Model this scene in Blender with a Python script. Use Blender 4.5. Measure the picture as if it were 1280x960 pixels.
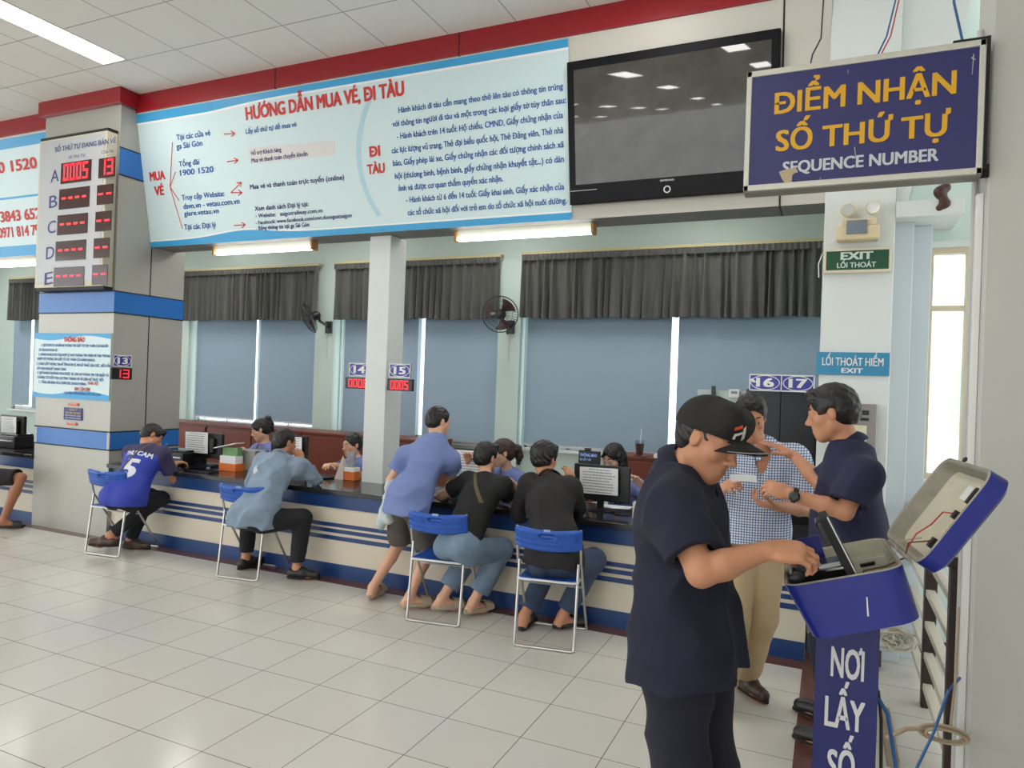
import bpy, math, random
import numpy as np
from mathutils import Vector, Matrix

random.seed(7)
for _o in list(bpy.data.objects):
    bpy.data.objects.remove(_o)
scene = bpy.context.scene
COL = scene.collection
PI = math.pi

# ------------------------------------------------------------------ camera
HCAM, FPX = 1.68, 885.0
YAW, ROLL = math.radians(24.2), math.radians(2.06)
_f = np.array([-math.sin(YAW), math.cos(YAW), 0.0])
_r0 = np.array([math.cos(YAW), math.sin(YAW), 0.0])
_u0 = np.array([0.0, 0.0, 1.0])
_r = math.cos(ROLL) * _r0 + math.sin(ROLL) * _u0
_u = -math.sin(ROLL) * _r0 + math.cos(ROLL) * _u0
CPOS = np.array([0.0, 0.0, HCAM])
cam_data = bpy.data.cameras.new('camera')
cam_data.sensor_width = 36.0
cam_data.lens = FPX / 1280.0 * 36.0
cam_data.clip_start = 0.05
cam_data.clip_end = 200
cam = bpy.data.objects.new('camera', cam_data)
COL.objects.link(cam)
cam.matrix_world = Matrix(((_r[0], _u[0], -_f[0], 0), (_r[1], _u[1], -_f[1], 0), (_r[2], _u[2], -_f[2], HCAM), (0, 0, 0, 1)))
scene.camera = cam

# ------------------------------------------------------------------ light and exposure
WORLD = 2.3
world = bpy.data.worlds.new('daylight')
scene.world = world
world.use_nodes = True
_bg = world.node_tree.nodes['Background']
_bg.inputs[0].default_value = (0.93, 0.97, 1.0, 1)
_bg.inputs[1].default_value = WORLD
PANEL_POWER = 16.0
TUBE_POWER = 14.0
scene.view_settings.view_transform = 'Standard'
scene.view_settings.look = 'None'
scene.view_settings.gamma = 1.0
scene.view_settings.exposure = 0.35
try:
    scene.view_settings.use_curve_mapping = False
except Exception:
    pass

# ------------------------------------------------------------------ measuring: the point of a known plane seen at a pixel of the photograph
def ray(px, py):
    return _f + (px - 640.0) / FPX * _r - (py - 480.0) / FPX * _u
def at(px, py, y=None, z=None, x=None):
    d = ray(px, py)
    if y is not None: t = y / d[1]
    elif z is not None: t = (z - HCAM) / d[2]
    else: t = x / d[0]
    return CPOS + t * d
def on_plane(px, py, p0, n):
    d = ray(px, py)
    t = np.dot(np.array(p0) - CPOS, n) / np.dot(d, n)
    return CPOS + t * d

# ------------------------------------------------------------------ materials
def srgb(c):
    out = []
    for v in c:
        v = v / 255.0
        out.append(v / 12.92 if v <= 0.04045 else ((v + 0.055) / 1.055) ** 2.4)
    return (out[0], out[1], out[2], 1.0)
MATS = {}
def mat(name, rgb, rough=0.6, metal=0.0, emit=0.0, var=0.0, vscale=6.0, bump=0.0, bscale=80.0, bstretch=(1, 1, 1), spec=0.5, sheen=0.0, trans=0.0):
    if name in MATS: return MATS[name]
    m = bpy.data.materials.new(name)
    m.use_nodes = True
    nt = m.node_tree
    b = nt.nodes['Principled BSDF']
    col = srgb(rgb)
    b.inputs['Base Color'].default_value = col
    b.inputs['Roughness'].default_value = rough
    b.inputs['Metallic'].default_value = metal
    b.inputs['Specular IOR Level'].default_value = spec
    if sheen: b.inputs['Sheen Weight'].default_value = sheen
    if trans: b.inputs['Transmission Weight'].default_value = trans
    if emit:
        b.inputs['Emission Color'].default_value = col
        b.inputs['Emission Strength'].default_value = emit
    if var or bump:
        tc = nt.nodes.new('ShaderNodeTexCoord')
    if var:
        n = nt.nodes.new('ShaderNodeTexNoise')
        n.inputs['Scale'].default_value = vscale
        n.inputs['Detail'].default_value = 5
        nt.links.new(tc.outputs['Object'], n.inputs['Vector'])
        mx = nt.nodes.new('ShaderNodeMix'); mx.data_type = 'RGBA'
        mx.inputs[6].default_value = tuple(max(0, c * (1 - var)) for c in col[:3]) + (1,)
        mx.inputs[7].default_value = tuple(min(1, c * (1 + var)) for c in col[:3]) + (1,)
        nt.links.new(n.outputs['Fac'], mx.inputs[0])
        nt.links.new(mx.outputs[2], b.inputs['Base Color'])
    if bump:
        mp = nt.nodes.new('ShaderNodeMapping')
        mp.inputs['Scale'].default_value = bstretch
        nt.links.new(tc.outputs['Object'], mp.inputs['Vector'])
        n2 = nt.nodes.new('ShaderNodeTexNoise')
        n2.inputs['Scale'].default_value = bscale
        n2.inputs['Detail'].default_value = 3
        nt.links.new(mp.outputs['Vector'], n2.inputs['Vector'])
        bp = nt.nodes.new('ShaderNodeBump')
        bp.inputs['Strength'].default_value = bump
        bp.inputs['Distance'].default_value = 0.01
        nt.links.new(n2.outputs['Fac'], bp.inputs['Height'])
        nt.links.new(bp.outputs['Normal'], b.inputs['Normal'])
    MATS[name] = m
    return m

def grid_mat(name, tile, grout, px, py, ox, oy, gw, rough, var=0.04, bumpy=0.0, axes=('X', 'Y'), brick=False, spec=0.5):
    """tiles of size px by py with thin joints, in object space of an object whose origin is the world origin"""
    m = bpy.data.materials.new(name); m.use_nodes = True
    nt = m.node_tree; b = nt.nodes['Principled BSDF']
    b.inputs['Roughness'].default_value = rough
    b.inputs['Specular IOR Level'].default_value = spec
    g = nt.nodes.new('ShaderNodeNewGeometry')
    sp = nt.nodes.new('ShaderNodeSeparateXYZ'); nt.links.new(g.outputs['Position'], sp.inputs[0])
    def M(op, a, b_=None, c=None):
        n = nt.nodes.new('ShaderNodeMath'); n.operation = op
        for i, v in enumerate((a, b_, c)):
            if v is None: continue
            if isinstance(v, (int, float)): n.inputs[i].default_value = v
            else: nt.links.new(v, n.inputs[i])
        return n.outputs[0]
    masks = []; cells = []
    for ax, p, o in ((axes[0], px, ox), (axes[1], py, oy)):
        q = M('DIVIDE', M('SUBTRACT', sp.outputs[ax], o), p)
        fr = M('FRACT', q)
        dd = M('MINIMUM', fr, M('SUBTRACT', 1.0, fr))
        masks.append(M('LESS_THAN', dd, gw / p / 2))
        cells.append(M('FLOOR', q))
    mask = M('MAXIMUM', masks[0], masks[1])
    cv = nt.nodes.new('ShaderNodeCombineXYZ')
    nt.links.new(cells[0], cv.inputs[0]); nt.links.new(cells[1], cv.inputs[1])
    wn = nt.nodes.new('ShaderNodeTexWhiteNoise'); nt.links.new(cv.outputs[0], wn.inputs['Vector'])
    no = nt.nodes.new('ShaderNodeTexNoise'); no.inputs['Scale'].default_value = 2.5; no.inputs['Detail'].default_value = 6
    nt.links.new(g.outputs['Position'], no.inputs['Vector'])
    f = M('ADD', M('MULTIPLY', wn.outputs['Value'], 0.5), M('MULTIPLY', no.outputs['Fac'], 0.5))
    c = srgb(tile)
    mx = nt.nodes.new('ShaderNodeMix'); mx.data_type = 'RGBA'
    mx.inputs[6].default_value = tuple(v * (1 - var) for v in c[:3]) + (1,)
    mx.inputs[7].default_value = tuple(min(1, v * (1 + var)) for v in c[:3]) + (1,)
    nt.links.new(f, mx.inputs[0])
    m2 = nt.nodes.new('ShaderNodeMix'); m2.data_type = 'RGBA'
    nt.links.new(mask, m2.inputs[0]); nt.links.new(mx.outputs[2], m2.inputs[6]); m2.inputs[7].default_value = srgb(grout)
    nt.links.new(m2.outputs[2], b.inputs['Base Color'])
    if bumpy:
        n2 = nt.nodes.new('ShaderNodeTexNoise'); n2.inputs['Scale'].default_value = 160
        nt.links.new(g.outputs['Position'], n2.inputs['Vector'])
        bp = nt.nodes.new('ShaderNodeBump'); bp.inputs['Strength'].default_value = bumpy; bp.inputs['Distance'].default_value = 0.003
        nt.links.new(n2.outputs['Fac'], bp.inputs['Height']); nt.links.new(bp.outputs['Normal'], b.inputs['Normal'])
    return m

# ------------------------------------------------------------------ mesh building
class M:
    def __init__(self):
        self.v = []; self.f = []; self.mi = []
    def add(self, vs, fs, mi=0):
        n = len(self.v)
        self.v.extend([tuple(float(c) for c in p) for p in vs])
        self.f.extend([tuple(i + n for i in q) for q in fs])
        self.mi.extend([mi] * len(fs))
        return self
    def box(self, x0, x1, y0, y1, z0, z1, mi=0, R=None, c=None):
        vs = [(x, y, z) for z in (z0, z1) for y in (y0, y1) for x in (x0, x1)]
        if R is not None:
            cc = np.array(c if c is not None else (0, 0, 0), float)
            vs = [tuple(cc + R @ (np.array(p))) for p in vs]
        return self.add(vs, [(0, 2, 3, 1), (4, 5, 7, 6), (0, 1, 5, 4), (2, 6, 7, 3), (0, 4, 6, 2), (1, 3, 7, 5)], mi)
    def quad(self, a, b, c, d, mi=0):
        return self.add([a, b, c, d], [(0, 1, 2, 3)], mi)
    def slab(self, a, b, c, d, n, mi=0):
        """a quad with thickness vector n"""
        n = np.array(n, float)
        p = [np.array(q, float) for q in (a, b, c, d)]
        return self.add(p + [q + n for q in p], [(3, 2, 1, 0), (4, 5, 6, 7), (0, 1, 5, 4), (1, 2, 6, 5), (2, 3, 7, 6), (3, 0, 4, 7)], mi)
    def tube(self, pts, r, n=8, closed=False, mi=0):
        P = [np.array(p, float) for p in pts]; k = len(P)
        rs = r if isinstance(r, (list, tuple)) else [r] * k
        vs = []; prev = None
        for i in range(k):
            if closed: t = P[(i + 1) % k] - P[i - 1]
            else: t = P[min(i + 1, k - 1)] - P[max(i - 1, 0)]
            t = t / (np.linalg.norm(t) + 1e-9)
            if prev is None:
                a = np.array((0, 0, 1.0)) if abs(t[2]) < 0.9 else np.array((1.0, 0, 0))
            else: a = prev
            s = np.cross(t, a); s = s / (np.linalg.norm(s) + 1e-9)
            a = np.cross(s, t); prev = a
            for j in range(n):
                w = 2 * PI * j / n
                vs.append(P[i] + rs[i] * (math.cos(w) * s + math.sin(w) * a))
        fs = []
        for i in range(k if closed else k - 1):
            i2 = (i + 1) % k
            for j in range(n):
                j2 = (j + 1) % n
                fs.append((i * n + j, i * n + j2, i2 * n + j2, i2 * n + j))
        if not closed:
            fs.append(tuple(range(n - 1, -1, -1))); fs.append(tuple((k - 1) * n + j for j in range(n)))
        return self.add(vs, fs, mi)
    def lathe(self, prof, o, n=20, axis=(0, 0, 1), mi=0):
        ax = np.array(axis, float); ax /= np.linalg.norm(ax)
        a = np.array((1.0, 0, 0)) if abs(ax[0]) < 0.9 else np.array((0, 1.0, 0))
        s = np.cross(ax, a); s /= np.linalg.norm(s); t = np.cross(ax, s)
        o = np.array(o, float); vs = []; fs = []
        for r, h in prof:
            for j in range(n):
                w = 2 * PI * j / n
                vs.append(o + ax * h + r * (math.cos(w) * s + math.sin(w) * t))
        for i in range(len(prof) - 1):
            for j in range(n):
                j2 = (j + 1) % n
                fs.append((i * n + j, i * n + j2, (i + 1) * n + j2, (i + 1) * n + j))
        fs.append(tuple(range(n - 1, -1, -1))); fs.append(tuple((len(prof) - 1) * n + j for j in range(n)))
        return self.add(vs, fs, mi)
    def loft(self, loops, cap0=True, cap1=True, mi=0):
        n = len(loops[0]); vs = [p for l in loops for p in l]; fs = []
        for i in range(len(loops) - 1):
            for j in range(n):
                j2 = (j + 1) % n
                fs.append((i * n + j, i * n + j2, (i + 1) * n + j2, (i + 1) * n + j))
        if cap0: fs.append(tuple(range(n - 1, -1, -1)))
        if cap1: fs.append(tuple((len(loops) - 1) * n + j for j in range(n)))
        return self.add(vs, fs, mi)
    def ellipsoid(self, c, r, R=None, nu=16, nv=10, mi=0):
        vs = []; fs = []
        c = np.array(c, float)
        for i in range(nv + 1):
            th = PI * i / nv
            for j in range(nu):
                ph = 2 * PI * j / nu
                p = np.array((r[0] * math.sin(th) * math.cos(ph), r[1] * math.sin(th) * math.sin(ph), r[2] * math.cos(th)))
                if R is not None: p = R @ p
                vs.append(c + p)
        for i in range(nv):
            for j in range(nu):
                j2 = (j + 1) % nu
                fs.append((i * nu + j, (i + 1) * nu + j, (i + 1) * nu + j2, i * nu + j2))
        return self.add(vs, fs, mi)
    def sheet(self, fn, nu, nv, th=0.0, mi=0):
        """fn(u,v)->point, u,v in 0..1; th gives it thickness along its normal"""
        P = np.array([[fn(i / nu, j / nv) for i in range(nu + 1)] for j in range(nv + 1)], float)
        w = nu + 1
        fs = [(j * w + i, j * w + i + 1, (j + 1) * w + i + 1, (j + 1) * w + i) for j in range(nv) for i in range(nu)]
        if not th:
            return self.add(P.reshape(-1, 3), fs, mi)
        du = np.gradient(P, axis=1); dv = np.gradient(P, axis=0)
        N = np.cross(du, dv); N /= (np.linalg.norm(N, axis=2, keepdims=True) + 1e-12)
        A = P.reshape(-1, 3); B = (P + N * th).reshape(-1, 3); k = len(A)
        fs2 = [tuple(i + k for i in q) for q in fs]; fs1 = [q[::-1] for q in fs]
        rim = []
        for i in range(nu):
            rim.append((i, i + 1, i + 1 + k, i + k)); a = nv * w + i; rim.append((a + 1, a, a + k, a + 1 + k))
        for j in range(nv):
            a = j * w; rim.append((a + w, a, a + k, a + w + k)); a = j * w + nu; rim.append((a, a + w, a + w + k, a + k))
        return self.add(np.vstack([A, B]), fs1 + fs2 + rim, mi)

ROOT = {}
def mesh_from(name, m, mats, smooth=True, angle=38):
    me = bpy.data.meshes.new(name)
    me.from_pydata(m.v, [], m.f)
    for x in (mats if isinstance(mats, (list, tuple)) else [mats]): me.materials.append(x)
    if any(m.mi): me.polygons.foreach_set('material_index', m.mi)
    if smooth:
        me.polygons.foreach_set('use_smooth', [True] * len(me.polygons))
        me.set_sharp_from_angle(angle=math.radians(angle))
    me.update()
    return me
def tag(o, label=None, cat=None, group=None, kind=None):
    if label: o['label'] = label
    if cat: o['category'] = cat
    if group: o['group'] = group
    if kind: o['kind'] = kind
    return o
def obj(name, m, mats, parent=None, smooth=True, bevel=0.0, angle=38, origin=None, rot=0.0):
    """links m (in world coordinates, or in its thing's coordinates shifted to the root) as one mesh object"""
    V = np.array(m.v, float)
    if parent is not None: loc, rz = ROOT[parent.name]
    else:
        if origin is None:
            origin = (0.5 * (V[:, 0].min() + V[:, 0].max()), 0.5 * (V[:, 1].min() + V[:, 1].max()), V[:, 2].min())
        loc, rz = np.array(origin, float), rot
    V = V - loc
    if rz:
        c, s = math.cos(-rz), math.sin(-rz)
        V = np.stack([c * V[:, 0] - s * V[:, 1], s * V[:, 0] + c * V[:, 1], V[:, 2]], 1)
    m.v = [tuple(p) for p in V]
    me = mesh_from(name, m, mats, smooth, angle)
    o = bpy.data.objects.new(name, me); COL.objects.link(o)
    if parent is not None: o.parent = parent
    else: o.location = loc; o.rotation_euler = (0, 0, rz)
    ROOT[o.name] = (loc, rz)
    if bevel:
        b = o.modifiers.new('bevel', 'BEVEL'); b.width = bevel; b.segments = 2; b.limit_method = 'ANGLE'
    return o
def thing(name, label, cat, loc=(0, 0, 0), rz=0.0, group=None, kind=None):
    o = bpy.data.objects.new(name, None); COL.objects.link(o)
    o.empty_display_size = 0.1
    o.location = loc; o.rotation_euler = (0, 0, rz)
    ROOT[o.name] = (np.array(loc, float), rz)
    return tag(o, label, cat, group, kind)
def kids(o): return [c for c in bpy.data.objects if c.parent == o]
def copy_tree(o, parent=None):
    c = o.copy(); COL.objects.link(c)
    if parent is not None: c.parent = parent
    for ch in kids(o): copy_tree(ch, c)
    return c
def struct(name, m, mats, smooth=True, bevel=0.0, label=None):
    o = obj(name, m, mats, smooth=smooth, bevel=bevel, origin=(0, 0, 0))
    o['kind'] = 'structure'
    if label: o['label'] = label
    return o

# ------------------------------------------------------------------ lettering
_glyph = {}
_HORN = dict(zip('ƠỚỜỞỠỢơớờởỡợ', 'OÓÒỎÕỌoóòỏõọ')); _BAR = {'Đ': 'D', 'đ': 'd'}
def raw_text(s):
    if s not in _glyph:
        c = bpy.data.curves.new('lettering', 'FONT'); c.body = s; c.size = 1.0; c.resolution_u = 3
        o = bpy.data.objects.new('lettering', c)
        me = o.to_mesh()
        V = np.array([v.co[:] for v in me.vertices]) if len(me.vertices) else np.zeros((0, 3))
        Fc = [tuple(p.vertices) for p in me.polygons]
        o.to_mesh_clear(); bpy.data.objects.remove(o); bpy.data.curves.remove(c)
        _glyph[s] = (V, Fc)
    return _glyph[s]
def text_geo(s):
    """flat letters; the horned and barred Vietnamese letters are composed from a plain letter and its extra stroke"""
    if ('#', s) in _glyph: return _glyph[('#', s)]
    t = ''.join(_HORN.get(c, _BAR.get(c, c)) for c in s)
    V, Fc = raw_text(t)
    V = list(map(tuple, V)); Fc = list(Fc)
    adv = lambda p: raw_text(p + '|')[0][:, 0].max()
    for i, ch in enumerate(s):
        if ch not in _HORN and ch not in _BAR: continue
        x0, x1 = adv(t[:i]), adv(t[:i + 1]); w = x1 - x0; x0 -= .09; n = len(V)
        up_ = ch.isupper()
        if ch in _BAR:
            y = .341 if up_ else .575
            q = [(x0 + .02, y - .035), (x0 + .02 + .30, y - .035), (x0 + .02 + .30, y + .035), (x0 + .02, y + .035)] if up_ else [(x0 + w * .42, y - .03), (x0 + w * 1.02, y - .03), (x0 + w * 1.02, y + .03), (x0 + w * .42, y + .03)]
        else:
            h = .62 if up_ else .40; xr = x0 + w * .88
            q = [(xr - .05, h - .03), (xr + .04, h + .02), (xr + .07, h + .13), (xr + .0, h + .13), (xr - .01, h + .06), (xr - .07, h + .03)]
        V += [(x, y, 0.0) for x, y in q]; Fc.append(tuple(range(n, n + len(q))))
    _glyph[('#', s)] = (np.array(V), Fc)
    return _glyph[('#', s)]
def put_text(m, s, A, B, cap, up, n, off=0.002, bold=0.0, mi=0):
    """writes s with its baseline from A to B, cap height cap, letters standing along up, offset along n"""
    V, Fc = text_geo(s)
    if not len(V): return
    A = np.array(A, float); B = np.array(B, float); up = np.array(up, float); n = np.array(n, float)
    x0, x1 = V[:, 0].min(), V[:, 0].max()
    w = np.linalg.norm(B - A); d = (B - A) / w
    sx = w / (x1 - x0); sy = cap / 0.682
    P = A + np.outer((V[:, 0] - x0) * sx, d) + np.outer(V[:, 1] * sy, up) + n * off
    e = bold * 0.9                        # a heavier weight: the strokes laid over each other a little to each side
    for k_, (du, dv) in enumerate(((0, 0),) if bold == 0 else ((-e, 0), (e, 0)) if bold < .015 else ((-e, e * .5), (e, e * .5), (-e, -e * .5), (e, -e * .5))):
        m.add(P + d * (du * sx) + up * (dv * sy) + n * (.0003 * k_), Fc, mi)
class Plane:
    """a flat face in the place, addressed by where the photograph shows its points"""
    def __init__(self, p0, n, up=(0, 0, 1)):
        self.p0 = np.array(p0, float); self.n = np.array(n, float) / np.linalg.norm(n)
        up = np.array(up, float); self.up = up - self.n * np.dot(up, self.n); self.up /= np.linalg.norm(self.up)
        self.right = np.cross(self.up, self.n)
    def p(self, px, py, off=0.0): return on_plane(px, py, self.p0, self.n) + self.n * off
    def text(self, m, s, a, b, cap, off=0.002, bold=0.0, mi=0, level=True):
        A = self.p(*a); B = self.p(*b)
        if level:                       # keep the line level in the place
            mid = 0.5 * (np.dot(A, self.up) + np.dot(B, self.up))
            A = A + self.up * (mid - np.dot(A, self.up)); B = B + self.up * (mid - np.dot(B, self.up))
        mx, my = 0.5 * (a[0] + b[0]), 0.5 * (a[1] + b[1])
        c = np.linalg.norm(self.p(mx, my) - self.p(mx + 0.036 * cap, my - cap))
        put_text(m, s, A, B, c, self.up, self.n, off, bold, mi)
    def rect(self, u0, u1, v0, v1, off=0.0):
        """corner points of a rectangle in plane coordinates measured from p0"""
        q = lambda u, v: self.p0 + self.right * u + self.up * v + self.n * off
        return q(u0, v0), q(u1, v0), q(u1, v1), q(u0, v1)
    def uv(self, px, py):
        d = self.p(px, py) - self.p0
        return float(np.dot(d, self.right)), float(np.dot(d, self.up))
# ================================================================== THE ROOM
m_floor = grid_mat('floor_tiles', (212, 209, 201), (120, 114, 105), 0.4, 0.396, -2.09, 3.118, 0.0045, 0.16, var=0.035)
m_ceil = grid_mat('ceiling_tiles', (238, 238, 232), (176, 176, 174), 0.596, 0.596, -5.283, 4.372, 0.010, 0.9, var=0.03, bumpy=0.25, spec=0.1)
m_white = mat('white_paint', (222, 226, 224), 0.55, var=0.03, vscale=3)
m_greywhite = mat('grey_white_paint', (196, 196, 190), 0.5, var=0.03, vscale=2)
m_turq2 = mat('pale_turquoise_wall', (210, 224, 218), 0.65, var=0.03, vscale=2)
m_turq = mat('pale_turquoise_paint', (190, 206, 199), 0.65, var=0.03, vscale=2)
m_silver = mat('silver_cladding', (176, 174, 166), 0.42, 0.25, var=0.04, vscale=2)
m_clad_blue = mat('blue_cladding', (44, 112, 190), 0.28, var=0.03)
m_gasket = mat('black_gasket', (22, 22, 24), 0.6)
m_red = mat('red_beam_paint', (150, 26, 36), 0.28, var=0.05, vscale=3)
m_cream = mat('cream_panel', (205, 200, 190), 0.4, var=0.02)
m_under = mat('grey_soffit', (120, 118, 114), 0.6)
m_brown_tile = mat('brown_floor_tile', (104, 66, 58), 0.25, var=0.12, vscale=12)
m_alu = mat('aluminium', (190, 190, 188), 0.35, 0.8)
m_frame = mat('cream_window_frame', (214, 200, 172), 0.5)
m_black = mat('black_plastic', (22, 22, 25), 0.35)
m_black_matt = mat('black_matt', (16, 16, 18), 0.7)
m_whitep = mat('white_plastic', (232, 232, 228), 0.4)
m_paper = mat('white_paper', (240, 241, 243), 0.8)
m_ink = mat('dark_ink', (70, 74, 92), 0.8)

def glass_mat(name, tint, alpha, rough=0.02):
    m = bpy.data.materials.new(name); m.use_nodes = True
    nt = m.node_tree; nt.nodes.remove(nt.nodes['Principled BSDF'])
    tr = nt.nodes.new('ShaderNodeBsdfTransparent'); tr.inputs[0].default_value = srgb(tint)
    gl = nt.nodes.new('ShaderNodeBsdfGlossy'); gl.inputs['Roughness'].default_value = rough
    mx = nt.nodes.new('ShaderNodeMixShader'); mx.inputs[0].default_value = alpha
    nt.links.new(tr.outputs[0], mx.inputs[1]); nt.links.new(gl.outputs[0], mx.inputs[2])
    nt.links.new(mx.outputs[0], nt.nodes['Material Output'].inputs[0])
    return m
m_pane = glass_mat('window_glass', (246, 250, 250), 0.05)
m_clear = glass_mat('clear_plastic', (228, 238, 244), 0.12, 0.05)

ZC = 4.48
struct('floor', M().box(-18, 9, -24, 9, -0.1, 0.0), m_floor, smooth=False)
struct('ceiling', M().box(-18, 9, -24, 5.1, ZC, ZC + 0.1), m_ceil, smooth=False)
# back room: wall with windows, ceiling, end walls
YB = 7.8
ZS, ZT = 0.93, 2.62
wins = [(-13.2, -9.35), (-8.72, -6.40), (-6.06, -3.66), (-3.33, -0.05)]
w = M().box(-16, 0.5, YB, YB + 0.2, 0, ZS).box(-16, 0.5, YB, YB + 0.2, ZT, 3.7)
edges = [-16] + [e for p in wins for e in p] + [0.5]
for i in range(0, len(edges), 2): w.box(edges[i], edges[i + 1], YB, YB + 0.2, ZS, ZT)
for a, b in ((-9.35, -8.74), (-6.38, -6.08), (-3.64, -3.35)):     # pilasters standing proud of the wall
    w.box(a, b, YB - 0.16, YB, 0, 3.16)
struct('wall_back', w, m_turq, smooth=False)
struct('ceiling_office', M().box(-16, 0.5, 5.3, YB + 0.2, 3.7, 3.8), m_white, smooth=False)
struct('wall_light_blocker', M().box(1.75, 1.95, -24, 3.56, 0, ZC), m_greywhite, smooth=False)  # unseen wall added to keep daylight off the near pillar
struct('wall_left', M().box(-16.2, -16, 4.9, YB + 0.2, 0, ZC), m_turq, smooth=False)
struct('wall_partition', M().box(0.34, 0.5, 5.45, YB + 0.2, 0, ZC), m_turq, smooth=False)
for i, (a, b) in enumerate(wins):
    o = thing('window_%d' % (i + 1), None, None, (0.5 * (a + b), YB, ZS), kind='structure')
    fr = M(); t = 0.05
    fr.box(a, b, YB + 0.05, YB + 0.12, ZS, ZS + t).box(a, b, YB + 0.05, YB + 0.12, ZT - t, ZT)
    n = 2 if b - a < 3 else 3
    for k in range(n * 2 + 1):
        x = a + (b - a) * k / (n * 2)
        tt = t if k % 2 == 0 else 0.02
        fr.box(x - tt / 2, x + tt / 2, YB + 0.05, YB + 0.12, ZS, ZT)
    obj('window_frame', fr, m_whitep, o)
    obj('pane', M().box(a, b, YB + 0.08, YB + 0.084, ZS, ZT), m_pane, o)
    obj('window_sill', M().box(a - 0.03, b + 0.03, YB - 0.05, YB + 0.05, ZS - 0.03, ZS), m_white, o)

# fascia over the counters, leaning out at the top, with its soffit
FB, FT = (5.2, 2.975), (4.97, 4.30)       # (y, z) of its lower and upper edge
FN = np.array((0, -(FT[1] - FB[1]), -(FB[0] - FT[0]))); FN = FN / np.linalg.norm(FN)
def fascia(a, b, seams, name):
    m = M()
    prof = [(FB[0], FB[1]), (FT[0], FT[1]), (5.0, ZC), (5.5, ZC), (5.5, FB[1])]
    m.add([(a, y, z) for y, z in prof] + [(b, y, z) for y, z in prof],
          [(0, 1, 6, 5), (1, 2, 7, 6), (2, 3, 8, 7), (3, 4, 9, 8), (0, 1, 2, 3, 4)[::-1], (5, 6, 7, 8, 9)])
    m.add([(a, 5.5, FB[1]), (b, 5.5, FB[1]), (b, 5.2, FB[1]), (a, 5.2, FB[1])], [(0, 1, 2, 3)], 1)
    for x in seams:
        m.slab((x - .006, 5.199, FB[1]), (x + .006, 5.199, FB[1]), (x + .006, 4.969, FT[1]), (x - .006, 4.969, FT[1]), FN * 0.002, 2)
        m.box(x - .006, x + .006, 5.2, 5.5, FB[1] - .002, FB[1], 2)
    return struct(name, m, [m_cream, m_under, m_gasket], smooth=False)
fascia(-6.53, -0.07, [-0.36], 'wall_fascia')
fascia(-16, -7.70, [-10.0], 'wall_fascia_left')
# red beam under the ceiling, stepping out around the clad pillar
b = M().box(-6.53, -0.07, 4.955, 5.02, 4.295, ZC).box(-16, -7.70, 4.955, 5.02, 4.295, ZC).box(-7.75, -6.48, 4.745, 5.02, 4.325, ZC)
for x in (-4.70, -2.80, -9.2): b.box(x - .006, x + .006, 4.952, 5.0, 4.29, ZC - .002, 1)
struct('trim_1', b, [m_red, m_gasket], smooth=False, bevel=0.004)

# clad pillar
p = M().box(-7.70, -6.53, 4.80, 5.62, 0, 4.35)
for x0, x1, y0, y1 in ((-7.70, -6.53, 4.797, 4.80), (-6.53, -6.527, 4.80, 5.62)):
    for z0, z1 in ((0.875, 1.055), (2.25, 2.465), (3.63, 3.90)):
        if y1 == 4.80 and z0 > 3: continue
        p.box(x0 - .002, x1 + .002, y0 - .002, y1, z0, z1, 1)
        for z in (z0, z1): p.box(x0 - .003, x1 + .003, y0 - .003, y1, z - .006, z + .006, 2)
    p.box(-6.53, -6.5265, 5.195, 5.203, 0, 4.35, 2)
p.box(-7.701, -7.66, 4.794, 4.80, 0.885, 1.045, 3).box(-6.56, -6.524, 4.793, 4.80, 0.885, 1.05, 3)
struct('pillar_clad', p, [m_silver, m_clad_blue, m_gasket, mat('worn_cladding', (186, 190, 190), 0.5, var=0.15, vscale=40)], smooth=False,
       label='silver clad square pillar with blue bands carrying the queue number board')
# white column standing at the counter
struct('column', M().box(-3.855, -3.63, 5.32, 5.58, 0, FB[1]), m_white, smooth=False, bevel=0.006, label='white square column rising from the ticket counter')
# pillars and window wall on the right
struct('pillar_right', M().box(-0.07, 0.337, 5.0, 5.5, 0, ZC), m_white, smooth=False, bevel=0.006, label='white pillar with the exit signs')
struct('wall_pilaster', M().box(0.337, 0.452, 5.12, 5.5, 0, 2.80).box(0.452, 0.567, 5.25, 5.5, 0, 2.80), mat('bluish_white_paint', (206, 215, 220), 0.55), smooth=False, bevel=0.004)
YW = 5.42
ww = M().box(0.337, 3.2, YW, YW + .2, 0, 1.17).box(0.337, 3.2, YW, YW + .2, 2.68, ZC).box(0.337, 0.57, YW, YW + .2, 1.17, 2.68).box(1.42, 3.2, YW, YW + .2, 1.17, 2.68)
struct('wall_right', ww, m_turq2, smooth=False)
o = thing('window_5', None, None, (1.0, YW, 1.17), kind='structure')
fr = M().box(0.57, 1.42, YW - .01, YW + .06, 1.15, 1.19).box(0.57, 1.42, YW - .01, YW + .06, 2.64, 2.68).box(0.57, 1.42, YW, YW + .05, 2.265, 2.30)
for x in (0.57, 0.785, 1.0, 1.38): fr.box(x, x + .03, YW - .005, YW + .055, 1.17, 2.68)
obj('window_frame', fr, m_frame, o)
obj('pane', M().box(0.57, 1.42, YW + .02, YW + .024, 1.17, 2.68), m_pane, o)
obj('window_sill', M().box(0.55, 1.45, YW - .05, YW + .02, 1.12, 1.15).box(0.55, 1.45, YW - .03, YW, 2.68, 2.72), m_white, o)
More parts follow.
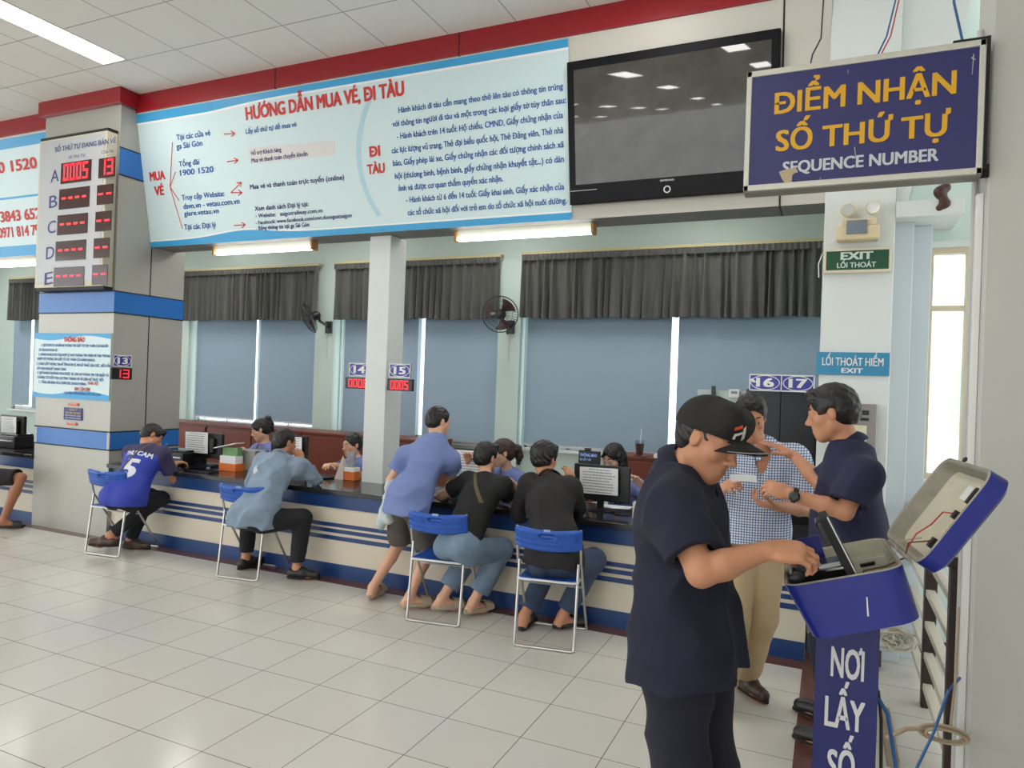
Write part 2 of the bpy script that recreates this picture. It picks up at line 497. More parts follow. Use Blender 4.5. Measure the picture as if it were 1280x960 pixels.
# upper beams beside the sign
m = M().box(0.337, 0.70, 4.98, 5.42, 2.80, 2.90)
m.add([(0.34, 5.05, ZC), (0.34, 5.05, 2.9), (0.40, 5.05, 2.9), (0.80, 5.05, ZC), (0.34, 5.4, ZC), (0.34, 5.4, 2.9), (0.40, 5.4, 2.9), (0.80, 5.4, ZC)],
      [(3, 2, 1, 0), (4, 5, 6, 7), (0, 1, 5, 4), (1, 2, 6, 5), (2, 3, 7, 6), (3, 0, 4, 7)])
struct('wall_haunch', m, m_white, smooth=False, bevel=0.004)
struct('pillar_near', M().box(0.53, 1.75, 3.25, 3.56, 0, ZC), m_greywhite, smooth=False, bevel=0.008, label='grey white pillar at the right edge carrying the blue sign')
# brown tile borders on the floor
struct('trim_2', M().box(-16, -0.10, 4.70, 4.86, 0.0, 0.003).box(-0.10, 0.085, -6, 5.0, 0.0, 0.003), m_brown_tile, smooth=False)

# ceiling lights
m_panel = mat('lit_panel', (255, 253, 248), 0.5, emit=PANEL_POWER)
lamp = None
for r_, yc in enumerate([3.75 - 3.576 * k for k in range(7)]):
    for c_, xc in enumerate((-15.6, -10.8, -6.03, -1.25) + ((-8.4, 0.9) if r_ > 1 else ())):
        if lamp is None:
            lamp = thing('ceiling_light', 'recessed fluorescent ceiling panel', 'ceiling light', (xc, yc, ZC))
            lamp0 = (xc, yc)
            obj('frame', M().box(xc - .155, xc + .155, yc - .605, yc - .59, ZC - .006, ZC).box(xc - .155, xc + .155, yc + .59, yc + .605, ZC - .006, ZC)
                .box(xc - .155, xc - .14, yc - .605, yc + .605, ZC - .006, ZC).box(xc + .14, xc + .155, yc - .605, yc + .605, ZC - .006, ZC), m_whitep, lamp, smooth=False)
            obj('diffuser', M().box(xc - .14, xc + .14, yc - .59, yc + .59, ZC - .004, ZC - .001), m_panel, lamp, smooth=False)
            l = lamp
        else:
            l = copy_tree(lamp); l.location = (xc, yc, ZC)
        if r_ == 0 and c_ == 2: l['label'] = 'long recessed fluorescent ceiling light at the top left of the photo'
        else:
            l['label'] = 'recessed fluorescent ceiling light behind the viewer, seen only in reflections'; l['group'] = 'ceiling lights behind the viewer'

for xc, yc in ((-3.1, -1.5), (-3.35, -5.9), (-3.9, -12.8), (-4.4, -20.0)):
    l = copy_tree(lamp); l.location = (xc, yc, ZC); l['label'] = 'recessed fluorescent ceiling light behind the viewer, seen only in reflections'; l['group'] = 'ceiling lights behind the viewer'
for xc in (-13.0, -10.4, -7.8, -5.6, -3.4, -1.2):       # unseen panels added behind the fascia to brighten the office
    l = copy_tree(lamp); l.location = (xc, 6.5, 3.70); l['label'] = 'unseen ceiling panel added to brighten the office, hidden from the hall by the fascia'; l['group'] = 'added office light panels'
# a pale building across the yard, seen through the right window
bd = thing('apartment_building', 'pale building with shuttered windows seen through the bright right window', 'building', (3.5, 16, 0))
mb = M().box(0.5, 8.5, 16, 22, 0, 3.0)
obj('wall', mb, mat('pale_render', (235, 235, 230), 0.8), bd, smooth=False)
for i in range(4):
    for j in range(1):
        x = 2.2 + i * 1.6
        f_ = obj('window', M().box(x, x + .8, 15.96, 16.0, 1.0 + 1.5 * j, 2.3 + 1.5 * j), m_frame, bd, smooth=False)
        obj('pane', M().box(x + .06, x + .74, 15.95, 15.96, 1.06 + 1.5 * j, 2.24 + 1.5 * j), mat('shutter_grey', (180, 185, 186), 0.5), f_, smooth=False)
obj('roof', M().box(0.2, 8.8, 15.7, 22.3, 3.0, 3.12), mat('pale_roof', (215, 215, 212), 0.8), bd, smooth=False)

# ================================================================== COUNTERS
m_granite = mat('black_granite', (38, 38, 40), 0.12, var=0.25, vscale=120)
m_apron = mat('counter_blue', (28, 62, 118), 0.3, var=0.06)
m_ccream = mat('counter_cream', (222, 212, 194), 0.35, var=0.03, vscale=4)
CT = 0.745
def counter(x0, x1, lab, lab2):
    c = thing('ticket_counter', lab, 'counter', (0.5 * (x0 + x1), 5.1, 0))
    obj('front_panel', M().box(x0, x1, 4.845, 4.90, 0.0, CT - .04), m_ccream, c, smooth=False)
    obj('apron', M().box(x0, x1, 4.83, 4.846, 0.585, CT - .04), m_apron, c, smooth=False)
    obj('plinth', M().box(x0, x1, 4.835, 4.846, 0.0, 0.118), m_apron, c, smooth=False)
    for z0, z1 in ((0.315, 0.35), (0.375, 0.407), (0.425, 0.457)):
        obj('stripe', M().box(x0, x1, 4.841, 4.846, z0, z1), m_apron, c, smooth=False)
    obj('side_panel', M().box(x1 - .03, x1, 4.90, 5.42, 0, CT - .04), m_ccream, c, smooth=False)
    t = obj('counter_top', M().box(x0, x1, 4.775, 5.50, CT - .04, CT), m_granite, smooth=False, bevel=0.004)
    tag(t, lab2, 'counter top')
counter(-6.527, -0.094, 'long cream ticket counter with three blue stripes right of the clad pillar', 'black granite top of the long ticket counter right of the clad pillar')
counter(-15.0, -7.703, 'cream ticket counter with blue stripes left of the clad pillar', 'black granite top of the counter left of the clad pillar')
# ================================================================== SIGNS AND BANNERS
m_btext = mat('banner_blue_ink', (38, 94, 166), 0.6)
m_navytext = mat('banner_navy_ink', (34, 40, 110), 0.6)
m_redtext = mat('banner_red_ink', (206, 48, 42), 0.6)
m_banner = mat('banner_vinyl', (208, 228, 232), 0.38, var=0.02, vscale=2)
m_bblue = mat('banner_border_blue', (48, 158, 214), 0.38)
m_bpale = mat('banner_pale_blue', (176, 212, 226), 0.4)
m_bwhite = mat('banner_white', (238, 242, 242), 0.4)
FAS = Plane((-6.53, 5.2 - .012 * 0, 2.975), FN)          # face of the fascia
BO = 0.012
fu = lambda px, py: FAS.uv(px, py)
HV = math.hypot(FT[1] - FB[1], FT[0] - FB[0])
W = -1.872 + 6.53
def FR(u0, u1, v0, v1, off): return FAS.rect(u0, u1, v0, v1, off)
def fband(m, fn_lo, fn_hi, u0, u1, off, n=40):
    for i in range(n):
        a = u0 + (u1 - u0) * i / n; b = u0 + (u1 - u0) * (i + 1) / n
        q = lambda u, v: FAS.p0 + FAS.right * u + FAS.up * v + FAS.n * off
        m.quad(q(a, fn_lo(a)), q(b, fn_lo(b)), q(b, fn_hi(b)), q(a, fn_hi(a)))
bn = thing('ticket_guide_banner', 'wide pale blue banner with red heading about buying tickets, over the counter', 'banner', (-4.2, 5.2, 2.975))
a_, b_, c_, d_ = FR(0.004, W, 0.0, HV - .02, 0.0)
obj('vinyl_sheet', M().slab(a_, b_, c_, d_, FAS.n * BO), m_banner, bn, smooth=False)
top_lo = lambda u: HV - .02 - (0.085 - 0.035 * math.sin(min(1, max(0, (u - 1.0) / 1.0)) * PI / 2) + 0.012 * min(1, u / 4.6))
m = M(); fband(m, top_lo, lambda u: HV - .02, 0.004, W, BO + .001)
obj('blue_border', m, m_bblue, bn, smooth=False); m = M()
bot_hi = lambda u: 0.055 + (0.05 * math.exp(-((u - 1.3) / .45) ** 2))
fband(m, lambda u: 0.0, bot_hi, 0.004, W, BO + .001)
obj('blue_border', m, m_bblue, bn, smooth=False)
m = M()
fband(m, lambda u: top_lo(u) - .018, top_lo, 0.004, W, BO + .001)
obj('white_border', m, m_bwhite, bn, smooth=False); m = M()
fband(m, bot_hi, lambda u: bot_hi(u) + .014, 0.004, W, BO + .001)
obj('white_border', m, m_bwhite, bn, smooth=False)
# pale disc outline
cu, cv = fu(612, 178); ru = cu - fu(452, 190)[0]
m = M()
for i in range(70):
    t0, t1 = 2 * PI * i / 70, 2 * PI * (i + 1) / 70
    pts = [(cu + r_ * math.cos(t), cv + r_ * .78 * math.sin(t)) for t, r_ in ((t0, ru), (t1, ru), (t1, ru + .05), (t0, ru + .05))]
    if all(0.1 < v < HV - .14 and 0.02 < u < W - .02 for u, v in pts):
        m.add([FAS.p0 + FAS.right * u + FAS.up * v + FAS.n * (BO + .0012) for u, v in pts], [(0, 1, 2, 3)])
obj('disc_outline', m, m_bpale, bn, smooth=False)
m = M()
pq = lambda x, y: FAS.p(x, y, BO + .0012)
m.quad(pq(313, 205), pq(420, 194), pq(420, 176), pq(312, 185))
obj('pasted_strip', m, mat('pinkish_paper', (222, 218, 218), 0.6), bn, smooth=False)
m = M()
T = lambda *a, **k: FAS.text(m, *a, off=BO + .002, **k)
T('HƯỚNG DẪN MUA VÉ, ĐI TÀU', (309.5, 149), (506, 120.5), 16.5, bold=.055)
obj('heading', m, m_redtext, bn, smooth=False); m = M()
T('MUA', (189.5, 226), (208, 224.5), 10.5, bold=.055); T('VÉ', (195.5, 244.5), (206.5, 243.5), 11, bold=.055)
obj('red_lettering', m, m_redtext, bn, smooth=False); m = M()
T('ĐI', (464, 196), (476, 195), 12.5, bold=.055); T('TÀU', (461, 217.5), (482, 216), 11.5, bold=.055)
obj('red_lettering', m, m_redtext, bn, smooth=False)
m = M()
for s, a, b, c in [
    ('Tại các cửa vé', (222.5, 175), (264.5, 170), 7), ('ga Sài Gòn', (222.5, 186), (254.5, 183), 7),
    ('Tổng đài', (225.5, 208), (250.5, 206), 6.5), ('1900 1520', (227, 219.5), (268.5, 215.5), 7),
    ('Truy cập Website:', (229, 250), (282, 245.5), 6.5), ('dsvn.vn - vetau.com.vn', (231, 260.5), (301, 255.5), 6.5),
    ('giare.vetau.vn', (232, 269.5), (275, 267), 6), ('Tại các Đại lý', (232, 287), (271.5, 284.5), 6.5),
    ('Lấy số thứ tự để mua vé', (309, 167), (372, 159), 6)]:
    T(s, a, b, c, bold=.034)
for s, a, b, c in [
    ('Hành khách đi tàu cần mang theo thẻ lên tàu có thông tin trùng', (499.5, 142), (704.5, 111), 7.4),
    ('với thông tin người đi tàu và một trong các loại giấy tờ tùy thân sau:', (492, 159), (708, 129), 7.4),
    ('- Hành khách trên 14 tuổi: Hộ chiếu, CMND, Giấy chứng nhận của', (497.5, 174), (704.5, 148), 7.4),
    ('các lực lượng vũ trang, Thẻ đại biểu quốc hội, Thẻ Đảng viên, Thẻ nhà', (491, 192), (705, 166.5), 7.4),
    ('báo, Giấy phép lái xe, Giấy chứng nhận các đối tượng chính sách xã', (492.5, 207.5), (705.5, 184.5), 7.4),
    ('hội (thương binh, bệnh binh, giấy chứng nhận khuyết tật...) có dán', (495, 223.5), (705.5, 203), 7.4),
    ('ảnh và được cơ quan thẩm quyền xác nhận.', (499, 238.5), (629.5, 227.5), 7.2),
    ('- Hành khách từ 6 đến 14 tuổi: Giấy khai sinh, Giấy xác nhận của', (509, 253), (706, 237.5), 7.2),
    ('các tổ chức xã hội đối với trẻ em do tổ chức xã hội nuôi dưỡng.', (511, 269), (709, 254.5), 7.2)]:
    T(s, a, b, c, bold=.030)
obj('blue_lettering', m, m_btext, bn, smooth=False)
m = M()
for s, a, b, c in [
    ('Hỗ trợ Khách hàng', (315.5, 194), (353, 190), 5.2), ('Mua vé thanh toán chuyển khoản', (316, 202.5), (386, 196), 5.4),
    ('Mua vé và thanh toán trực tuyến (online)', (314, 235), (431.5, 226.5), 6),
    ('Xem danh sách Đại lý tại:', (320, 263), (387, 258.5), 5.6),
    ('- Website:   saigonrailway.com.vn', (321, 272), (404.5, 266), 5),
    ('- Facebook: www.facebook.com/cnvt.duongsatsaigon', (321, 280), (441, 272.5), 4.8),
    ('- Bảng thông tin tại ga Sài Gòn', (321.5, 287.5), (388, 283.5), 5)]:
    T(s, a, b, c, bold=.026)
obj('navy_lettering', m, m_navytext, bn, smooth=False)
m = M()
def stroke(a, b, w=0.007):
    A = FAS.p(*a, BO + .002); B = FAS.p(*b, BO + .002); d = B - A; s_ = np.cross(FAS.n, d); s_ = s_ / np.linalg.norm(s_) * w
    m.quad(A - s_, B - s_, B + s_, A + s_)
def arrow(a, b):
    stroke(a, b, .005)
    d = np.array(b, float) - np.array(a, float); d /= np.linalg.norm(d); p_ = np.array((-d[1], d[0]))
    for s_ in (1, -1): stroke(tuple(np.array(b) - 5 * d + s_ * 3.6 * p_), b, .005)
for a, b in (((281, 168), (295, 167)), ((285, 202.5), (299, 200.5)), ((290, 241), (303, 228)), ((290, 241), (304, 241)), ((294, 282), (308, 281))):
    m = M(); arrow(a, b); obj('arrow', m, m_redtext, bn, smooth=False)
m = M()
for b in ((217, 178), (221, 215), (225.5, 251), (229.5, 286)): stroke((214, 234), b, .005)
obj('branching_lines', m, m_redtext, bn, smooth=False)
# banner on the left fascia
bn2 = thing('phone_banner', 'pale blue banner with red phone numbers left of the clad pillar', 'banner', (-9.6, 5.2, 2.975))
uL, uR = -9.0 + 6.53, -7.705 + 6.53
uL = -12.0 + 6.53
q_ = FR(uL, uR, 0.0, HV - .03, 0.0)
obj('vinyl_sheet', M().slab(*q_, FAS.n * BO), m_banner, bn2, smooth=False)
v1 = fu(20, 247)[1]
for lo__, hi__ in ((HV - .14, HV - .03), (0, .12), (v1 - .012, v1 + .012)): obj('blue_border', M().quad(*FR(uL, uR, lo__, hi__, BO + .001)), m_bblue, bn2, smooth=False)
m = M()
for a_ in (('1900 1520', (-22, 219), (48, 211), 13), ('028 3843 652', (-20, 281), (52.5, 272), 12.5), ('0971 814 79', (1, 298.5), (51, 292.3), 12)):
    m = M(); T(*a_, bold=.045); obj('phone_number', m, m_redtext, bn2, smooth=False)

# television on the fascia
m_glossblack = mat('gloss_black', (14, 13, 18), 0.12)
def dusty_glass():
    m = mat('television_glass', (70, 68, 65), 0.02, var=0.0, spec=0.5)
    nt = m.node_tree; b = nt.nodes['Principled BSDF']
    tc = nt.nodes.new('ShaderNodeTexCoord')
    n = nt.nodes.new('ShaderNodeTexNoise'); n.inputs['Scale'].default_value = 5; n.inputs['Detail'].default_value = 8
    nt.links.new(tc.outputs['Object'], n.inputs['Vector'])
    r_ = nt.nodes.new('ShaderNodeValToRGB'); r_.color_ramp.elements[0].position = .35; r_.color_ramp.elements[1].position = .75
    r_.color_ramp.elements[0].color = srgb((64, 62, 59)); r_.color_ramp.elements[1].color = srgb((82, 79, 75))
    nt.links.new(n.outputs['Fac'], r_.inputs[0]); nt.links.new(r_.outputs[0], b.inputs['Base Color'])
    return m
tv = thing('television', 'large flat black television with a dusty grey screen right of the wide banner', 'television', (-1.1, 5.1, 3.1))
u0, v0 = fu(715.5, 247); u1, v1 = fu(977, 38)
v0 = 0.105
q_ = lambda a, b, c, d, o: FR(a, b, c, d, o)
th = 0.07
obj('bezel', M().slab(*FR(u0, u1, v0, v1, 0.0), FAS.n * th), mat('television_bezel', (12, 11, 15), 0.35, spec=0.15), tv, smooth=False, bevel=.008)
obj('screen', M().slab(*FR(u0 + .055, u1 - .055, v0 + .145, v1 - .065, th - .004), FAS.n * .006), dusty_glass(), tv, smooth=False)
for ua, ub in ((u0 + .01, u0 + .22), (u1 - .22, u1 - .01)): obj('trim_strip', M().slab(*FR(ua, ub, v0 + .100, v0 + .103, th), FAS.n * .002), m_alu, tv, smooth=False)
m = M(); um = 0.5 * (u0 + u1)
ring = [FAS.p0 + FAS.right * (um + .022 * math.cos(t)) + FAS.up * (v0 + .06 + .022 * math.sin(t)) + FAS.n * (th + .002) for t in [2 * PI * k / 24 for k in range(24)]]
m.tube(ring, .0045, 6, closed=True)
obj('power_ring', m, m_whitep, tv)
m = M(); q = FR(um - .05, um + .05, v0 + .118, v0 + .13, th + .001); put_text(m, 'SAMSUNG', q[0], q[1], .013, FAS.up, FAS.n, .0015, .01)
obj('brand_lettering', m, m_alu, tv, smooth=False)

# queue number board on the pillar
m_led_off = mat('led_window', (58, 22, 22), 0.08)
m_led = mat('led_red', (255, 36, 48), 0.4, emit=1.7)
m_boardface = mat('board_face', (186, 188, 192), 0.3)
m_boardframe = mat('board_cream_frame', (206, 198, 176), 0.4)
m_boardink = mat('board_blue_ink', (40, 46, 120), 0.5)
bx0, bx1, bz0, bz1, by = -7.60, -6.56, 2.50, 4.03, 4.68
qb = thing('queue_number_board', 'electronic queue board with rows A to E and red digits on the clad pillar', 'display board', (0.5 * (bx0 + bx1), 4.75, bz0))
obj('case', M().box(bx0, bx1, by, 4.797, bz0, bz1), m_boardframe, qb, smooth=False, bevel=.006)
obj('face', M().box(bx0 + .035, bx1 - .03, by - .004, by, bz0 + .05, bz1 - .02), m_boardface, qb, smooth=False)
obj('dark_gap', M().box(bx0, bx1, by + .01, 4.797, bz1, bz1 + .03).box(bx0, bx1, by + .02, 4.797, bz0 - .03, bz0), m_gasket, qb, smooth=False)
BP = Plane((0, by - .004, 0), (0, -1, 0))
m = M()
BP.text(m, 'SỐ THỨ TỰ ĐANG BÁN VÉ', (69, 190.5), (145, 178), 6, bold=.02)
BP.text(m, 'Số Thứ Tự', (86, 198.5), (106.5, 195.5), 3.6, bold=.01); BP.text(m, 'Cửa Vé', (127, 192.5), (142, 190), 3.6, bold=.01)
rows = 'ABCDE'
for i, ch in enumerate(rows):
    A = BP.p(63.5 - i * 1.95, 228.5 + i * 32.0); B = BP.p(73.5 - i * 1.95, 226.5 + i * 32.0)
    put_text(m, ch, A, B, .125, (0, 0, 1), (0, -1, 0), .002, .008)
obj('lettering', m, m_boardink, qb, smooth=False)
def lerp(a, b, t): return np.array(a) + (np.array(b) - np.array(a)) * t
SEG = {'0': 'abcdef', '1': 'bc', '3': 'abgcd', '5': 'afgcd', '8': 'abcdefg', '9': 'abcdfg', '-': 'g', '7': 'abc', '4': 'fgbc'}
def digits(m, s, pos, w, h, right, up, n, gap=0.25, t=0.13, ems=None):
    """seven segment figures, lower left corner at pos"""
    dw = w / (len(s) + gap * (len(s) - 1))
    for i, ch in enumerate(s):
        o_ = np.array(pos) + right * (i * dw * (1 + gap))
        th_ = t * h
        segs = {'a': (0, h - th_, dw, h), 'd': (0, 0, dw, th_), 'g': (0, h / 2 - th_ / 2, dw, h / 2 + th_ / 2), 'f': (0, h / 2, th_, h), 'e': (0, 0, th_, h / 2),
                'b': (dw - th_, h / 2, dw, h), 'c': (dw - th_, 0, dw, h / 2)}
        for k in SEG[ch]:
            a, b, c, d = segs[k]
            q = lambda u, v: o_ + right * u + up * v
            m.slab(q(a, b), q(c, b), q(c, d), q(a, d), n * .002)
XR = np.array((1.0, 0, 0)); ZU = np.array((0, 0, 1.0)); NM = np.array((0, -1.0, 0))
big = [(76.9, 204.5, 113.9, 224), (67.9, 334.7, 105, 355.5)]; sml = [(124, 198.7, 143.6, 219), (115.7, 331.5, 134.2, 354)]
wo = M()
for i in range(5):
    ms = M()
    for grp, txt in ((big, ['0005', '----'][i > 0]), (sml, ['13', '--'][i > 0])):
        a = lerp(grp[0], grp[1], i / 4.0)
        P0 = BP.p(a[0], a[1]); P1 = BP.p(a[2], a[3])
        z0, z1 = P1[2], P0[2]
        wo.box(P0[0], P1[0], by - .008, by - .002, z0 - .012, z1)
        w_ = P1[0] - P0[0]; hh = (z1 - z0)
        digits(ms, txt, (P0[0] + .1 * w_, by - .009, z0 + .08 * hh), w_ * .8, hh * .84, XR, ZU, NM, gap=.32 if txt[0] != '-' else .7, t=.12)
    obj('digit_row', ms, m_led, qb, smooth=False)
obj('display_window', wo, m_led_off, qb, smooth=False)

# notice poster and stickers on the pillar
PP = Plane((0, 4.795, 0), (0, -1, 0))
def rect_px(pl, x0, y0, x1, y1):
    A = pl.p(x0, y0); B = pl.p(x1, y1)
    return A, B
ps = thing('notice_poster', 'white notice poster with blue waves and red heading on the clad pillar', 'poster', (-7.1, 4.795, 1.36))
obj('sheet', M().box(-7.735, -6.545, 4.788, 4.797, 1.365, 2.04), m_banner, ps, smooth=False)
m = M(); m_lo = M()
for i in range(24):
    a = -7.735 + 1.19 * i / 24; b = a + 1.19 / 24
    ta = .05 + .025 * math.sin(i * .26 + .3); tb = .05 + .025 * math.sin((i + 1) * .26 + .3)
    m.quad((a, 4.786, 2.04 - ta), (b, 4.786, 2.04 - tb), (b, 4.786, 2.04), (a, 4.786, 2.04))
    m_lo.quad((a, 4.786, 1.365), (b, 4.786, 1.365), (b, 4.786, 1.365 + .11 - tb), (a, 4.786, 1.365 + .11 - ta))
obj('wave_border', m, m_bblue, ps, smooth=False); obj('wave_border', m_lo, m_bblue, ps, smooth=False)
PL = Plane((0, 4.787, 0), (0, -1, 0))
m = M(); PL.text(m, 'THÔNG BÁO', (80, 427.5), (106, 427), 5.5, bold=.05); obj('heading', m, m_redtext, ps, smooth=False); m = M(); PL.text(m, 'XIN CẢM ƠN!', (93, 488.5), (112.5, 488.5), 4, bold=.04); obj('red_lettering', m, m_redtext, ps, smooth=False); m = M()
PL.text(m, 'THÁI ĐỘ.', (109.5, 480.7), (123.5, 481.3), 3.4, bold=.02)
obj('red_lettering', m, m_redtext, ps, smooth=False)
m = M()
for s, a, b in [
    ('1. QUÝ KHÁCH CHUẨN BỊ THÔNG TIN GIẤY TỜ TÙY THÂN CỦA NGƯỜI', (52, 433.5), (135, 433.5)), ('ĐI TÀU KHI MUA VÉ.', (49, 439), (72, 439)),
    ('2. HÀNH KHÁCH ĐI TÀU HỢP LỆ KHI THÔNG TIN TRÊN VÉ TÀU TRÙNG', (48, 445), (138, 446)), ('KHỚP VỚI THÔNG TIN GIẤY TỜ TÙY THÂN CỦA HÀNH KHÁCH.', (47, 450.5), (119, 451)),
    ('3. CUNG CẤP THÔNG TIN VỀ TÊN ĐƠN VỊ, MÃ SỐ THUẾ, ĐỊA CHỈ... NẾU CẦN', (46, 457), (138.5, 458)), ('LẤY HÓA ĐƠN ĐỂ THANH TOÁN.', (46.5, 462.5), (83, 462.5)),
    ('4. QUÝ KHÁCH KHÔNG MUA ĐƯỢC VÉ, GHI LẠI THÔNG TIN TẠI QUẦY VÀ', (46.5, 468), (136, 470)), ('CHÚNG TÔI KIỂM TRA LẠI TÌNH TRẠNG VÉ VÀ LIÊN HỆ TRỰC TIẾP.', (47, 473.5), (130, 476)),
    ('5. TỔNG ĐÀI BÁN VÉ & CHĂM SÓC KHÁCH HÀNG:', (49, 479.5), (108, 481)), ('CN VẬN TẢI ĐƯỜNG SẮT SÀI GÒN', (80, 493), (126, 494.5))]:
    PL.text(m, s, a, b, 3.1, bold=.03)
obj('blue_lettering', m, m_btext, ps, smooth=False)
st = thing('notice_sticker', 'small dark blue sticker between two orange ones under the notice poster', 'sticker', at(91, 526, y=4.795))
A, B = rect_px(PP, 80.5, 509, 102.5, 526)
obj('sheet', M().box(A[0], B[0], 4.790, 4.797, B[2], A[2]), mat('sticker_navy', (34, 40, 120), 0.4), st, smooth=False)
ST = Plane((0, 4.789, 0), (0, -1, 0))
m = M(); ST.text(m, 'CHÚ Ý', (87, 513.5), (97, 513.5), 2.6, bold=.02); ST.text(m, 'GIỮ GÌN TÀI SẢN', (82, 517), (101, 517), 1.8, bold=.02)
obj('yellow_lettering', m, mat('sticker_yellow', (232, 200, 60), 0.5), st, smooth=False)
m = M(); ST.text(m, 'ĐỀ PHÒNG KẺ GIAN', (82, 520.3), (101, 520.3), 1.6, bold=.01); ST.text(m, 'MÓC TÚI HÀNH KHÁCH', (82, 523.5), (101, 523.5), 1.6, bold=.01)
obj('white_lettering', m, m_whitep, st, smooth=False)
m_orange = mat('orange_label', (226, 96, 52), 0.5)
for lab, (x0, y0, x1, y1) in (('orange sticker just above the small blue sticker', (85.5, 503.5, 98, 507.5)), ('orange sticker just below the small blue sticker', (84, 528, 96, 532))):
    A, B = rect_px(PP, x0, y0, x1, y1)
    s_ = thing('orange_sticker', lab + ' on the pillar', 'sticker', (A[0], 4.795, B[2]))
    obj('sheet', M().box(A[0], B[0], 4.791, 4.797, B[2], A[2]), m_orange, s_, smooth=False)
    m = M(); put_text(m, 'CẢNH BÁO', (A[0] + .02, 4.791, B[2] + .012), (B[0] - .02, 4.791, B[2] + .012), .018, ZU, NM, .001, .02)
    obj('lettering', m, m_whitep, s_, smooth=False)

# window number plates with their counters
m_plate = mat('plate_blue', (44, 44, 150), 0.3)
def number_plate(name, txt, org, right, w, h, lab, led=None, extra=None, rod=None):
    """plate standing along `right`, lower left corner org"""
    right = np.array(right, float); n = np.cross(right, ZU); org = np.array(org, float)
    q = lambda u, v, o=0: org + right * u + ZU * v + n * o
    c = q(w / 2, 0, -.005)
    t = thing(name, lab, 'sign', c)
    obj('plate', M().slab(q(0, 0), q(w, 0), q(w, h), q(0, h), -n * .01), m_plate, t, smooth=False)
    m = M()
    for a, b, c2, d in ((0, 0, w, .008), (0, h - .008, w, h), (0, 0, .008, h), (w - .008, 0, w, h)): m.slab(q(a, b), q(c2, b), q(c2, d), q(a, d), n * .002)
    k = len(txt)
    for i, s in enumerate(txt):
        cx = w * (i + .5) / k
        m.tube([q(cx + .44 * w / k * math.cos(t_), h / 2 + .42 * h * math.sin(t_), .001) for t_ in [2 * PI * j / 32 for j in range(32)]], .003, 5, closed=True)
        put_text(m, s, q(cx - .25 * w / k, h * .26), q(cx + .25 * w / k, h * .26), h * .5, ZU, n, .002, .05)
        if i: m.slab(q(w * i / k - .003, 0), q(w * i / k + .003, 0), q(w * i / k + .003, h), q(w * i / k - .003, h), n * .002)
    if extra: extra(m, q, n)
    obj('white_marking', m, m_whitep, t, smooth=False)
    if rod:
        obj('bracket', rod(q), m_alu, t)
    if led:
        l = thing('number_display', led[1], 'display', q(w / 2, -led[2] - .012, -.02))
        h2 = led[2]; x0, x1 = led[3], led[4]; g = .012
        obj('case', M().slab(q(x0, -h2 - g, .0), q(x1, -h2 - g, .0), q(x1, -g, .0), q(x0, -g, .0), -n * .035), m_black, l, smooth=False, bevel=.003)
        m = M(); digits(m, led[0], q(x0 + .14 * (x1 - x0), -h2 - g + .14 * h2, .001), .70 * (x1 - x0), h2 * .72, right, ZU, n, gap=.38, t=.105)
        obj('digits', m, m_led, l, smooth=False)
        if len(led) > 5: obj('bracket', M().slab(*[q(u, v, -.034) for u, v in ((led[5], -h2), (led[6], -h2), (led[6], -.03), (led[5], -.03))], -n * .03), m_alu, l, smooth=False)
a = at(166, 459, x=-6.526); z_ = a[2]
number_plate('window_number_plate', ['13'], (-6.524, 4.805, z_), (0, 1, 0), .205, .118, 'small blue plate with white number 13 on the side of the clad pillar',
             ('13', 'small black display with red digits under the number 13 plate', .115, -.012, .215))
a = at(436, 470, y=5.5)
number_plate('window_number_plate', ['14'], (a[0], 5.5, a[2]), (1, 0, 0), .24, .125, 'blue plate with white number 14 half hidden by the white column',
             ('0008', 'black display with red digits 0008 half hidden by the white column', .105, -.04, .26, .16, .262), rod=lambda q: M().slab(q(.18, .02, -.012), q(.26, .02, -.012), q(.26, .1, -.012), q(.18, .1, -.012), (0, .02, 0)))
a = at(486, 471.5, y=5.29)
number_plate('window_number_plate', ['15'], (a[0], 5.29, a[2]), (1, 0, 0), .225, .122, 'blue plate with white number 15 on the right of the white column',
             ('0005', 'black display with red digits 0005 on the right of the white column', .105, -.015, .245, .0, .06), rod=lambda q: M().slab(q(.0, .02, -.012), q(.03, .02, -.012), q(.03, .1, -.012), q(.0, .1, -.012), (0, .02, 0)))
a = at(936, 488, y=5.15); b = at(1018, 490, y=5.15)
def torn(m, q, n):
    for pts in ([(.0, .075), (.03, .055), (.05, .06), (.02, .085)], [(.44, .03), (.46, .02), (.47, .06), (.45, .055)]):
        m.add([q(u, v, .003) for u, v in pts], [(0, 1, 2, 3)])
number_plate('window_number_plate', ['16', '17'], (a[0], 5.15, a[2]), (1, 0, 0), b[0] - a[0], .115, 'long blue plate with white numbers 16 and 17 beside the right pillar', extra=torn,
             rod=lambda q: M().slab(q(.44, .02, -.012), q(.56, .02, -.012), q(.56, .06, -.012), q(.44, .06, -.012), (0, .02, 0)))

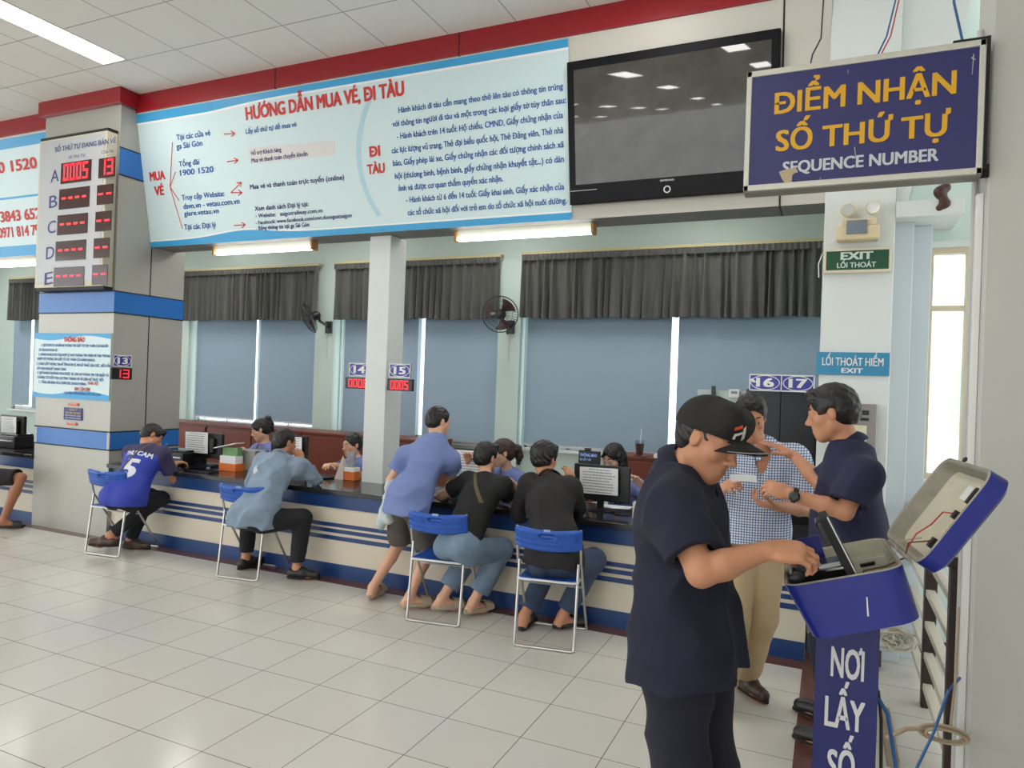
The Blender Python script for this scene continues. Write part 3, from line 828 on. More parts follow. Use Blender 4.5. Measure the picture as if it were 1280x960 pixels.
# exit signs and the emergency lamp on the right pillar
XP = Plane((0, 5.0, 0), (0, -1, 0))
A, B = rect_px(XP, 1030, 313, 1112, 342)
A2 = XP.p(1031, 343)
ex = thing('exit_sign', 'green exit sign box with white lettering in a cream frame on the right pillar', 'sign', (0.5 * (A[0] + B[0]), 4.98, A2[2]))
zt_, zb_ = A[2] + .0, A2[2]
obj('case', M().box(A[0], B[0] + .004, 4.955, 4.998, zb_, zt_), mat('cream_plastic', (226, 216, 190), 0.45), ex, smooth=False, bevel=.005)
obj('face', M().box(A[0] + .016, B[0] - .01, 4.951, 4.956, zb_ + .018, zt_ - .018), mat('exit_green', (36, 82, 58), 0.3), ex, smooth=False)
m = M(); xm = 0.5 * (A[0] + B[0]); hh = zt_ - zb_
put_text(m, 'EXIT', (xm - .088, 4.95, zb_ + hh * .53), (xm + .09, 4.95, zb_ + hh * .53), hh * .29, ZU, NM, .001, .05)
put_text(m, 'LỐI THOÁT', (xm - .11, 4.95, zb_ + hh * .2), (xm + .11, 4.95, zb_ + hh * .2), hh * .2, ZU, NM, .001, .03)
obj('lettering', m, mat('exit_white', (206, 220, 208), 0.4), ex, smooth=False)
obj('cable', M().tube([(A[0] + .02, 4.975, zt_), (A[0] - .01, 4.985, zt_ - .03), (A[0] - .03, 4.99, zt_ - .09), (A[0] - .025, 4.99, zb_ - .02)], .004, 6), m_whitep, ex)
A, B = rect_px(XP, 1021, 440, 1111.5, 465); A2 = XP.p(1021, 468)
bx = thing('exit_plate', 'bright blue plate reading exit in two languages on the right pillar, with a worn edge', 'sign', (0.5 * (A[0] + B[0]), 4.99, A2[2]))
zt_, zb_ = A[2], A2[2]; hh = zt_ - zb_
obj('plate', M().box(A[0], B[0], 4.985, 4.998, zb_, zt_), mat('exit_plate_blue', (40, 134, 176), 0.35), bx, smooth=False)
xm = 0.5 * (A[0] + B[0]); m = M()
put_text(m, 'LỐI THOÁT HIỂM', (xm - .175, 4.984, zb_ + hh * .42), (xm + .175, 4.984, zb_ + hh * .42), hh * .34, ZU, NM, .001, .02)
put_text(m, 'EXIT', (xm - .06, 4.984, zb_ + hh * .1), (xm + .06, 4.984, zb_ + hh * .1), hh * .2, ZU, NM, .001, .03)
obj('lettering', m, m_whitep, bx, smooth=False)
el = thing('emergency_light', 'cream twin headed emergency light above the exit signs', 'emergency light', at(1072, 300, y=4.95))
A, B = rect_px(XP, 1046, 285, 1098, 302)
m_elc = mat('aged_cream_plastic', (224, 206, 168), 0.45)
obj('case', M().box(A[0], B[0], 4.90, 4.998, B[2], A[2] - .01), m_elc, el, smooth=False, bevel=.012)
obj('head_bracket', M().box(A[0] + .03, B[0] - .02, 4.915, 4.99, A[2] - .01, A[2] + .035), m_elc, el, smooth=False, bevel=.006)
obj('label', M().box(A[0] + .055, B[0] - .07, 4.892, 4.90, B[2] + .035, A[2] + .02), mat('label_grey_blue', (120, 130, 140), 0.4), el, smooth=False)
for px, py in ((1060, 266.5), (1091, 263.5)):
    c = XP.p(px, py); c[1] = 4.93
    h_ = obj('lamp_head', M().lathe([(.024, .05), (.04, .02), (.045, -.01), (.042, -.02)], c, 20, (0, 1, 0)), m_elc, el)
    obj('reflector', M().lathe([(.002, .0), (.012, -.006), (.036, -.023), (.037, -.0235)], c, 20, (0, 1, 0)), mat('chrome', (230, 232, 235), 0.12, 1.0), h_)
obj('cable', M().tube([(A[0] + .0, 4.97, B[2] + .03), (A[0] - .03, 4.99, B[2] - .01), (A[0] - .05, 4.99, B[2] + .005)], .004, 6), m_whitep, el)

# the big blue sequence number sign on the near pillar
SY = 3.2
sx0, sx1 = -0.372, 0.503; sz0, sz1 = 2.548, 3.066
sg = thing('sequence_number_sign', 'large navy sign box with yellow and white lettering hanging at the upper right', 'sign', (0.5 * (sx0 + sx1), SY + .06, sz0))
m_signblue = mat('sign_navy', (42, 42, 104), 0.42, var=0.06, vscale=5)
m_signfr = mat('sign_aluminium', (205, 202, 192), 0.4, 0.3, var=0.08, vscale=30)
obj('face', M().box(sx0 + .02, sx1 - .02, SY - .002, SY + .02, sz0 + .02, sz1 - .02), m_signblue, sg, smooth=False)
m = M()
for x0, x1, z0, z1 in ((sx0, sx1, sz0, sz0 + .026), (sx0, sx1, sz1 - .026, sz1), (sx0, sx0 + .022, sz0, sz1), (sx1 - .022, sx1, sz0, sz1)):
    m.box(x0, x1, SY - .008, SY + .10, z0, z1)
obj('frame', m, m_signfr, sg, smooth=False, bevel=.003)
m = M()
for i in range(6): m.box(sx0, sx1, SY + .0 + .017 * i, SY + .006 + .017 * i, sz0 - .003, sz0)
obj('frame_rib', m, mat('rib_grey', (150, 146, 138), 0.5), sg, smooth=False)
obj('back_panel', M().box(sx0, sx1, SY + .095, SY + .10, sz0, sz1), m_signfr, sg, smooth=False)
SP = Plane((0, SY - .002, 0), (0, -1, 0))
s_ = lambda x, y: (900 + x / 3.556, 30 + y / 3.556)
m = M()
SP.text(m, 'ĐIỂM NHẬN', s_(245, 394), s_(1045, 316), 27, bold=.03)
SP.text(m, 'SỐ THỨ TỰ', s_(250, 561), s_(1018, 498), 26, bold=.03)
obj('yellow_lettering', m, mat('sign_yellow', (228, 172, 24), 0.4), sg, smooth=False)
m = M(); SP.text(m, 'SEQUENCE NUMBER', s_(280, 660), s_(968, 612), 14.5, bold=.035)
obj('white_lettering', m, mat('sign_white', (206, 208, 216), 0.4), sg, smooth=False)
m = M(); m.add([SP.p(*s_(x, y), .003) for x, y in ((262, 658), (300, 645), (338, 640), (343, 655), (322, 672), (318, 706), (292, 712), (275, 690))], [tuple(range(8))])
obj('torn_tape', m, mat('old_tape', (188, 170, 138), 0.7), sg, smooth=False)
m = M()
for a, b, w_ in (((598, 548), (604, 600), 2.2), ((447, 683), (446, 702), 1.5), ((1127, 135), (1120, 228), 2.2), ((570, 205), (568, 222), 1.5), ((1118, 150), (1135, 160), 4)):
    A, B = SP.p(*s_(*a), .003), SP.p(*s_(*b), .003); d = B - A; t_ = np.cross(NM, d); t_ = t_ / np.linalg.norm(t_) * .0016 * w_ / 2
    m.quad(A - t_, B - t_ * .4, B + t_ * .4, A + t_)
obj('scratches', m, mat('scratch_white', (190, 190, 200), 0.6), sg, smooth=False)
obj('wall_bracket', M().box(sx1 - .11, sx1 + .012, SY + .0, SY + .03, sz1, sz1 + .012).box(sx1, sx1 + .014, SY - .002, SY + .05, sz0 + .02, sz1 + .012).box(sx1 - .05, sx1 + .03, SY + .04, SY + .06, sz0 - .0, sz0 + .05), m_black_matt, sg, smooth=False)
def wire(name, lab, pts, r, mtl, cat='cable', n=6):
    o = obj(name, M().tube(pts, r, n), mtl); return tag(o, lab, cat)
m_wblue = mat('wire_blue', (40, 92, 150), 0.4); m_wblack = mat('wire_black', (40, 38, 40), 0.5); m_wred = mat('wire_red', (190, 66, 60), 0.4); m_wgrey = mat('wire_grey', (176, 170, 158), 0.5)
ys = SY + .05
A = SP.p(1095, 64); B = SP.p(1124, 0)
wire('power_wire', 'blue and black wire pair rising from the top edge of the navy sign', [(A[0], ys, sz1), (A[0] + .04, ys + .02, sz1 + .1), (B[0] + .0, ys + .05, 3.36), (B[0] + .05, ys + .2, ZC)], .0035, m_wblue)
wire('power_wire', 'thin red wire rising from the top edge of the navy sign', [(A[0] + .012, ys, sz1), (A[0] + .055, ys + .02, sz1 + .1), (B[0] + .012, ys + .05, 3.36), (B[0] + .07, ys + .2, ZC)], .003, m_wred)
A = SP.p(1208, 50); B = SP.p(1195, 0)
wire('power_wire', 'blue wire rising from the right end of the navy sign', [(A[0], ys, sz1), (B[0], ys, 3.25), (B[0] - .05, ys + .1, ZC)], .005, m_wblue)
A = SP.p(1018, 76); B = SP.p(1029, 0)
wire('power_wire', 'black forked wire hanging above the left part of the navy sign', [(A[0] - .02, ys, sz1 + .0), (A[0] - .01, ys, sz1 + .06), (B[0] - .005, ys + .02, 3.2), (B[0], ys + .03, 3.4), (B[0], ys + .05, ZC)], .0035, m_wblack)
# ================================================================== SOFT SHAPES: signed distance fields turned into one continuous surface
def nrm(v):
    v = np.array(v, float); return v / (np.linalg.norm(v) + 1e-12)
def rcone(a, b, ra, rb, k=0.02):
    a = np.array(a, float); b = np.array(b, float); d = b - a; L2 = float(d @ d) + 1e-9
    def fn(x, y, z):
        t = np.clip(((x - a[0]) * d[0] + (y - a[1]) * d[1] + (z - a[2]) * d[2]) / L2, 0, 1)
        return np.sqrt((x - a[0] - t * d[0]) ** 2 + (y - a[1] - t * d[1]) ** 2 + (z - a[2] - t * d[2]) ** 2) - (ra + (rb - ra) * t)
    r = max(ra, rb)
    return ('add', fn, np.minimum(a, b) - r, np.maximum(a, b) + r, k)
def ell(c, r, R=None, k=0.02):
    c = np.array(c, float); r = np.array(r, float); R = np.eye(3) if R is None else np.array(R)   # rows of R are the local axes
    def fn(x, y, z):
        x = x - c[0]; y = y - c[1]; z = z - c[2]
        q = [(R[i, 0] * x + R[i, 1] * y + R[i, 2] * z) / r[i] for i in range(3)]
        k0 = np.sqrt(q[0] ** 2 + q[1] ** 2 + q[2] ** 2)
        k1 = np.sqrt((q[0] / r[0]) ** 2 + (q[1] / r[1]) ** 2 + (q[2] / r[2]) ** 2) + 1e-9
        return k0 * (k0 - 1) / k1
    e = np.sqrt(((R * r[:, None]) ** 2).sum(0))
    return ('add', fn, c - e, c + e, k)
def rbox(c, hs, rad, R=None, k=0.01):
    c = np.array(c, float); R = np.eye(3) if R is None else np.array(R); hs = np.array(hs, float)
    def fn(x, y, z):
        x = x - c[0]; y = y - c[1]; z = z - c[2]
        q = [np.abs(R[i, 0] * x + R[i, 1] * y + R[i, 2] * z) - (hs[i] - rad) for i in range(3)]
        o = np.sqrt(sum(np.maximum(v, 0) ** 2 for v in q)) + np.minimum(np.maximum(np.maximum(q[0], q[1]), q[2]), 0)
        return o - rad
    e = np.abs(R.T) @ hs
    return ('add', fn, c - e, c + e, k)
def cut(pr, k=0.004): return ('cut', pr[1], pr[2], pr[3], k)
def half(p, n):
    """keep the side n points away from"""
    p = np.array(p, float); n = nrm(n)
    return ('half', lambda x, y, z: (x - p[0]) * n[0] + (y - p[1]) * n[1] + (z - p[2]) * n[2], None, None, 0)
def clipped(pr, *planes):
    """one shape cut by planes before it joins the rest"""
    f0 = pr[1]; fs = [h[1] for h in planes]
    def fn(x, y, z):
        d = f0(x, y, z)
        for f in fs: d = np.maximum(d, f(x, y, z))
        return d
    return (pr[0], fn, pr[2], pr[3], pr[4])
def folds(amp, seed, sx=1.0, sy=1.0, sz=1.0, freq=22.0):
    rs = np.random.RandomState(seed)
    K = [(nrm(rs.normal(size=3) * np.array((sx, sy, sz))) * freq * (0.6 + 1.3 * rs.rand()), rs.rand() * 6.28) for _ in range(6)]
    def fn(x, y, z):
        s = 0
        wx = 0.03 * np.sin(9 * z + 5 * x + seed); wy = 0.03 * np.sin(8 * x - 7 * z + 2 * seed)
        for kv, ph in K: s = s + np.sin(kv[0] * (x + wx) + kv[1] * (y + wy) + kv[2] * z + ph)
        return amp * (np.abs(s / 2.2) - 0.6)
    return ('noise', fn, None, None, 0)
def surface(prims, h):
    """evaluates the field and returns vertices and quads (naive surface nets)"""
    adds = [p for p in prims if p[0] == 'add']
    lo = np.min([p[2] for p in adds], 0) - 3 * h - .012; hi = np.max([p[3] for p in adds], 0) + 3 * h + .012
    n = np.ceil((hi - lo) / h).astype(int) + 1
    F = np.full(n, 1.0, np.float32)
    ax = [(lo[i] + h * np.arange(n[i])).astype(np.float32) for i in range(3)]
    def sl(a, b, mg):
        i0 = np.clip(np.floor((a - mg - lo) / h).astype(int), 0, n); i1 = np.clip(np.ceil((b + mg - lo) / h).astype(int) + 1, 0, n)
        s = tuple(slice(i0[i], i1[i]) for i in range(3))
        return s, ax[0][s[0]][:, None, None], ax[1][s[1]][None, :, None], ax[2][s[2]][None, None, :]
    for kind, fn, a, b, k in prims:
        if kind == 'add':
            s, x, y, z = sl(a, b, k + 4 * h)
            d = fn(x, y, z).astype(np.float32); o = F[s]
            if k > 0:
                q = np.maximum(k - np.abs(d - o), 0) / k
                F[s] = np.minimum(d, o) - q * q * k * 0.25
            else: F[s] = np.minimum(d, o)
        elif kind == 'cut':
            s, x, y, z = sl(a, b, k + 4 * h)
            d = -fn(x, y, z).astype(np.float32); o = F[s]
            q = np.maximum(k - np.abs(d - o), 0) / max(k, 1e-6)
            F[s] = np.maximum(d, o) + q * q * k * 0.25
        elif kind == 'half':
            F = np.maximum(F, fn(ax[0][:, None, None], ax[1][None, :, None], ax[2][None, None, :]).astype(np.float32))
        elif kind == 'noise':
            I = np.nonzero(np.abs(F) < 0.03)
            F[I] += fn(ax[0][I[0]], ax[1][I[1]], ax[2][I[2]]).astype(np.float32)
    F[0] = F[-1] = 1; F[:, 0] = F[:, -1] = 1; F[:, :, 0] = F[:, :, -1] = 1
    S = F < 0
    c = np.zeros(tuple(n - 1), np.int8)
    for i in (0, 1):
        for j in (0, 1):
            for l in (0, 1): c += S[i:n[0] - 1 + i, j:n[1] - 1 + j, l:n[2] - 1 + l]
    A = (c > 0) & (c < 8)
    I = np.argwhere(A)
    idx = np.full(A.shape, -1, np.int32); idx[A] = np.arange(len(I))
    corn = np.array([(i, j, l) for i in (0, 1) for j in (0, 1) for l in (0, 1)])
    vals = np.stack([F[I[:, 0] + q[0], I[:, 1] + q[1], I[:, 2] + q[2]] for q in corn], 1)
    acc = np.zeros((len(I), 3)); cnt = np.zeros(len(I))
    for e0 in range(8):
        for e1 in range(e0 + 1, 8):
            if np.abs(corn[e0] - corn[e1]).sum() != 1: continue
            f0, f1 = vals[:, e0], vals[:, e1]
            mk = (f0 < 0) != (f1 < 0)
            t = np.where(mk, f0 / np.where(mk, f0 - f1, 1), 0)
            acc += mk[:, None] * (corn[e0] + t[:, None] * (corn[e1] - corn[e0])); cnt += mk
    V = lo + h * (I + acc / cnt[:, None])
    Q = []
    for a in range(3):
        b, d = (a + 1) % 3, (a + 2) % 3
        s0 = [slice(None)] * 3; s1 = [slice(None)] * 3
        s0[a] = slice(0, -1); s1[a] = slice(1, None)
        X = S[tuple(s0)] != S[tuple(s1)]
        E = np.argwhere(X)
        E = E[(E[:, b] > 0) & (E[:, d] > 0) & (E[:, b] < n[b] - 1) & (E[:, d] < n[d] - 1)]
        ob = np.zeros(3, int); ob[b] = 1; od = np.zeros(3, int); od[d] = 1
        g = lambda P: idx[P[:, 0], P[:, 1], P[:, 2]]
        q = np.stack([g(E - ob - od), g(E - od), g(E), g(E - ob)], 1)
        flip = ~S[E[:, 0], E[:, 1], E[:, 2]]
        q[flip] = q[flip][:, ::-1]
        Q.append(q)
    Q = np.vstack(Q)
    return V, Q
def soft(name, prims, h, mtl, parent=None, frame=None, relax=1, loc=None, keep=None):
    V, Q = surface(prims, h)
    # relax the lattice pattern a little
    for _ in range(relax):
        e = np.vstack([Q[:, [0, 1]], Q[:, [1, 2]], Q[:, [2, 3]], Q[:, [3, 0]]])
        s = np.zeros_like(V); cn = np.zeros(len(V))
        for ax_ in range(3): s[:, ax_] = np.bincount(e[:, 0], V[e[:, 1], ax_], len(V)) + np.bincount(e[:, 1], V[e[:, 0], ax_], len(V))
        cn = np.bincount(e[:, 0], minlength=len(V)) + np.bincount(e[:, 1], minlength=len(V))
        V = V * 0.5 + 0.5 * s / np.maximum(cn, 1)[:, None]
    if frame is not None:
        c, R = frame; V = c + V @ R          # rows of R are the local axes in the world
    if parent is not None:
        l, rz = ROOT[parent.name]; V = V - l
        if rz:
            cc, ss = math.cos(-rz), math.sin(-rz); V = np.stack([cc * V[:, 0] - ss * V[:, 1], ss * V[:, 0] + cc * V[:, 1], V[:, 2]], 1)
    else:
        l = np.array(loc if loc is not None else (0.5 * (V[:, 0].min() + V[:, 0].max()), 0.5 * (V[:, 1].min() + V[:, 1].max()), V[:, 2].min())); rz = 0; V = V - l
    me = bpy.data.meshes.new(name)
    me.vertices.add(len(V)); me.vertices.foreach_set('co', V.astype(np.float32).ravel())
    me.loops.add(Q.size); me.loops.foreach_set('vertex_index', Q.astype(np.int32).ravel())
    me.polygons.add(len(Q)); me.polygons.foreach_set('loop_start', np.arange(0, Q.size, 4, dtype=np.int32))
    me.polygons.foreach_set('use_smooth', np.ones(len(Q), bool))
    me.update(calc_edges=True); me.validate()
    me.materials.append(mtl)
    o = bpy.data.objects.new(name, me); COL.objects.link(o)
    if parent is not None: o.parent = parent
    else: o.location = l
    ROOT[o.name] = (l, rz)
    return o

# ================================================================== PEOPLE
def skin_mat(name, rgb):
    m = mat(name, rgb, 0.5, var=0.06, vscale=14, bump=0.05, bscale=220)
    b = m.node_tree.nodes['Principled BSDF']
    b.inputs['Subsurface Weight'].default_value = 0.0
    return m
m_hair = mat('black_hair', (22, 19, 18), 0.42, var=0.25, vscale=60, bump=0.5, bscale=90, bstretch=(1, 1, .18))
m_hair2 = mat('brown_tipped_hair', (58, 40, 32), 0.45, var=0.3, vscale=40, bump=0.5, bscale=90, bstretch=(1, 1, .18))
m_eyew = mat('eye_white', (220, 214, 208), 0.25); m_iris = mat('eye_dark', (28, 20, 16), 0.15)
m_brow = mat('eyebrow', (40, 32, 28), 0.7)

def ik(a, c, l1, l2, pole):
    """middle joint of a two part limb"""
    a = np.array(a, float); c = np.array(c, float); d = c - a; L = np.linalg.norm(d)
    L2 = min(L, (l1 + l2) * 0.999)
    x = (l1 ** 2 - l2 ** 2 + L2 ** 2) / (2 * L2); h = math.sqrt(max(l1 ** 2 - x ** 2, 0))
    u = d / L; p = np.array(pole, float); p = p - u * (p @ u); p = nrm(p)
    return a + u * x + p * h
def hand_prims(W, d, n, side, curl=(25, 30, 25), thumb=(0.55, 0.75, 0.25), sc=1.0, spread=0.06, fcurl=None):
    """wrist W, fingers along d, palm facing n; side 'R' or 'L'"""
    d = nrm(d); n = np.array(n, float); n = nrm(n - d * (n @ d))
    lat = np.cross(d, n) * (1 if side == 'R' else -1)           # towards the thumb
    W = np.array(W, float); out = []
    R = np.stack([d, lat, n])
    out.append(ell(W + d * .048 * sc, (.052 * sc, .040 * sc, .017 * sc), R, .02))
    out.append(rbox(W + d * .060 * sc - n * .002, (.034 * sc, .037 * sc, .0125 * sc), .012 * sc, R, .012))
    out.append(ell(W + d * .030 * sc + lat * .022 * sc + n * .008, (.032 * sc, .016 * sc, .015 * sc), R, .014))
    LEN = (.074, .083, .077, .060); OFF = (.029, .010, -.010, -.028); BACK = (.088, .093, .088, .080)
    for i in range(4):
        cu = fcurl[i] if fcurl else curl
        p = W + d * BACK[i] * sc + lat * OFF[i] * sc
        ang = 0; dir_ = nrm(d + lat * spread * (1.5 - i))
        r0 = (.0088, .0092, .0088, .0078)[i] * sc
        out.append(rcone(W + d * .055 * sc + lat * OFF[i] * .9 * sc, p, r0 * 1.05, r0 * 1.1, .008))
        for sgm, (fr, cr) in enumerate(zip((.46, .30, .24), cu)):
            ang += math.radians(cr)
            dd = dir_ * math.cos(ang) + n * math.sin(ang)
            q = p + dd * LEN[i] * fr * sc
            out.append(rcone(p, q, r0 * (1.05 - .1 * sgm), r0 * (.97 - .1 * sgm), .004))
            p = q
    p = W + d * .028 * sc + lat * .030 * sc + n * .006
    t = nrm(d * thumb[0] + lat * thumb[1] + n * thumb[2])
    out.append(rcone(W + d * .012 * sc + lat * .012 * sc, p, .013 * sc, .0125 * sc, .012))
    for L, b, r0 in ((.040, 0.0, .0118), (.032, .22, .0105), (.026, .30, .0095)):
        t = nrm(t + d * b * .9 + n * b * .3)
        q = p + t * L * sc; out.append(rcone(p, q, r0 * sc, r0 * .92 * sc, .006)); p = q
    return out
def head_prims(c, R, sc=1.0, female=False, lids=True):
    L = lambda x, y, z: c + (np.array((x, y, z)) * sc) @ R
    E = lambda p, r, k=.012: ell(L(*p), np.array(r) * sc, R, k * sc)
    C = lambda a, b, ra, rb, k=.01: rcone(L(*a), L(*b), ra * sc, rb * sc, k * sc)
    j = .90 if female else 1.0
    out = [E((0, -.012, .030), (.074, .094, .082)), E((0, .026, -.030), (.058 * j, .058, .074), .03), E((0, .058, -.094), (.022 * j, .020, .019), .03)]
    for s in (1, -1):
        out += [C((s * .047 * j, .002, -.055), (s * .016, .058, -.094), .022, .017, .03),
                E((s * .040, .050, -.022), (.022, .022, .018), .025),
                C((s * .012, .078, .020), (s * .043, .062, .022), .0125, .011, .016)]
    out += [C((0, .080, .016), (0, .100, -.024), .0085, .0115, .010), E((0, .106, -.030), (.0125, .0115, .0105), .008)]
    for s in (1, -1): out.append(E((s * .0135, .094, -.034), (.0085, .010, .0075), .008))
    out += [E((0, .072, -.062), (.030, .018, .024), .02), C((-.018, .083, -.0580), (.018, .083, -.0580), .0070, .0070, .006), C((-.015, .0835, -.0690), (.015, .0835, -.0690), .0078, .0078, .006)]
    for s in (1, -1):
        out.append(cut(E((s * .031, .092, .003), (.0155, .014, .0085)), .014 * sc))
        out.append(E((s * .031, .070, .003), (.0155, .0145, .0125), .004))
        if lids: out.append(E((s * .031, .0725, .0085), (.0165, .0150, .0090), .004))
    out.append(cut(C((-.020, .092, -.0635), (.020, .092, -.0635), .0028, .0028), .004))
    for s in (1, -1):
        out.append(E((s * .0760, -.008, -.003), (.0080, .0165, .029), .008))
        out.append(cut(E((s * .086, -.004, .002), (.0075, .009, .016)), .004))
    return out
def frame_of(fwd, up):
    f = nrm(fwd); u = np.array(up, float); u = nrm(u - f * (u @ f)); r = np.cross(f, u)
    return np.stack([r, f, u])
def face_parts(par, c, R, sc, skin, iris_up=0.0, lips_rgb=(150, 92, 84)):
    L = lambda x, y, z: c + (np.array((x, y, z)) * sc) @ R
    for s in (1, -1):
        m = M(); Re = R.T
        m.ellipsoid(L(s * .031, .0730, .0015), (.0128 * sc, .0128 * sc, .0085 * sc), Re, 14, 10, 0)
        m.ellipsoid(L(s * .031, .0812, .0005 + iris_up), (.0062 * sc, .0052 * sc, .0062 * sc), Re, 12, 8, 1)
        obj('eye', m, [m_eyew, m_iris], par)
        m = M(); m.tube([L(s * .014, .0885, .0245), L(s * .024, .0865, .0295), L(s * .036, .079, .0295), L(s * .049, .066, .0235)], [.0030 * sc, .0040 * sc, .0036 * sc, .0016 * sc], 7)
        obj('eyebrow', m, m_brow, par)
    m = M(); Re = R.T
    m.ellipsoid(L(0, .0862, -.0590), (.0225 * sc, .0056 * sc, .0042 * sc), Re, 14, 8); m.ellipsoid(L(0, .0868, -.0690), (.0190 * sc, .0062 * sc, .0052 * sc), Re, 14, 8)
    obj('lips', m, mat('lips_%d_%d_%d' % lips_rgb, lips_rgb, 0.45), par)
def hair_prims(sc, style):
    E = lambda p, r, k=.012: ell(np.array(p) * sc, np.array(r) * sc, None, k * sc)
    C = lambda a, b, ra, rb, k=.015: rcone(np.array(a) * sc, np.array(b) * sc, ra * sc, rb * sc, k * sc)
    B = lambda p, hs, rad=.01: rbox(np.array(p) * sc, np.array(hs) * sc, rad * sc)
    P = []
    if style in ('short', 'crop', 'cap', 'thick', 'parted', 'shaved'):
        t = {'short': 1.0, 'crop': .6, 'cap': .1, 'thick': 1.5, 'parted': 1.2, 'shaved': .3}[style]
        P.append(E((0, -.014, .034), (.0755 + .007 * t, .0955 + .007 * t, .084 + .010 * t)))
        P.append(E((0, -.055, -.010), (.062 + .005 * t - (.004 if style == 'cap' else 0), .050 + .006 * t - (.003 if style == 'cap' else 0), .060), .03))
        if style in ('thick', 'parted', 'short'): P += [C((-.035, .066, .088), (.040, .064, .088), .022, .022, .03)]
        if style == 'thick': P += [E((0, -.03, .05), (.088, .10, .085), .02)]
        if style == 'parted': P += [C((.040, .055, .090), (.066, .050, .050), .016, .010, .02), C((-.03, .064, .092), (-.062, .052, .060), .016, .010, .02)]
        P.append(cut(E((0, .100, -.030), (.078, .080, .098)), .008 * sc))
        P.append(cut(B((0, .075, -.055), (.2, .090, .052)), .006 * sc))
        P.append(cut(B((0, .0, -.118), (.2, .2, .055)), .01 * sc))
        for s in (1, -1): P.append(cut(E((s * .085, -.002, -.012), (.022, .026, .034)), .006 * sc))
    else:
        P.append(E((0, -.014, .034), (.081, .101, .091)))
        P.append(E((0, -.055, -.015), (.066, .052, .062), .03))
        P.append(cut(E((0, .100, -.034), (.066, .075, .100)), .008 * sc))
        P.append(cut(B((0, .090, -.07), (.2, .080, .055)), .006 * sc))
        if style != 'long': P.append(cut(B((0, .0, -.128), (.2, .2, .055)), .01 * sc))
        if style == 'ponytail':
            P += [C((0, -.10, .045), (0, -.135, .025), .028, .034), C((0, -.135, .025), (.01, -.150, -.04), .034, .034), C((.01, -.150, -.04), (.015, -.140, -.10), .034, .018)]
        if style == 'bun':
            P += [C((0, -.08, .085), (0, -.105, .095), .028, .034), C((0, -.11, .09), (.0, -.125, .03), .028, .024), C((0, -.125, .03), (0, -.115, -.05), .024, .012)]
        if style == 'long':
            for s in (1, -1):
                P += [C((s * .070, .005, .03), (s * .074, .000, -.06), .022, .024, .03), C((s * .074, .0, -.06), (s * .078, -.01, -.16), .024, .020, .03)]
            P += [C((0, -.09, -.02), (0, -.10, -.16), .05, .045, .04), C((-.05, .062, .075), (-.058, .066, .03), .018, .012), C((.0, .078, .085), (-.045, .076, .045), .018, .012), C((.0, .078, .085), (.05, .072, .04), .018, .012)]
    P.append(('noise', lambda x, y, z: .0016 * np.sin(150 * x + 30 * y + 6 * np.sin(30 * z)) + .0014 * np.sin(120 * y - 90 * x + 5 * np.sin(40 * z)), None, None, 0))
    return P

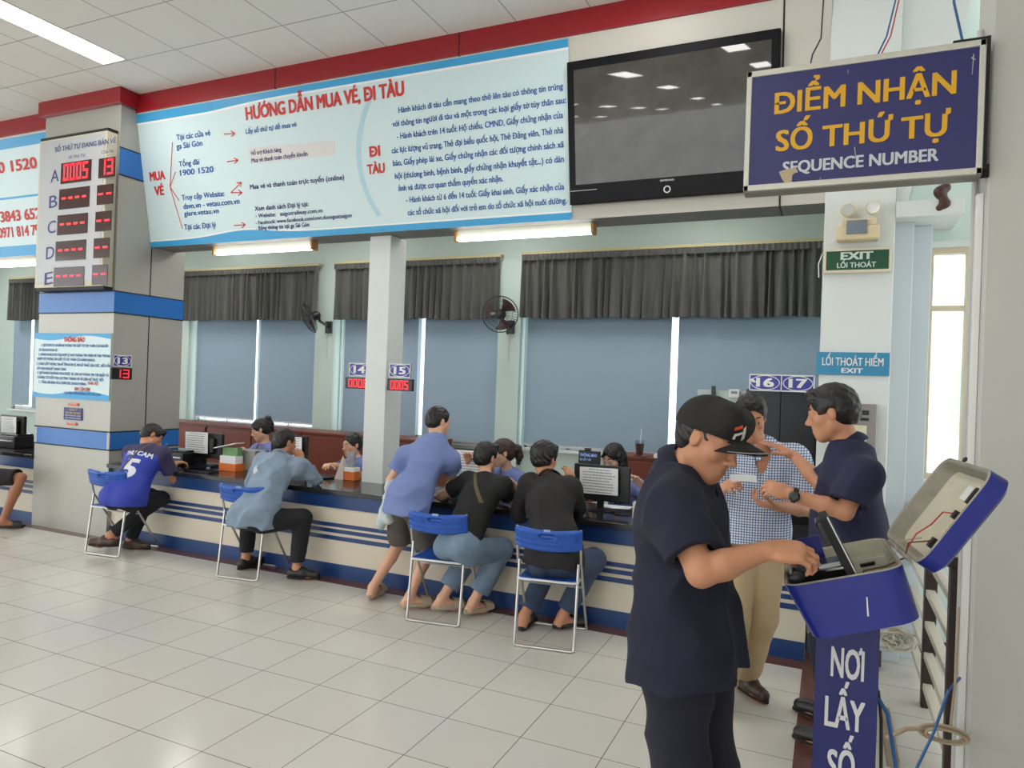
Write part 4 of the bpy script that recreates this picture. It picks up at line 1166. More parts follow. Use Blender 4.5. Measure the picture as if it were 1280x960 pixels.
def person(label, J, skin, h=0.006, head_sc=1.0, female=False, face=True, hair='short', hair_mat=None, shirt=None, pants=None, shoes=None, group=None, build=1.0, hl=None, name='person', belly=0.0):
    """J: joints in world metres. shirt/pants: dicts. Returns the Empty and the frames"""
    J = {k: np.array(v, float) for k, v in J.items()}
    pel, neck, head = J['pelvis'], J['neck'], J['head']
    up = nrm(neck - pel); T = frame_of(J['fwd'], up)
    # torso frame whose up runs along the spine
    f = J['fwd'] - up * (J['fwd'] @ up); f = nrm(f); rt = np.cross(f, up); T = np.stack([rt, f, up])
    Lsp = np.linalg.norm(neck - pel)
    bow = J.get('bow', np.zeros(3))
    sp = lambda t: pel + (neck - pel) * t + bow * math.sin(PI * t)
    floorz = min(J[k][2] for k in ('aL', 'aR')) - .07
    root = thing(name, label, 'person', (pel[0], pel[1], max(0.0, min(J['aL'][2], J['aR'][2]) - .085)), 0, group)
    HR = frame_of(J['hf'], J.get('hup', (0, 0, 1))); hs = head_sc
    b = build
    body = [ell(sp(.02), (.150 * b, .100 * b, .12), T, .05), ell(sp(.30), (.132 * b, .092 * b + belly, .14), T, .06), ell(sp(.66), (.150 * b, .104 * b, .17), T, .06)]
    tr = {}
    for s in 'LR':
        sg = 1 if s == 'R' else -1
        S, E_, W = J['s' + s], J['e' + s], J['w' + s]
        body += [rcone(sp(.93), S - up * .01, .055, .052, .05), rcone(S, lerp(S, E_, .5), .050 * b, .043 * b, .03), rcone(lerp(S, E_, .5), E_, .043 * b, .036 * b, .02),
                 rcone(E_, lerp(E_, W, .35), .036 * b, .038 * b, .015), rcone(lerp(E_, W, .35), W, .038 * b, .0255, .015)]
        Hh = J['h' + s]; K, A = J['k' + s], J['a' + s]
        body += [rcone(Hh, K, .078 * b, .050 * b, .04), rcone(K, lerp(K, A, .35), .050 * b, .052 * b, .02), rcone(lerp(K, A, .35), A, .050 * b, .034, .02)]
        tdir = nrm(J['t' + s] - A); hd = J['hand' + s] if 'hand' + s in J else None
        toe = J['t' + s]; hl_ = A - nrm(np.array((tdir[0], tdir[1], 0))) * .035; hl_[2] = min(A[2] - .05, hl_[2]); 
        body += [rcone(A, hl_ + np.array((0, 0, .005)), .034, .030, .02), rcone(hl_ + np.array((0, 0, .002)), lerp(A, toe, .7) * np.array((1, 1, 0)) + np.array((0, 0, toe[2] + .012)), .030, .030, .02),
                 rcone(A, lerp(A, toe, .55) * np.array((1, 1, 0)) + np.array((0, 0, toe[2] + .015)), .030, .028, .02), rcone(lerp(A, toe, .6) * np.array((1, 1, 0)) + np.array((0, 0, toe[2] + .01)), toe + np.array((0, 0, .004)), .034, .022, .02)]
    # neck and head
    hb = head + (np.array((0, -.022, -.060)) * hs) @ HR
    body += [rcone(sp(.95) , hb, .058 * (.88 if female else 1) * b, .050 * (.88 if female else 1) * hs, .03)]
    body += head_prims(head, HR, hs, female)
    H = hl or {}
    for s in 'LR':
        g = H.get(s, {})
        W, E_ = J['w' + s], J['e' + s]
        d = g.get('d', W - E_); n = g.get('n', (0, 0, -1))
        body += hand_prims(W, d, n, s, g.get('curl', (20, 28, 22)), g.get('thumb', (.6, .7, .25)), g.get('sc', 0.95 if female else 1.0), fcurl=g.get('fcurl'))
    soft('body', body, h, skin, root)
    if face: face_parts(root, head, HR, hs, skin)
    if hair:
        soft('hair', hair_prims(hs, hair), min(h, .005), hair_mat or m_hair, root, frame=(head, HR), relax=1)
    if shirt:
        e = shirt.get('ease', .016); P = []; CU = []
        P += [ell(sp(.05), (.152 * b + e, .104 * b + e, .13), T, .05), ell(sp(.34), (.140 * b + e, .096 * b + e + belly, .16), T, .08), ell(sp(.66), (.152 * b + e, .106 * b + e, .17 + e), T, .06)]
        hem = shirt.get('hem', .10)
        if hem > 0 and shirt.get('skirt', True):
            dn = np.array(shirt.get('drop', -up))
            P += [rcone(sp(.15) + rt * s_ * .06 * b, pel + dn * hem + rt * s_ * .070 * b, .10 * b + e * .6, .108 * b + e + shirt.get('flare', 0), .10) for s_ in (-1, 1)]
        if pants and pants.get('seat') and hem > 0:
            for s_ in (-1, 1): P.append(ell(pel - f * .05 + rt * s_ * .075 - up * .03, (.089 + e, .089 + e, .099 + e), T, .05))
        for s in 'LR':
            S, E_, W = J['s' + s], J['e' + s], J['w' + s]
            P += [rcone(sp(.92), S - up * .012, .058 + e * .5, .054 * b + e * .7, .06)]
            if shirt.get('long'):
                P += [rcone(S, E_, .056 * b + e * .7, .046 * b + e * .5, .04), clipped(rcone(E_, W, .046 * b + e * .5, .036 + e * .3, .02), half(lerp(E_, W, shirt.get('cuff', .92)), W - E_))]
                CU.append(cut(rcone(lerp(E_, W, .86), W + (W - E_) * .2, .031 + e * .1, .031, 0), .004))
            else:
                t = shirt.get('sleeve', .62); end = lerp(S, E_, t)
                P += [clipped(rcone(S, lerp(S, E_, t + .15), .056 * b + e * .75, .050 * b + e * shirt.get('open', 1.0), .05), half(end, E_ - S))]
                CU.append(cut(rcone(lerp(S, E_, t - .10), lerp(S, E_, t + .25), .041 * b + e * .40, .043 * b + e * .5 * shirt.get('open', 1.0), 0), .003))
        if not shirt.get('nohalf'): P.append(half(pel - up * hem, -up) if 'drop' not in shirt else half(pel + np.array(shirt['drop']) * hem, shirt['drop']))
        nb = sp(.98)
        nd = nrm(hb - nb)
        CU.append(cut(rcone(nb - nd * .01, nb + nd * .14, .052 * b * (.9 if female else 1), .075, 0), .006))
        if shirt.get('vneck'):
            CU.append(cut(rcone(nb + f * .075 + up * .02, nb + f * .135 - up * shirt['vneck'], .056, .018, 0), .006))
        elif shirt.get('collar'):
            CU.append(cut(rcone(nb + f * .05 + up * .01, nb + f * .105 - up * .07, .034, .006, 0), .006))
        P.append(folds(shirt.get('fold', .004), shirt.get('seed', 3), *shirt.get('fdir', (1, 1, .5)), freq=shirt.get('ffreq', 24)))
        so = soft(shirt.get('part', 'shirt'), P + CU, h, shirt['mat'], root)
        if shirt.get('yoke'):
            so.data.materials.append(shirt['yoke'][0]); pl = sp(shirt['yoke'][1]) - ROOT[so.name][0]
            nv_ = len(so.data.polygons); cen = np.zeros(nv_ * 3); so.data.polygons.foreach_get('center', cen); cen = cen.reshape(-1, 3)
            inarm = np.abs((cen - pl) @ rt) > .185 * b
            so.data.polygons.foreach_set('material_index', ((((cen - pl) @ up) > 0) | (inarm & (((cen - pl) @ up) > -.20))).astype(np.int32))
        if shirt.get('collar'):
            fa = nrm(f - nd * (f @ nd)); ra = np.cross(fa, nd); kc = .92 if female else 1.0
            def coll(u, v):
                w = (2 * u - 1) * 2.75; cf = .5 - .5 * math.cos(w)             # 0 at the nape, 1 towards the front
                ci = nb + nd * (.058 - .030 * cf) + (-fa * math.cos(w) + ra * math.sin(w)) * .056 * kc + fa * .012 * cf
                co = nb + nd * (.014 - .074 * cf ** 2) + (-fa * math.cos(w) * 1.05 + ra * math.sin(w)) * (.086 + .012 * cf) * kc + fa * (.022 * cf)
                mid = (ci + co) * .5 + (-fa * math.cos(w) + ra * math.sin(w)) * .010 + nd * .008
                return ci * (1 - v) ** 2 + mid * 2 * v * (1 - v) + co * v * v
            obj('collar', M().sheet(coll, 36, 6, .004), shirt['mat'], root)
    else: so = None
    if pants:
        e = pants.get('ease', .014); hw = half(sp(pants.get('waist', .20)), up); ep = min(e, .010); P = [clipped(ell(sp(.02), (.148 * b + ep, .102 * b + ep, .12), T, .05), hw), clipped(ell(sp(.16), (.132 * b + ep, .092 * b + ep + belly * .7, .09), T, .05), hw)]
        if pants.get('seat'):
            for s_ in (-1, 1): P.append(ell(pel - f * .05 + rt * s_ * .075 - up * .03, (.085, .085, .095), T, .05))
        for s in 'LR':
            Hh, K, A = J['h' + s], J['k' + s], J['a' + s]
            t = pants.get('leg', 2.0)       # 1 ends at the knee, 2 at the ankle
            if t < 1.2:
                en = lerp(Hh, K, t)
                P += [clipped(rcone(Hh, lerp(Hh, K, t + .2), .080 * b + ep, .066 * b + e * 2.0, .05), half(en, K - Hh))]
                P.append(cut(rcone(lerp(Hh, K, t - .15), lerp(Hh, K, t + .3), .054 * b + e * .6, .056 * b + e * 1.5, 0), .003))
            else:
                en = lerp(K, A, t - 1); wd = pants.get('width', 0.0)
                P += [rcone(Hh, K, .084 * b + e, .056 * b + e + wd * .5, .05), clipped(rcone(K, lerp(K, A, t - 1 + .12), .056 * b + e + wd * .5, .040 + e + wd, .03), half(en, A - K))]
                P.append(cut(rcone(lerp(K, A, t - 1 - .12), lerp(K, A, t - 1 + .25), .036 + e * .3 + wd * .5, .036 + e * .5 + wd, 0), .003))
        P.append(folds(pants.get('fold', .004), pants.get('seed', 5), *pants.get('fdir', (1, 1, .8)), freq=pants.get('ffreq', 22)))
        soft('shorts' if pants.get('leg', 2.0) < 1.2 else 'trousers', P, h, pants['mat'], root)
    if shoes:
        for s in 'LR':
            A, toe = J['a' + s], J['t' + s]
            d = toe - A; d[2] = 0; d = nrm(d); lt = np.cross(d, (0, 0, 1.0)); R = np.stack([lt, d, np.cross(lt, d)])
            tilt = J.get('tilt' + s, 0.0); z0 = J.get('z' + s, None)
            dz = toe[2] if z0 is None else float(z0)
            c0 = np.array((A[0], A[1], dz)); L = lambda x, y, z: c0 + lt * x + d * y + np.array((0, 0, z + tilt * (-y + .16)))
            if shoes['kind'] == 'shoe':
                P = [rcone(L(0, -.035, .035), L(0, .06, .035), .040, .043, .02), rcone(L(0, .06, .033), L(-.0, .165, .030), .044, .034, .02), rcone(L(0, -.02, .045), L(0, .05, .06), .042, .036, .03), half(L(0, 0, .001), np.array((0, tilt, -1)) if False else (d * -tilt * 1.0 + np.array((0, 0, -1.0))))]
                P.append(cut(rcone(L(0, -.0, .075), A + np.array((0, 0, .08)), .036, .040, 0), .006))
                so_ = soft('shoe', P, .005, shoes['mat'], root)
                m = M(); out = []
                for q in range(28):
                    w_ = 2 * PI * q / 28; yy = .062 + .142 * math.sin(w_); xx = (.045 - .006 * math.sin(w_ + .5)) * math.cos(w_)
                    out.append((xx, yy))
                m.loft([[L(x, y, -.002) for x, y in out], [L(x, y, .012) for x, y in out]])
                obj('sole', m, shoes.get('sole', m_black_matt), so_)
            else:
                m = M(); out = []
                for q in range(28):
                    w_ = 2 * PI * q / 28; yy = .058 + .138 * math.sin(w_); xx = (.047 + .006 * math.sin(w_)) * math.cos(w_)
                    out.append((xx, yy))
                zt = shoes.get('thick', .024)
                m.loft([[L(x, y, -.002) for x, y in out], [L(x * 1.04, y, zt * .4) for x, y in out], [L(x, y, zt) for x, y in out]])
                so_ = obj('sandal', m, shoes['mat'], root, bevel=.003)
                m = M()
                m.sheet(lambda u, v: L(-.052 * math.cos(PI * u), .085 + .07 * v, .012 + (.056 - .014 * v) * math.sin(PI * u)), 16, 6, .005)
                obj('strap', m, shoes['mat'], so_)
    return root, dict(T=T, HR=HR, head=head, hs=hs, sp=sp, up=up, f=f, rt=rt, shirt=so)
def project_text(par, target, s, A, B, cap, up, n, mtl, name, bold=.02, off=.003, mesh=None):
    """letters laid on a garment: each vertex drops along -n on to the cloth"""
    from mathutils.bvhtree import BVHTree
    me = target.data; l = ROOT[target.name][0]
    bv = BVHTree.FromPolygons([v.co for v in me.vertices], [tuple(p.vertices) for p in me.polygons])
    m = mesh or M()
    if mesh is None: put_text(m, s, A, B, cap, up, n, .3, bold)
    # split long faces so the letters can bend
    tri = [(q[0], q[i], q[i + 1]) for q in m.f for i in range(1, len(q) - 1)]; vv = [np.array(p) for p in m.v]
    for _ in range(4):
        nt_ = []; mids = {}
        for a_, b_, c_ in tri:
            if max(np.linalg.norm(vv[a_] - vv[b_]), np.linalg.norm(vv[b_] - vv[c_]), np.linalg.norm(vv[c_] - vv[a_])) < .022: nt_.append((a_, b_, c_)); continue
            def md(i, j):
                k = (min(i, j), max(i, j))
                if k not in mids: mids[k] = len(vv); vv.append((vv[i] + vv[j]) / 2)
                return mids[k]
            ab, bc, ca = md(a_, b_), md(b_, c_), md(c_, a_)
            nt_ += [(a_, ab, ca), (ab, b_, bc), (ca, bc, c_), (ab, bc, ca)]
        tri = nt_
    m.v = [tuple(p) for p in vv]; m.f = tri; m.mi = [0] * len(tri)
    nv = Vector(nrm(n)); out = []
    for p in m.v:
        q = Vector(np.array(p) - l) + nv * .2
        hit = bv.ray_cast(q, -nv, 1.5)
        out.append(tuple(np.array(hit[0] if hit[0] else q - nv * .5) + l + np.array(nv) * off))
    m.v = out
    return obj(name, m, mtl, par, smooth=False)
# ------------------------------------------------------------------ the people
sk_mid = skin_mat('skin_tan', (196, 138, 106)); sk_light = skin_mat('skin_light', (222, 172, 144)); sk_dark = skin_mat('skin_brown', (168, 112, 84))
cloth = lambda name, rgb, **k: mat(name, rgb, k.pop('rough', .85), sheen=0.0, var=k.pop('var', .08), vscale=k.pop('vscale', 9), bump=.25, bscale=k.pop('bscale', 420), **k)
c_navy = cloth('navy_work_cloth', (34, 36, 66)); c_navy2 = cloth('navy_trouser_cloth', (26, 27, 44))
c_jersey = cloth('royal_blue_jersey', (40, 60, 172), rough=.6); c_denim = cloth('washed_denim', (134, 152, 172), var=.3, vscale=14)
c_tee = cloth('blue_tee', (118, 134, 186), var=.12, vscale=30); c_blacktee = cloth('black_tee', (26, 25, 27)); c_black2 = cloth('black_shirting', (34, 31, 33))
c_uniform = cloth('staff_blue_shirt', (122, 136, 194)); c_jeans = cloth('light_jeans', (116, 136, 158), var=.3, vscale=12); c_jeans2 = cloth('dark_jeans', (58, 72, 96), var=.4, vscale=10)
c_blacktr = cloth('black_trousers', (30, 31, 36)); c_greyshort = cloth('grey_shorts', (92, 86, 80)); c_khaki = cloth('khaki_trousers', (196, 172, 134))
m_shoe_brown = mat('brown_leather', (72, 50, 42), .4, var=.15, vscale=20); m_shoe_black = mat('black_leather', (28, 26, 26), .4); m_sandal = mat('beige_rubber', (176, 160, 138), .7)
def plaid():
    m = bpy.data.materials.new('blue_checked_cloth'); m.use_nodes = True
    nt = m.node_tree; b = nt.nodes['Principled BSDF']; b.inputs['Roughness'].default_value = .85
    tc = nt.nodes.new('ShaderNodeTexCoord'); sp = nt.nodes.new('ShaderNodeSeparateXYZ'); nt.links.new(tc.outputs['Object'], sp.inputs[0])
    prev = None
    for ax in ('X', 'Z'):
        mu = nt.nodes.new('ShaderNodeMath'); mu.operation = 'MULTIPLY'; mu.inputs[1].default_value = 1 / .0135; nt.links.new(sp.outputs[ax], mu.inputs[0])
        fr = nt.nodes.new('ShaderNodeMath'); fr.operation = 'FRACT'; nt.links.new(mu.outputs[0], fr.inputs[0])
        lt = nt.nodes.new('ShaderNodeMath'); lt.operation = 'LESS_THAN'; lt.inputs[1].default_value = .36; nt.links.new(fr.outputs[0], lt.inputs[0])
        if prev is None: prev = lt
        else:
            ad = nt.nodes.new('ShaderNodeMath'); ad.operation = 'ADD'; nt.links.new(prev.outputs[0], ad.inputs[0]); nt.links.new(lt.outputs[0], ad.inputs[1])
    dv = nt.nodes.new('ShaderNodeMath'); dv.operation = 'MULTIPLY'; dv.inputs[1].default_value = .5; nt.links.new(ad.outputs[0], dv.inputs[0])
    r_ = nt.nodes.new('ShaderNodeValToRGB'); r_.color_ramp.interpolation = 'CONSTANT'
    el = r_.color_ramp.elements; el[0].color = srgb((222, 228, 238)); el[1].position = .75; el[1].color = srgb((50, 70, 116))
    e3 = el.new(.25); e3.color = srgb((124, 146, 184))
    nt.links.new(dv.outputs[0], r_.inputs[0]); nt.links.new(r_.outputs[0], b.inputs['Base Color'])
    return m
c_plaid = plaid()

def std_legs(J, pel, f, rt, up, knees, ankles, toes):
    J['hR'] = pel + rt * .088 - np.array((0, 0, .02)); J['hL'] = pel - rt * .088 - np.array((0, 0, .02))
    for s in 'LR': J['k' + s], J['a' + s], J['t' + s] = np.array(knees[s]), np.array(ankles[s]), np.array(toes[s])
UPZ = np.array((0, 0, 1.0))
def seated(pel, neck, fwd, spread=(.13, .13), foot=((.30, .10), (.30, .10)), knee_z=.47, shank=None, seat_leg=.42, sho=.165):
    """joints of a person on a chair: pelvis, neck and the direction faced"""
    pel = np.array(pel, float); neck = np.array(neck, float); f0 = nrm((fwd[0], fwd[1], 0)); rt = np.cross(f0, UPZ)
    up = nrm(neck - pel)
    J = dict(pelvis=pel, neck=neck, fwd=f0)
    rts = nrm(rt)
    J['sR'] = neck + rts * sho - up * .055; J['sL'] = neck - rts * sho - up * .055
    for s, sg, spd, ft in (('R', 1, spread[1], foot[1]), ('L', -1, spread[0], foot[0])):
        J['h' + s] = pel + rt * .088 * sg - UPZ * .03 + f0 * .02
        fx = nrm(f0 + rt * sg * spd)
        J['k' + s] = pel + rt * .088 * sg + fx * seat_leg + UPZ * (knee_z - pel[2])
        J['a' + s] = pel + rt * (.088 * sg + sg * ft[1]) + f0 * ft[0]; J['a' + s][2] = .085
        J['t' + s] = J['a' + s] + nrm(f0 + rt * sg * .25) * .165; J['t' + s][2] = .012
    return J
def arms(J, wR, wL, poleR=(0.3, -.5, -.8), poleL=(-.3, -.5, -.8), l1=.285, l2=.25):
    J['wR'] = np.array(wR, float); J['wL'] = np.array(wL, float)
    for s, p in (('R', poleR), ('L', poleL)):
        J['e' + s] = ik(J['s' + s], J['w' + s], l1, l2, p)
        if np.linalg.norm(J['w' + s] - J['s' + s]) > l1 + l2: J['w' + s] = J['s' + s] + nrm(J['w' + s] - J['s' + s]) * (l1 + l2) * .998

m_white_print = mat('white_print', (226, 230, 240), .6)
# --- man in the number 5 jersey, leaning on the counter
pel = at(155, 628, y=4.42); pel[2] = .53
J = seated(pel, at(187, 560, y=4.70), (-.22, .97), foot=((.06, .04), (.34, .02)), seat_leg=.40)
J['aL'] = np.array(at(139, 650, y=4.42)); J['aL'][2] = .17; J['tL'] = J['aL'] + np.array((-.14, -.06, -.10)); J['kL'] = J['pelvis'] + np.array((.06, .34, -.05))
J['aR'] = np.array((-5.95, 4.62, .085)); J['tR'] = J['aR'] + np.array((.14, .05, -.073)); J['kR'] = np.array((-5.84, 4.72, .50))
J['head'] = np.array(at(190, 546, y=4.82)); J['hf'] = np.array((.55, .62, -.55)); J['hup'] = np.array((-.1, .5, .85))
arms(J, at(217, 583, y=4.98), at(179, 556, y=4.84), poleR=(.6, -.3, -.6), poleL=(-.5, .6, -.3)); J['wL'] = np.array(at(178, 556, y=4.82)); J['wR'][2] = max(J['wR'][2], .785); J['eL'] = ik(J['sL'], J['wL'], .285, .25, (-.5, .8, -.2))
r5, i5 = person('man in a blue number 5 jersey seated by the clad pillar, hand on head', J, sk_mid, .0065, 1.0, hair='short',
    shirt=dict(mat=c_jersey, hem=.07, drop=(0, -.1, -1), sleeve=.72, ease=.018, fold=.006, seed=2, open=1.2, ffreq=18, yoke=(cloth('dark_yoke', (62, 56, 92)), .80)), pants=dict(mat=c_blacktr, seat=True, leg=1.95),
    shoes=dict(kind='shoe', mat=m_shoe_brown), hl={'L': dict(d=(.25, .05, .6), n=(.9, .2, -.2), curl=(15, 20, 15)), 'R': dict(d=(.3, .9, .05), n=(0, 0, -1), curl=(25, 40, 30))})
nb = -i5['f']; upT = i5['up']; rtT = np.cross(upT, nb)
c = i5['sp'](.50)
project_text(i5['shirt'], i5['shirt'], '5', c - rtT * .05 - upT * .12, c + rtT * .07 - upT * .12, .19, upT, nb, m_white_print, 'number', .05)
project_text(i5['shirt'], i5['shirt'], 'THU CAM', c - rtT * .13 + upT * .115, c + rtT * .14 + upT * .115, .045, upT, nb, m_white_print, 'name_lettering', .04)
m_strap = mat('olive_strap', (92, 84, 60), .8)
def strap_on(par, target, a, b, n, w=.022, name='bag_strap', mtl=None, nseg=24, off=.004):
    """a strap lying on the cloth from a to b"""
    m = M(); d = nrm(np.array(b) - np.array(a)); s_ = nrm(np.cross(d, n))
    pts = [np.array(a) + (np.array(b) - np.array(a)) * i / nseg for i in range(nseg + 1)]
    vs = []
    for p in pts: vs += [p - s_ * w / 2 + np.array(n) * .3, p + s_ * w / 2 + np.array(n) * .3]
    m.add(vs, [(2 * i, 2 * i + 1, 2 * i + 3, 2 * i + 2) for i in range(nseg)])
    return project_text(par, target, None, None, None, 0, None, n, mtl or m_strap, name, off=off, mesh=m)
strap_on(r5, i5['shirt'], i5['sp'](1.02) + rtT * .05, i5['sp'](.1) - rtT * .14, nb)

# --- man in the washed denim jacket
pel = at(318, 640, y=4.42); pel[2] = .53
J = seated(pel, at(350, 571, y=4.72), (.10, 1), foot=((.22, .03), (.20, .10)), spread=(.05, .45))
J['kR'] = np.array(at(378, 652, y=4.68)); J['kR'][2] = .50; J['aR'] = np.array(at(371, 702, y=4.64)); J['aR'][2] = .085; J['tR'] = J['aR'] + np.array((.15, .06, -.073))
J['kL'] = np.array(at(312, 655, y=4.73)); J['kL'][2] = .48; J['aL'] = np.array(at(307, 698, y=4.66)); J['aL'][2] = .085; J['tL'] = J['aL'] + np.array((.02, .16, -.073))
J['head'] = np.array(at(356, 553, y=4.80)); J['hf'] = np.array((.25, .9, -.12))
arms(J, at(372, 572, y=4.86), at(330, 590, y=5.0)); J['wR'] = np.array(at(377, 574, y=4.87)); J['eR'] = np.array(at(394, 598, y=4.88)); J['eL'] = ik(J['sL'], J['wL'], .285, .25, (-.5, -.2, -.8))
J['sR'] = np.array(at(375, 584, y=4.74))
rd, idn = person('man in a washed denim jacket seated at the counter with his chin on his hand', J, sk_mid, .0065, 1.0, hair='crop',
    shirt=dict(mat=c_denim, long=True, hem=.09, drop=(0, -.1, -1), ease=.024, fold=.014, seed=8, ffreq=24, collar=True, part='denim_jacket', cuff=.50), pants=dict(mat=c_blacktr, seat=True, leg=1.86, ease=.018),
    shoes=dict(kind='shoe', mat=m_shoe_black), hl={'R': dict(d=(-.55, .1, .6), n=(-.6, .5, -.2), curl=(35, 50, 35)), 'L': dict(n=(0, 0, -1))}, build=1.04)
strap_on(rd, idn['shirt'], idn['sp'](.72) - idn['rt'] * .09, idn['sp'](.60) - idn['rt'] * .04, -idn['f'], w=.045, name='worn_patch', mtl=mat('worn_denim_patch', (206, 212, 214), .85), nseg=6)

# --- man in the blue tee and grey shorts, standing and leaning on the counter
pel = np.array(at(500, 642, y=4.52)); pel[2] = .83
pel = np.array((-2.85, 4.50, .78))
J = dict(pelvis=pel, neck=np.array(at(548, 548, y=4.74)), fwd=np.array((.38, .92, 0)))
f0 = nrm(J['fwd']); rt = np.cross(f0, UPZ)
J['neck'][2] = min(J['neck'][2], 1.27)
J['sL'] = np.array(at(508, 569, y=4.68)); J['sR'] = np.array(at(563, 574, y=4.74))
J['hL'] = pel - rt * .09 - UPZ * .03; J['hR'] = pel + rt * .09 - UPZ * .03
J['aL'] = np.array(at(466, 738, y=4.52)); J['aL'][2] = .09; J['aR'] = np.array(at(512, 752, y=4.46)); J['aR'][2] = .09
J['kL'] = ik(J['hL'], J['aL'], .40, .40, (.0, 1, 0)); J['kR'] = ik(J['hR'], J['aR'], .40, .40, (.1, 1, 0))
J['tL'] = J['aL'] + np.array((-.03, .16, -.065)); J['tR'] = J['aR'] + np.array((.12, .11, -.065))
J['head'] = np.array(at(548, 527, y=4.80)); J['hf'] = np.array((.45, .85, -.18))
J['wR'] = np.array(at(556, 626, y=4.95)); J['wR'][2] = max(J['wR'][2], .785); J['eR'] = np.array(at(566, 602, y=4.84))
J['eL'] = np.array(at(487, 600, y=4.62)); J['wL'] = np.array(at(500, 612, y=4.80))
J['eL'] = np.array(at(488, 601, y=4.66)); J['wL'] = np.array(at(506, 612, y=4.84))
rt_, it_ = person('man in a blue tee and grey shorts standing bent over the counter', J, sk_light, .0065, .98, hair='crop',
    shirt=dict(mat=c_tee, hem=.08, drop=(0, 0, -1), ease=.022, fold=.011, flare=.012, seed=4, sleeve=.58, open=1.4, ffreq=17, fdir=(1, 1, 1.2)), pants=dict(mat=c_greyshort, leg=.90, ease=.024, waist=.12),
    shoes=dict(kind='sandal', mat=m_sandal), hl={'R': dict(d=(-.35, .6, -.05), n=(0, 0, -1), curl=(20, 30, 25)), 'L': dict(d=(.4, .5, -.1))}, build=.93)
# light jacket over his left forearm
P = [rcone(at(488, 607, y=4.60), at(508, 606, y=4.72), .042, .045, .03), rcone(at(488, 608, y=4.58), at(477, 655, y=4.50), .034, .042, .03), rcone(at(498, 608, y=4.58), at(486, 648, y=4.50), .036, .042, .03), folds(.010, 12, freq=34)]
jo = soft('folded_jacket', P, .006, cloth('pale_jacket_cloth', (196, 206, 208)))
tag(jo, 'pale grey jacket draped over the forearm of the standing man in the blue tee', 'jacket')

# --- woman in the black tee
pel = at(574, 668, y=4.40); pel[2] = .53
J = seated(pel, at(610, 596, y=4.78), (.22, 1), foot=((.10, .0), (.08, .03)), spread=(.1, .1), seat_leg=.34)
J['aL'] = np.array(at(553, 738, y=4.52)); J['aL'][2] = .10; J['aR'] = np.array(at(592, 742, y=4.56)); J['aR'][2] = .10
J['tL'] = J['aL'] + np.array((.11, .10, -.07)); J['tR'] = J['aR'] + np.array((.06, .13, -.07))
J['head'] = np.array(at(608, 572, y=4.86)); J['hf'] = np.array((.30, .95, -.05))
arms(J, at(642, 634, y=5.02), at(562, 627, y=5.02)); J['wR'] = np.array(at(622, 628, y=5.10)); J['wR'][2] = .79; J['eR'] = ik(J['sR'], J['wR'], .27, .24, (.9, -.1, -.5)); J['wL'][2] = .79; J['eL'] = ik(J['sL'], J['wL'], .27, .24, (-.8, -.2, -.5))
rb, ib = person('woman in a black tee and pale jeans seated with an olive cross strap', J, sk_light, .0065, .98, female=True, hair='short',
    shirt=dict(mat=c_blacktee, hem=.0, skirt=False, drop=(0, 0, -1), ease=.014, fold=.005, seed=6, sleeve=.66), pants=dict(mat=c_jeans, seat=True, leg=1.80, width=.020, ease=.016),
    shoes=dict(kind='sandal', mat=m_sandal, thick=.03), hl={'R': dict(d=(-.5, .5, .02)), 'L': dict(d=(.2, .8, .02))})
strap_on(rb, ib['shirt'], ib['sp'](1.0) - ib['rt'] * .075, ib['sp'](.52) + ib['rt'] * .12, -ib['f'], w=.026)

# --- man in the black shirt
pel = at(692, 690, y=4.40); pel[2] = .53
J = seated(pel, at(686, 598, y=4.74), (.03, 1), foot=((.08, .05), (.15, .02)), spread=(.12, .5), seat_leg=.35)
J['aL'] = np.array(at(655, 768, y=4.50)); J['aL'][2] = .085; J['tL'] = J['aL'] + np.array((-.02, .16, -.073))
J['kR'] = np.array(at(742, 715, y=4.70)); J['kR'][2] = .49; J['aR'] = np.array(at(703, 766, y=4.62)); J['aR'][2] = .09; J['tR'] = J['aR'] + np.array((.08, .13, -.07))
J['head'] = np.array(at(681, 574, y=4.84)); J['hf'] = np.array((.25, .95, -.12))
arms(J, at(706, 592, y=4.96), at(668, 628, y=5.02)); J['wR'] = np.array(at(714, 606, y=4.94)); J['eR'] = np.array(at(722, 634, y=4.88)); J['eR'][2] = .80
rk, ik_ = person('man in a black shirt and dark jeans seated at the counter with a raised hand', J, sk_mid, .0065, 1.02, hair='thick',
    shirt=dict(mat=c_black2, hem=.03, drop=(0, 0, -1), ease=.022, fold=.012, ffreq=18, seed=9, long=True, cuff=.8, collar=True), pants=dict(mat=c_jeans2, seat=True, leg=1.88, ease=.016, width=.008),
    shoes=dict(kind='sandal', mat=m_shoe_black), hl={'R': dict(d=(-.2, .1, .9), n=(-.6, .5, .1), curl=(25, 35, 30)), 'L': dict(n=(0, 0, -1))}, build=1.05)
obj('belt', M().tube([ik_['sp'](.09) + ik_['rt'] * .176 * math.cos(t) + ik_['f'] * .128 * math.sin(t) for t in [2 * PI * i / 36 for i in range(36)]], .014, 8, closed=True), m_shoe_black, rk)

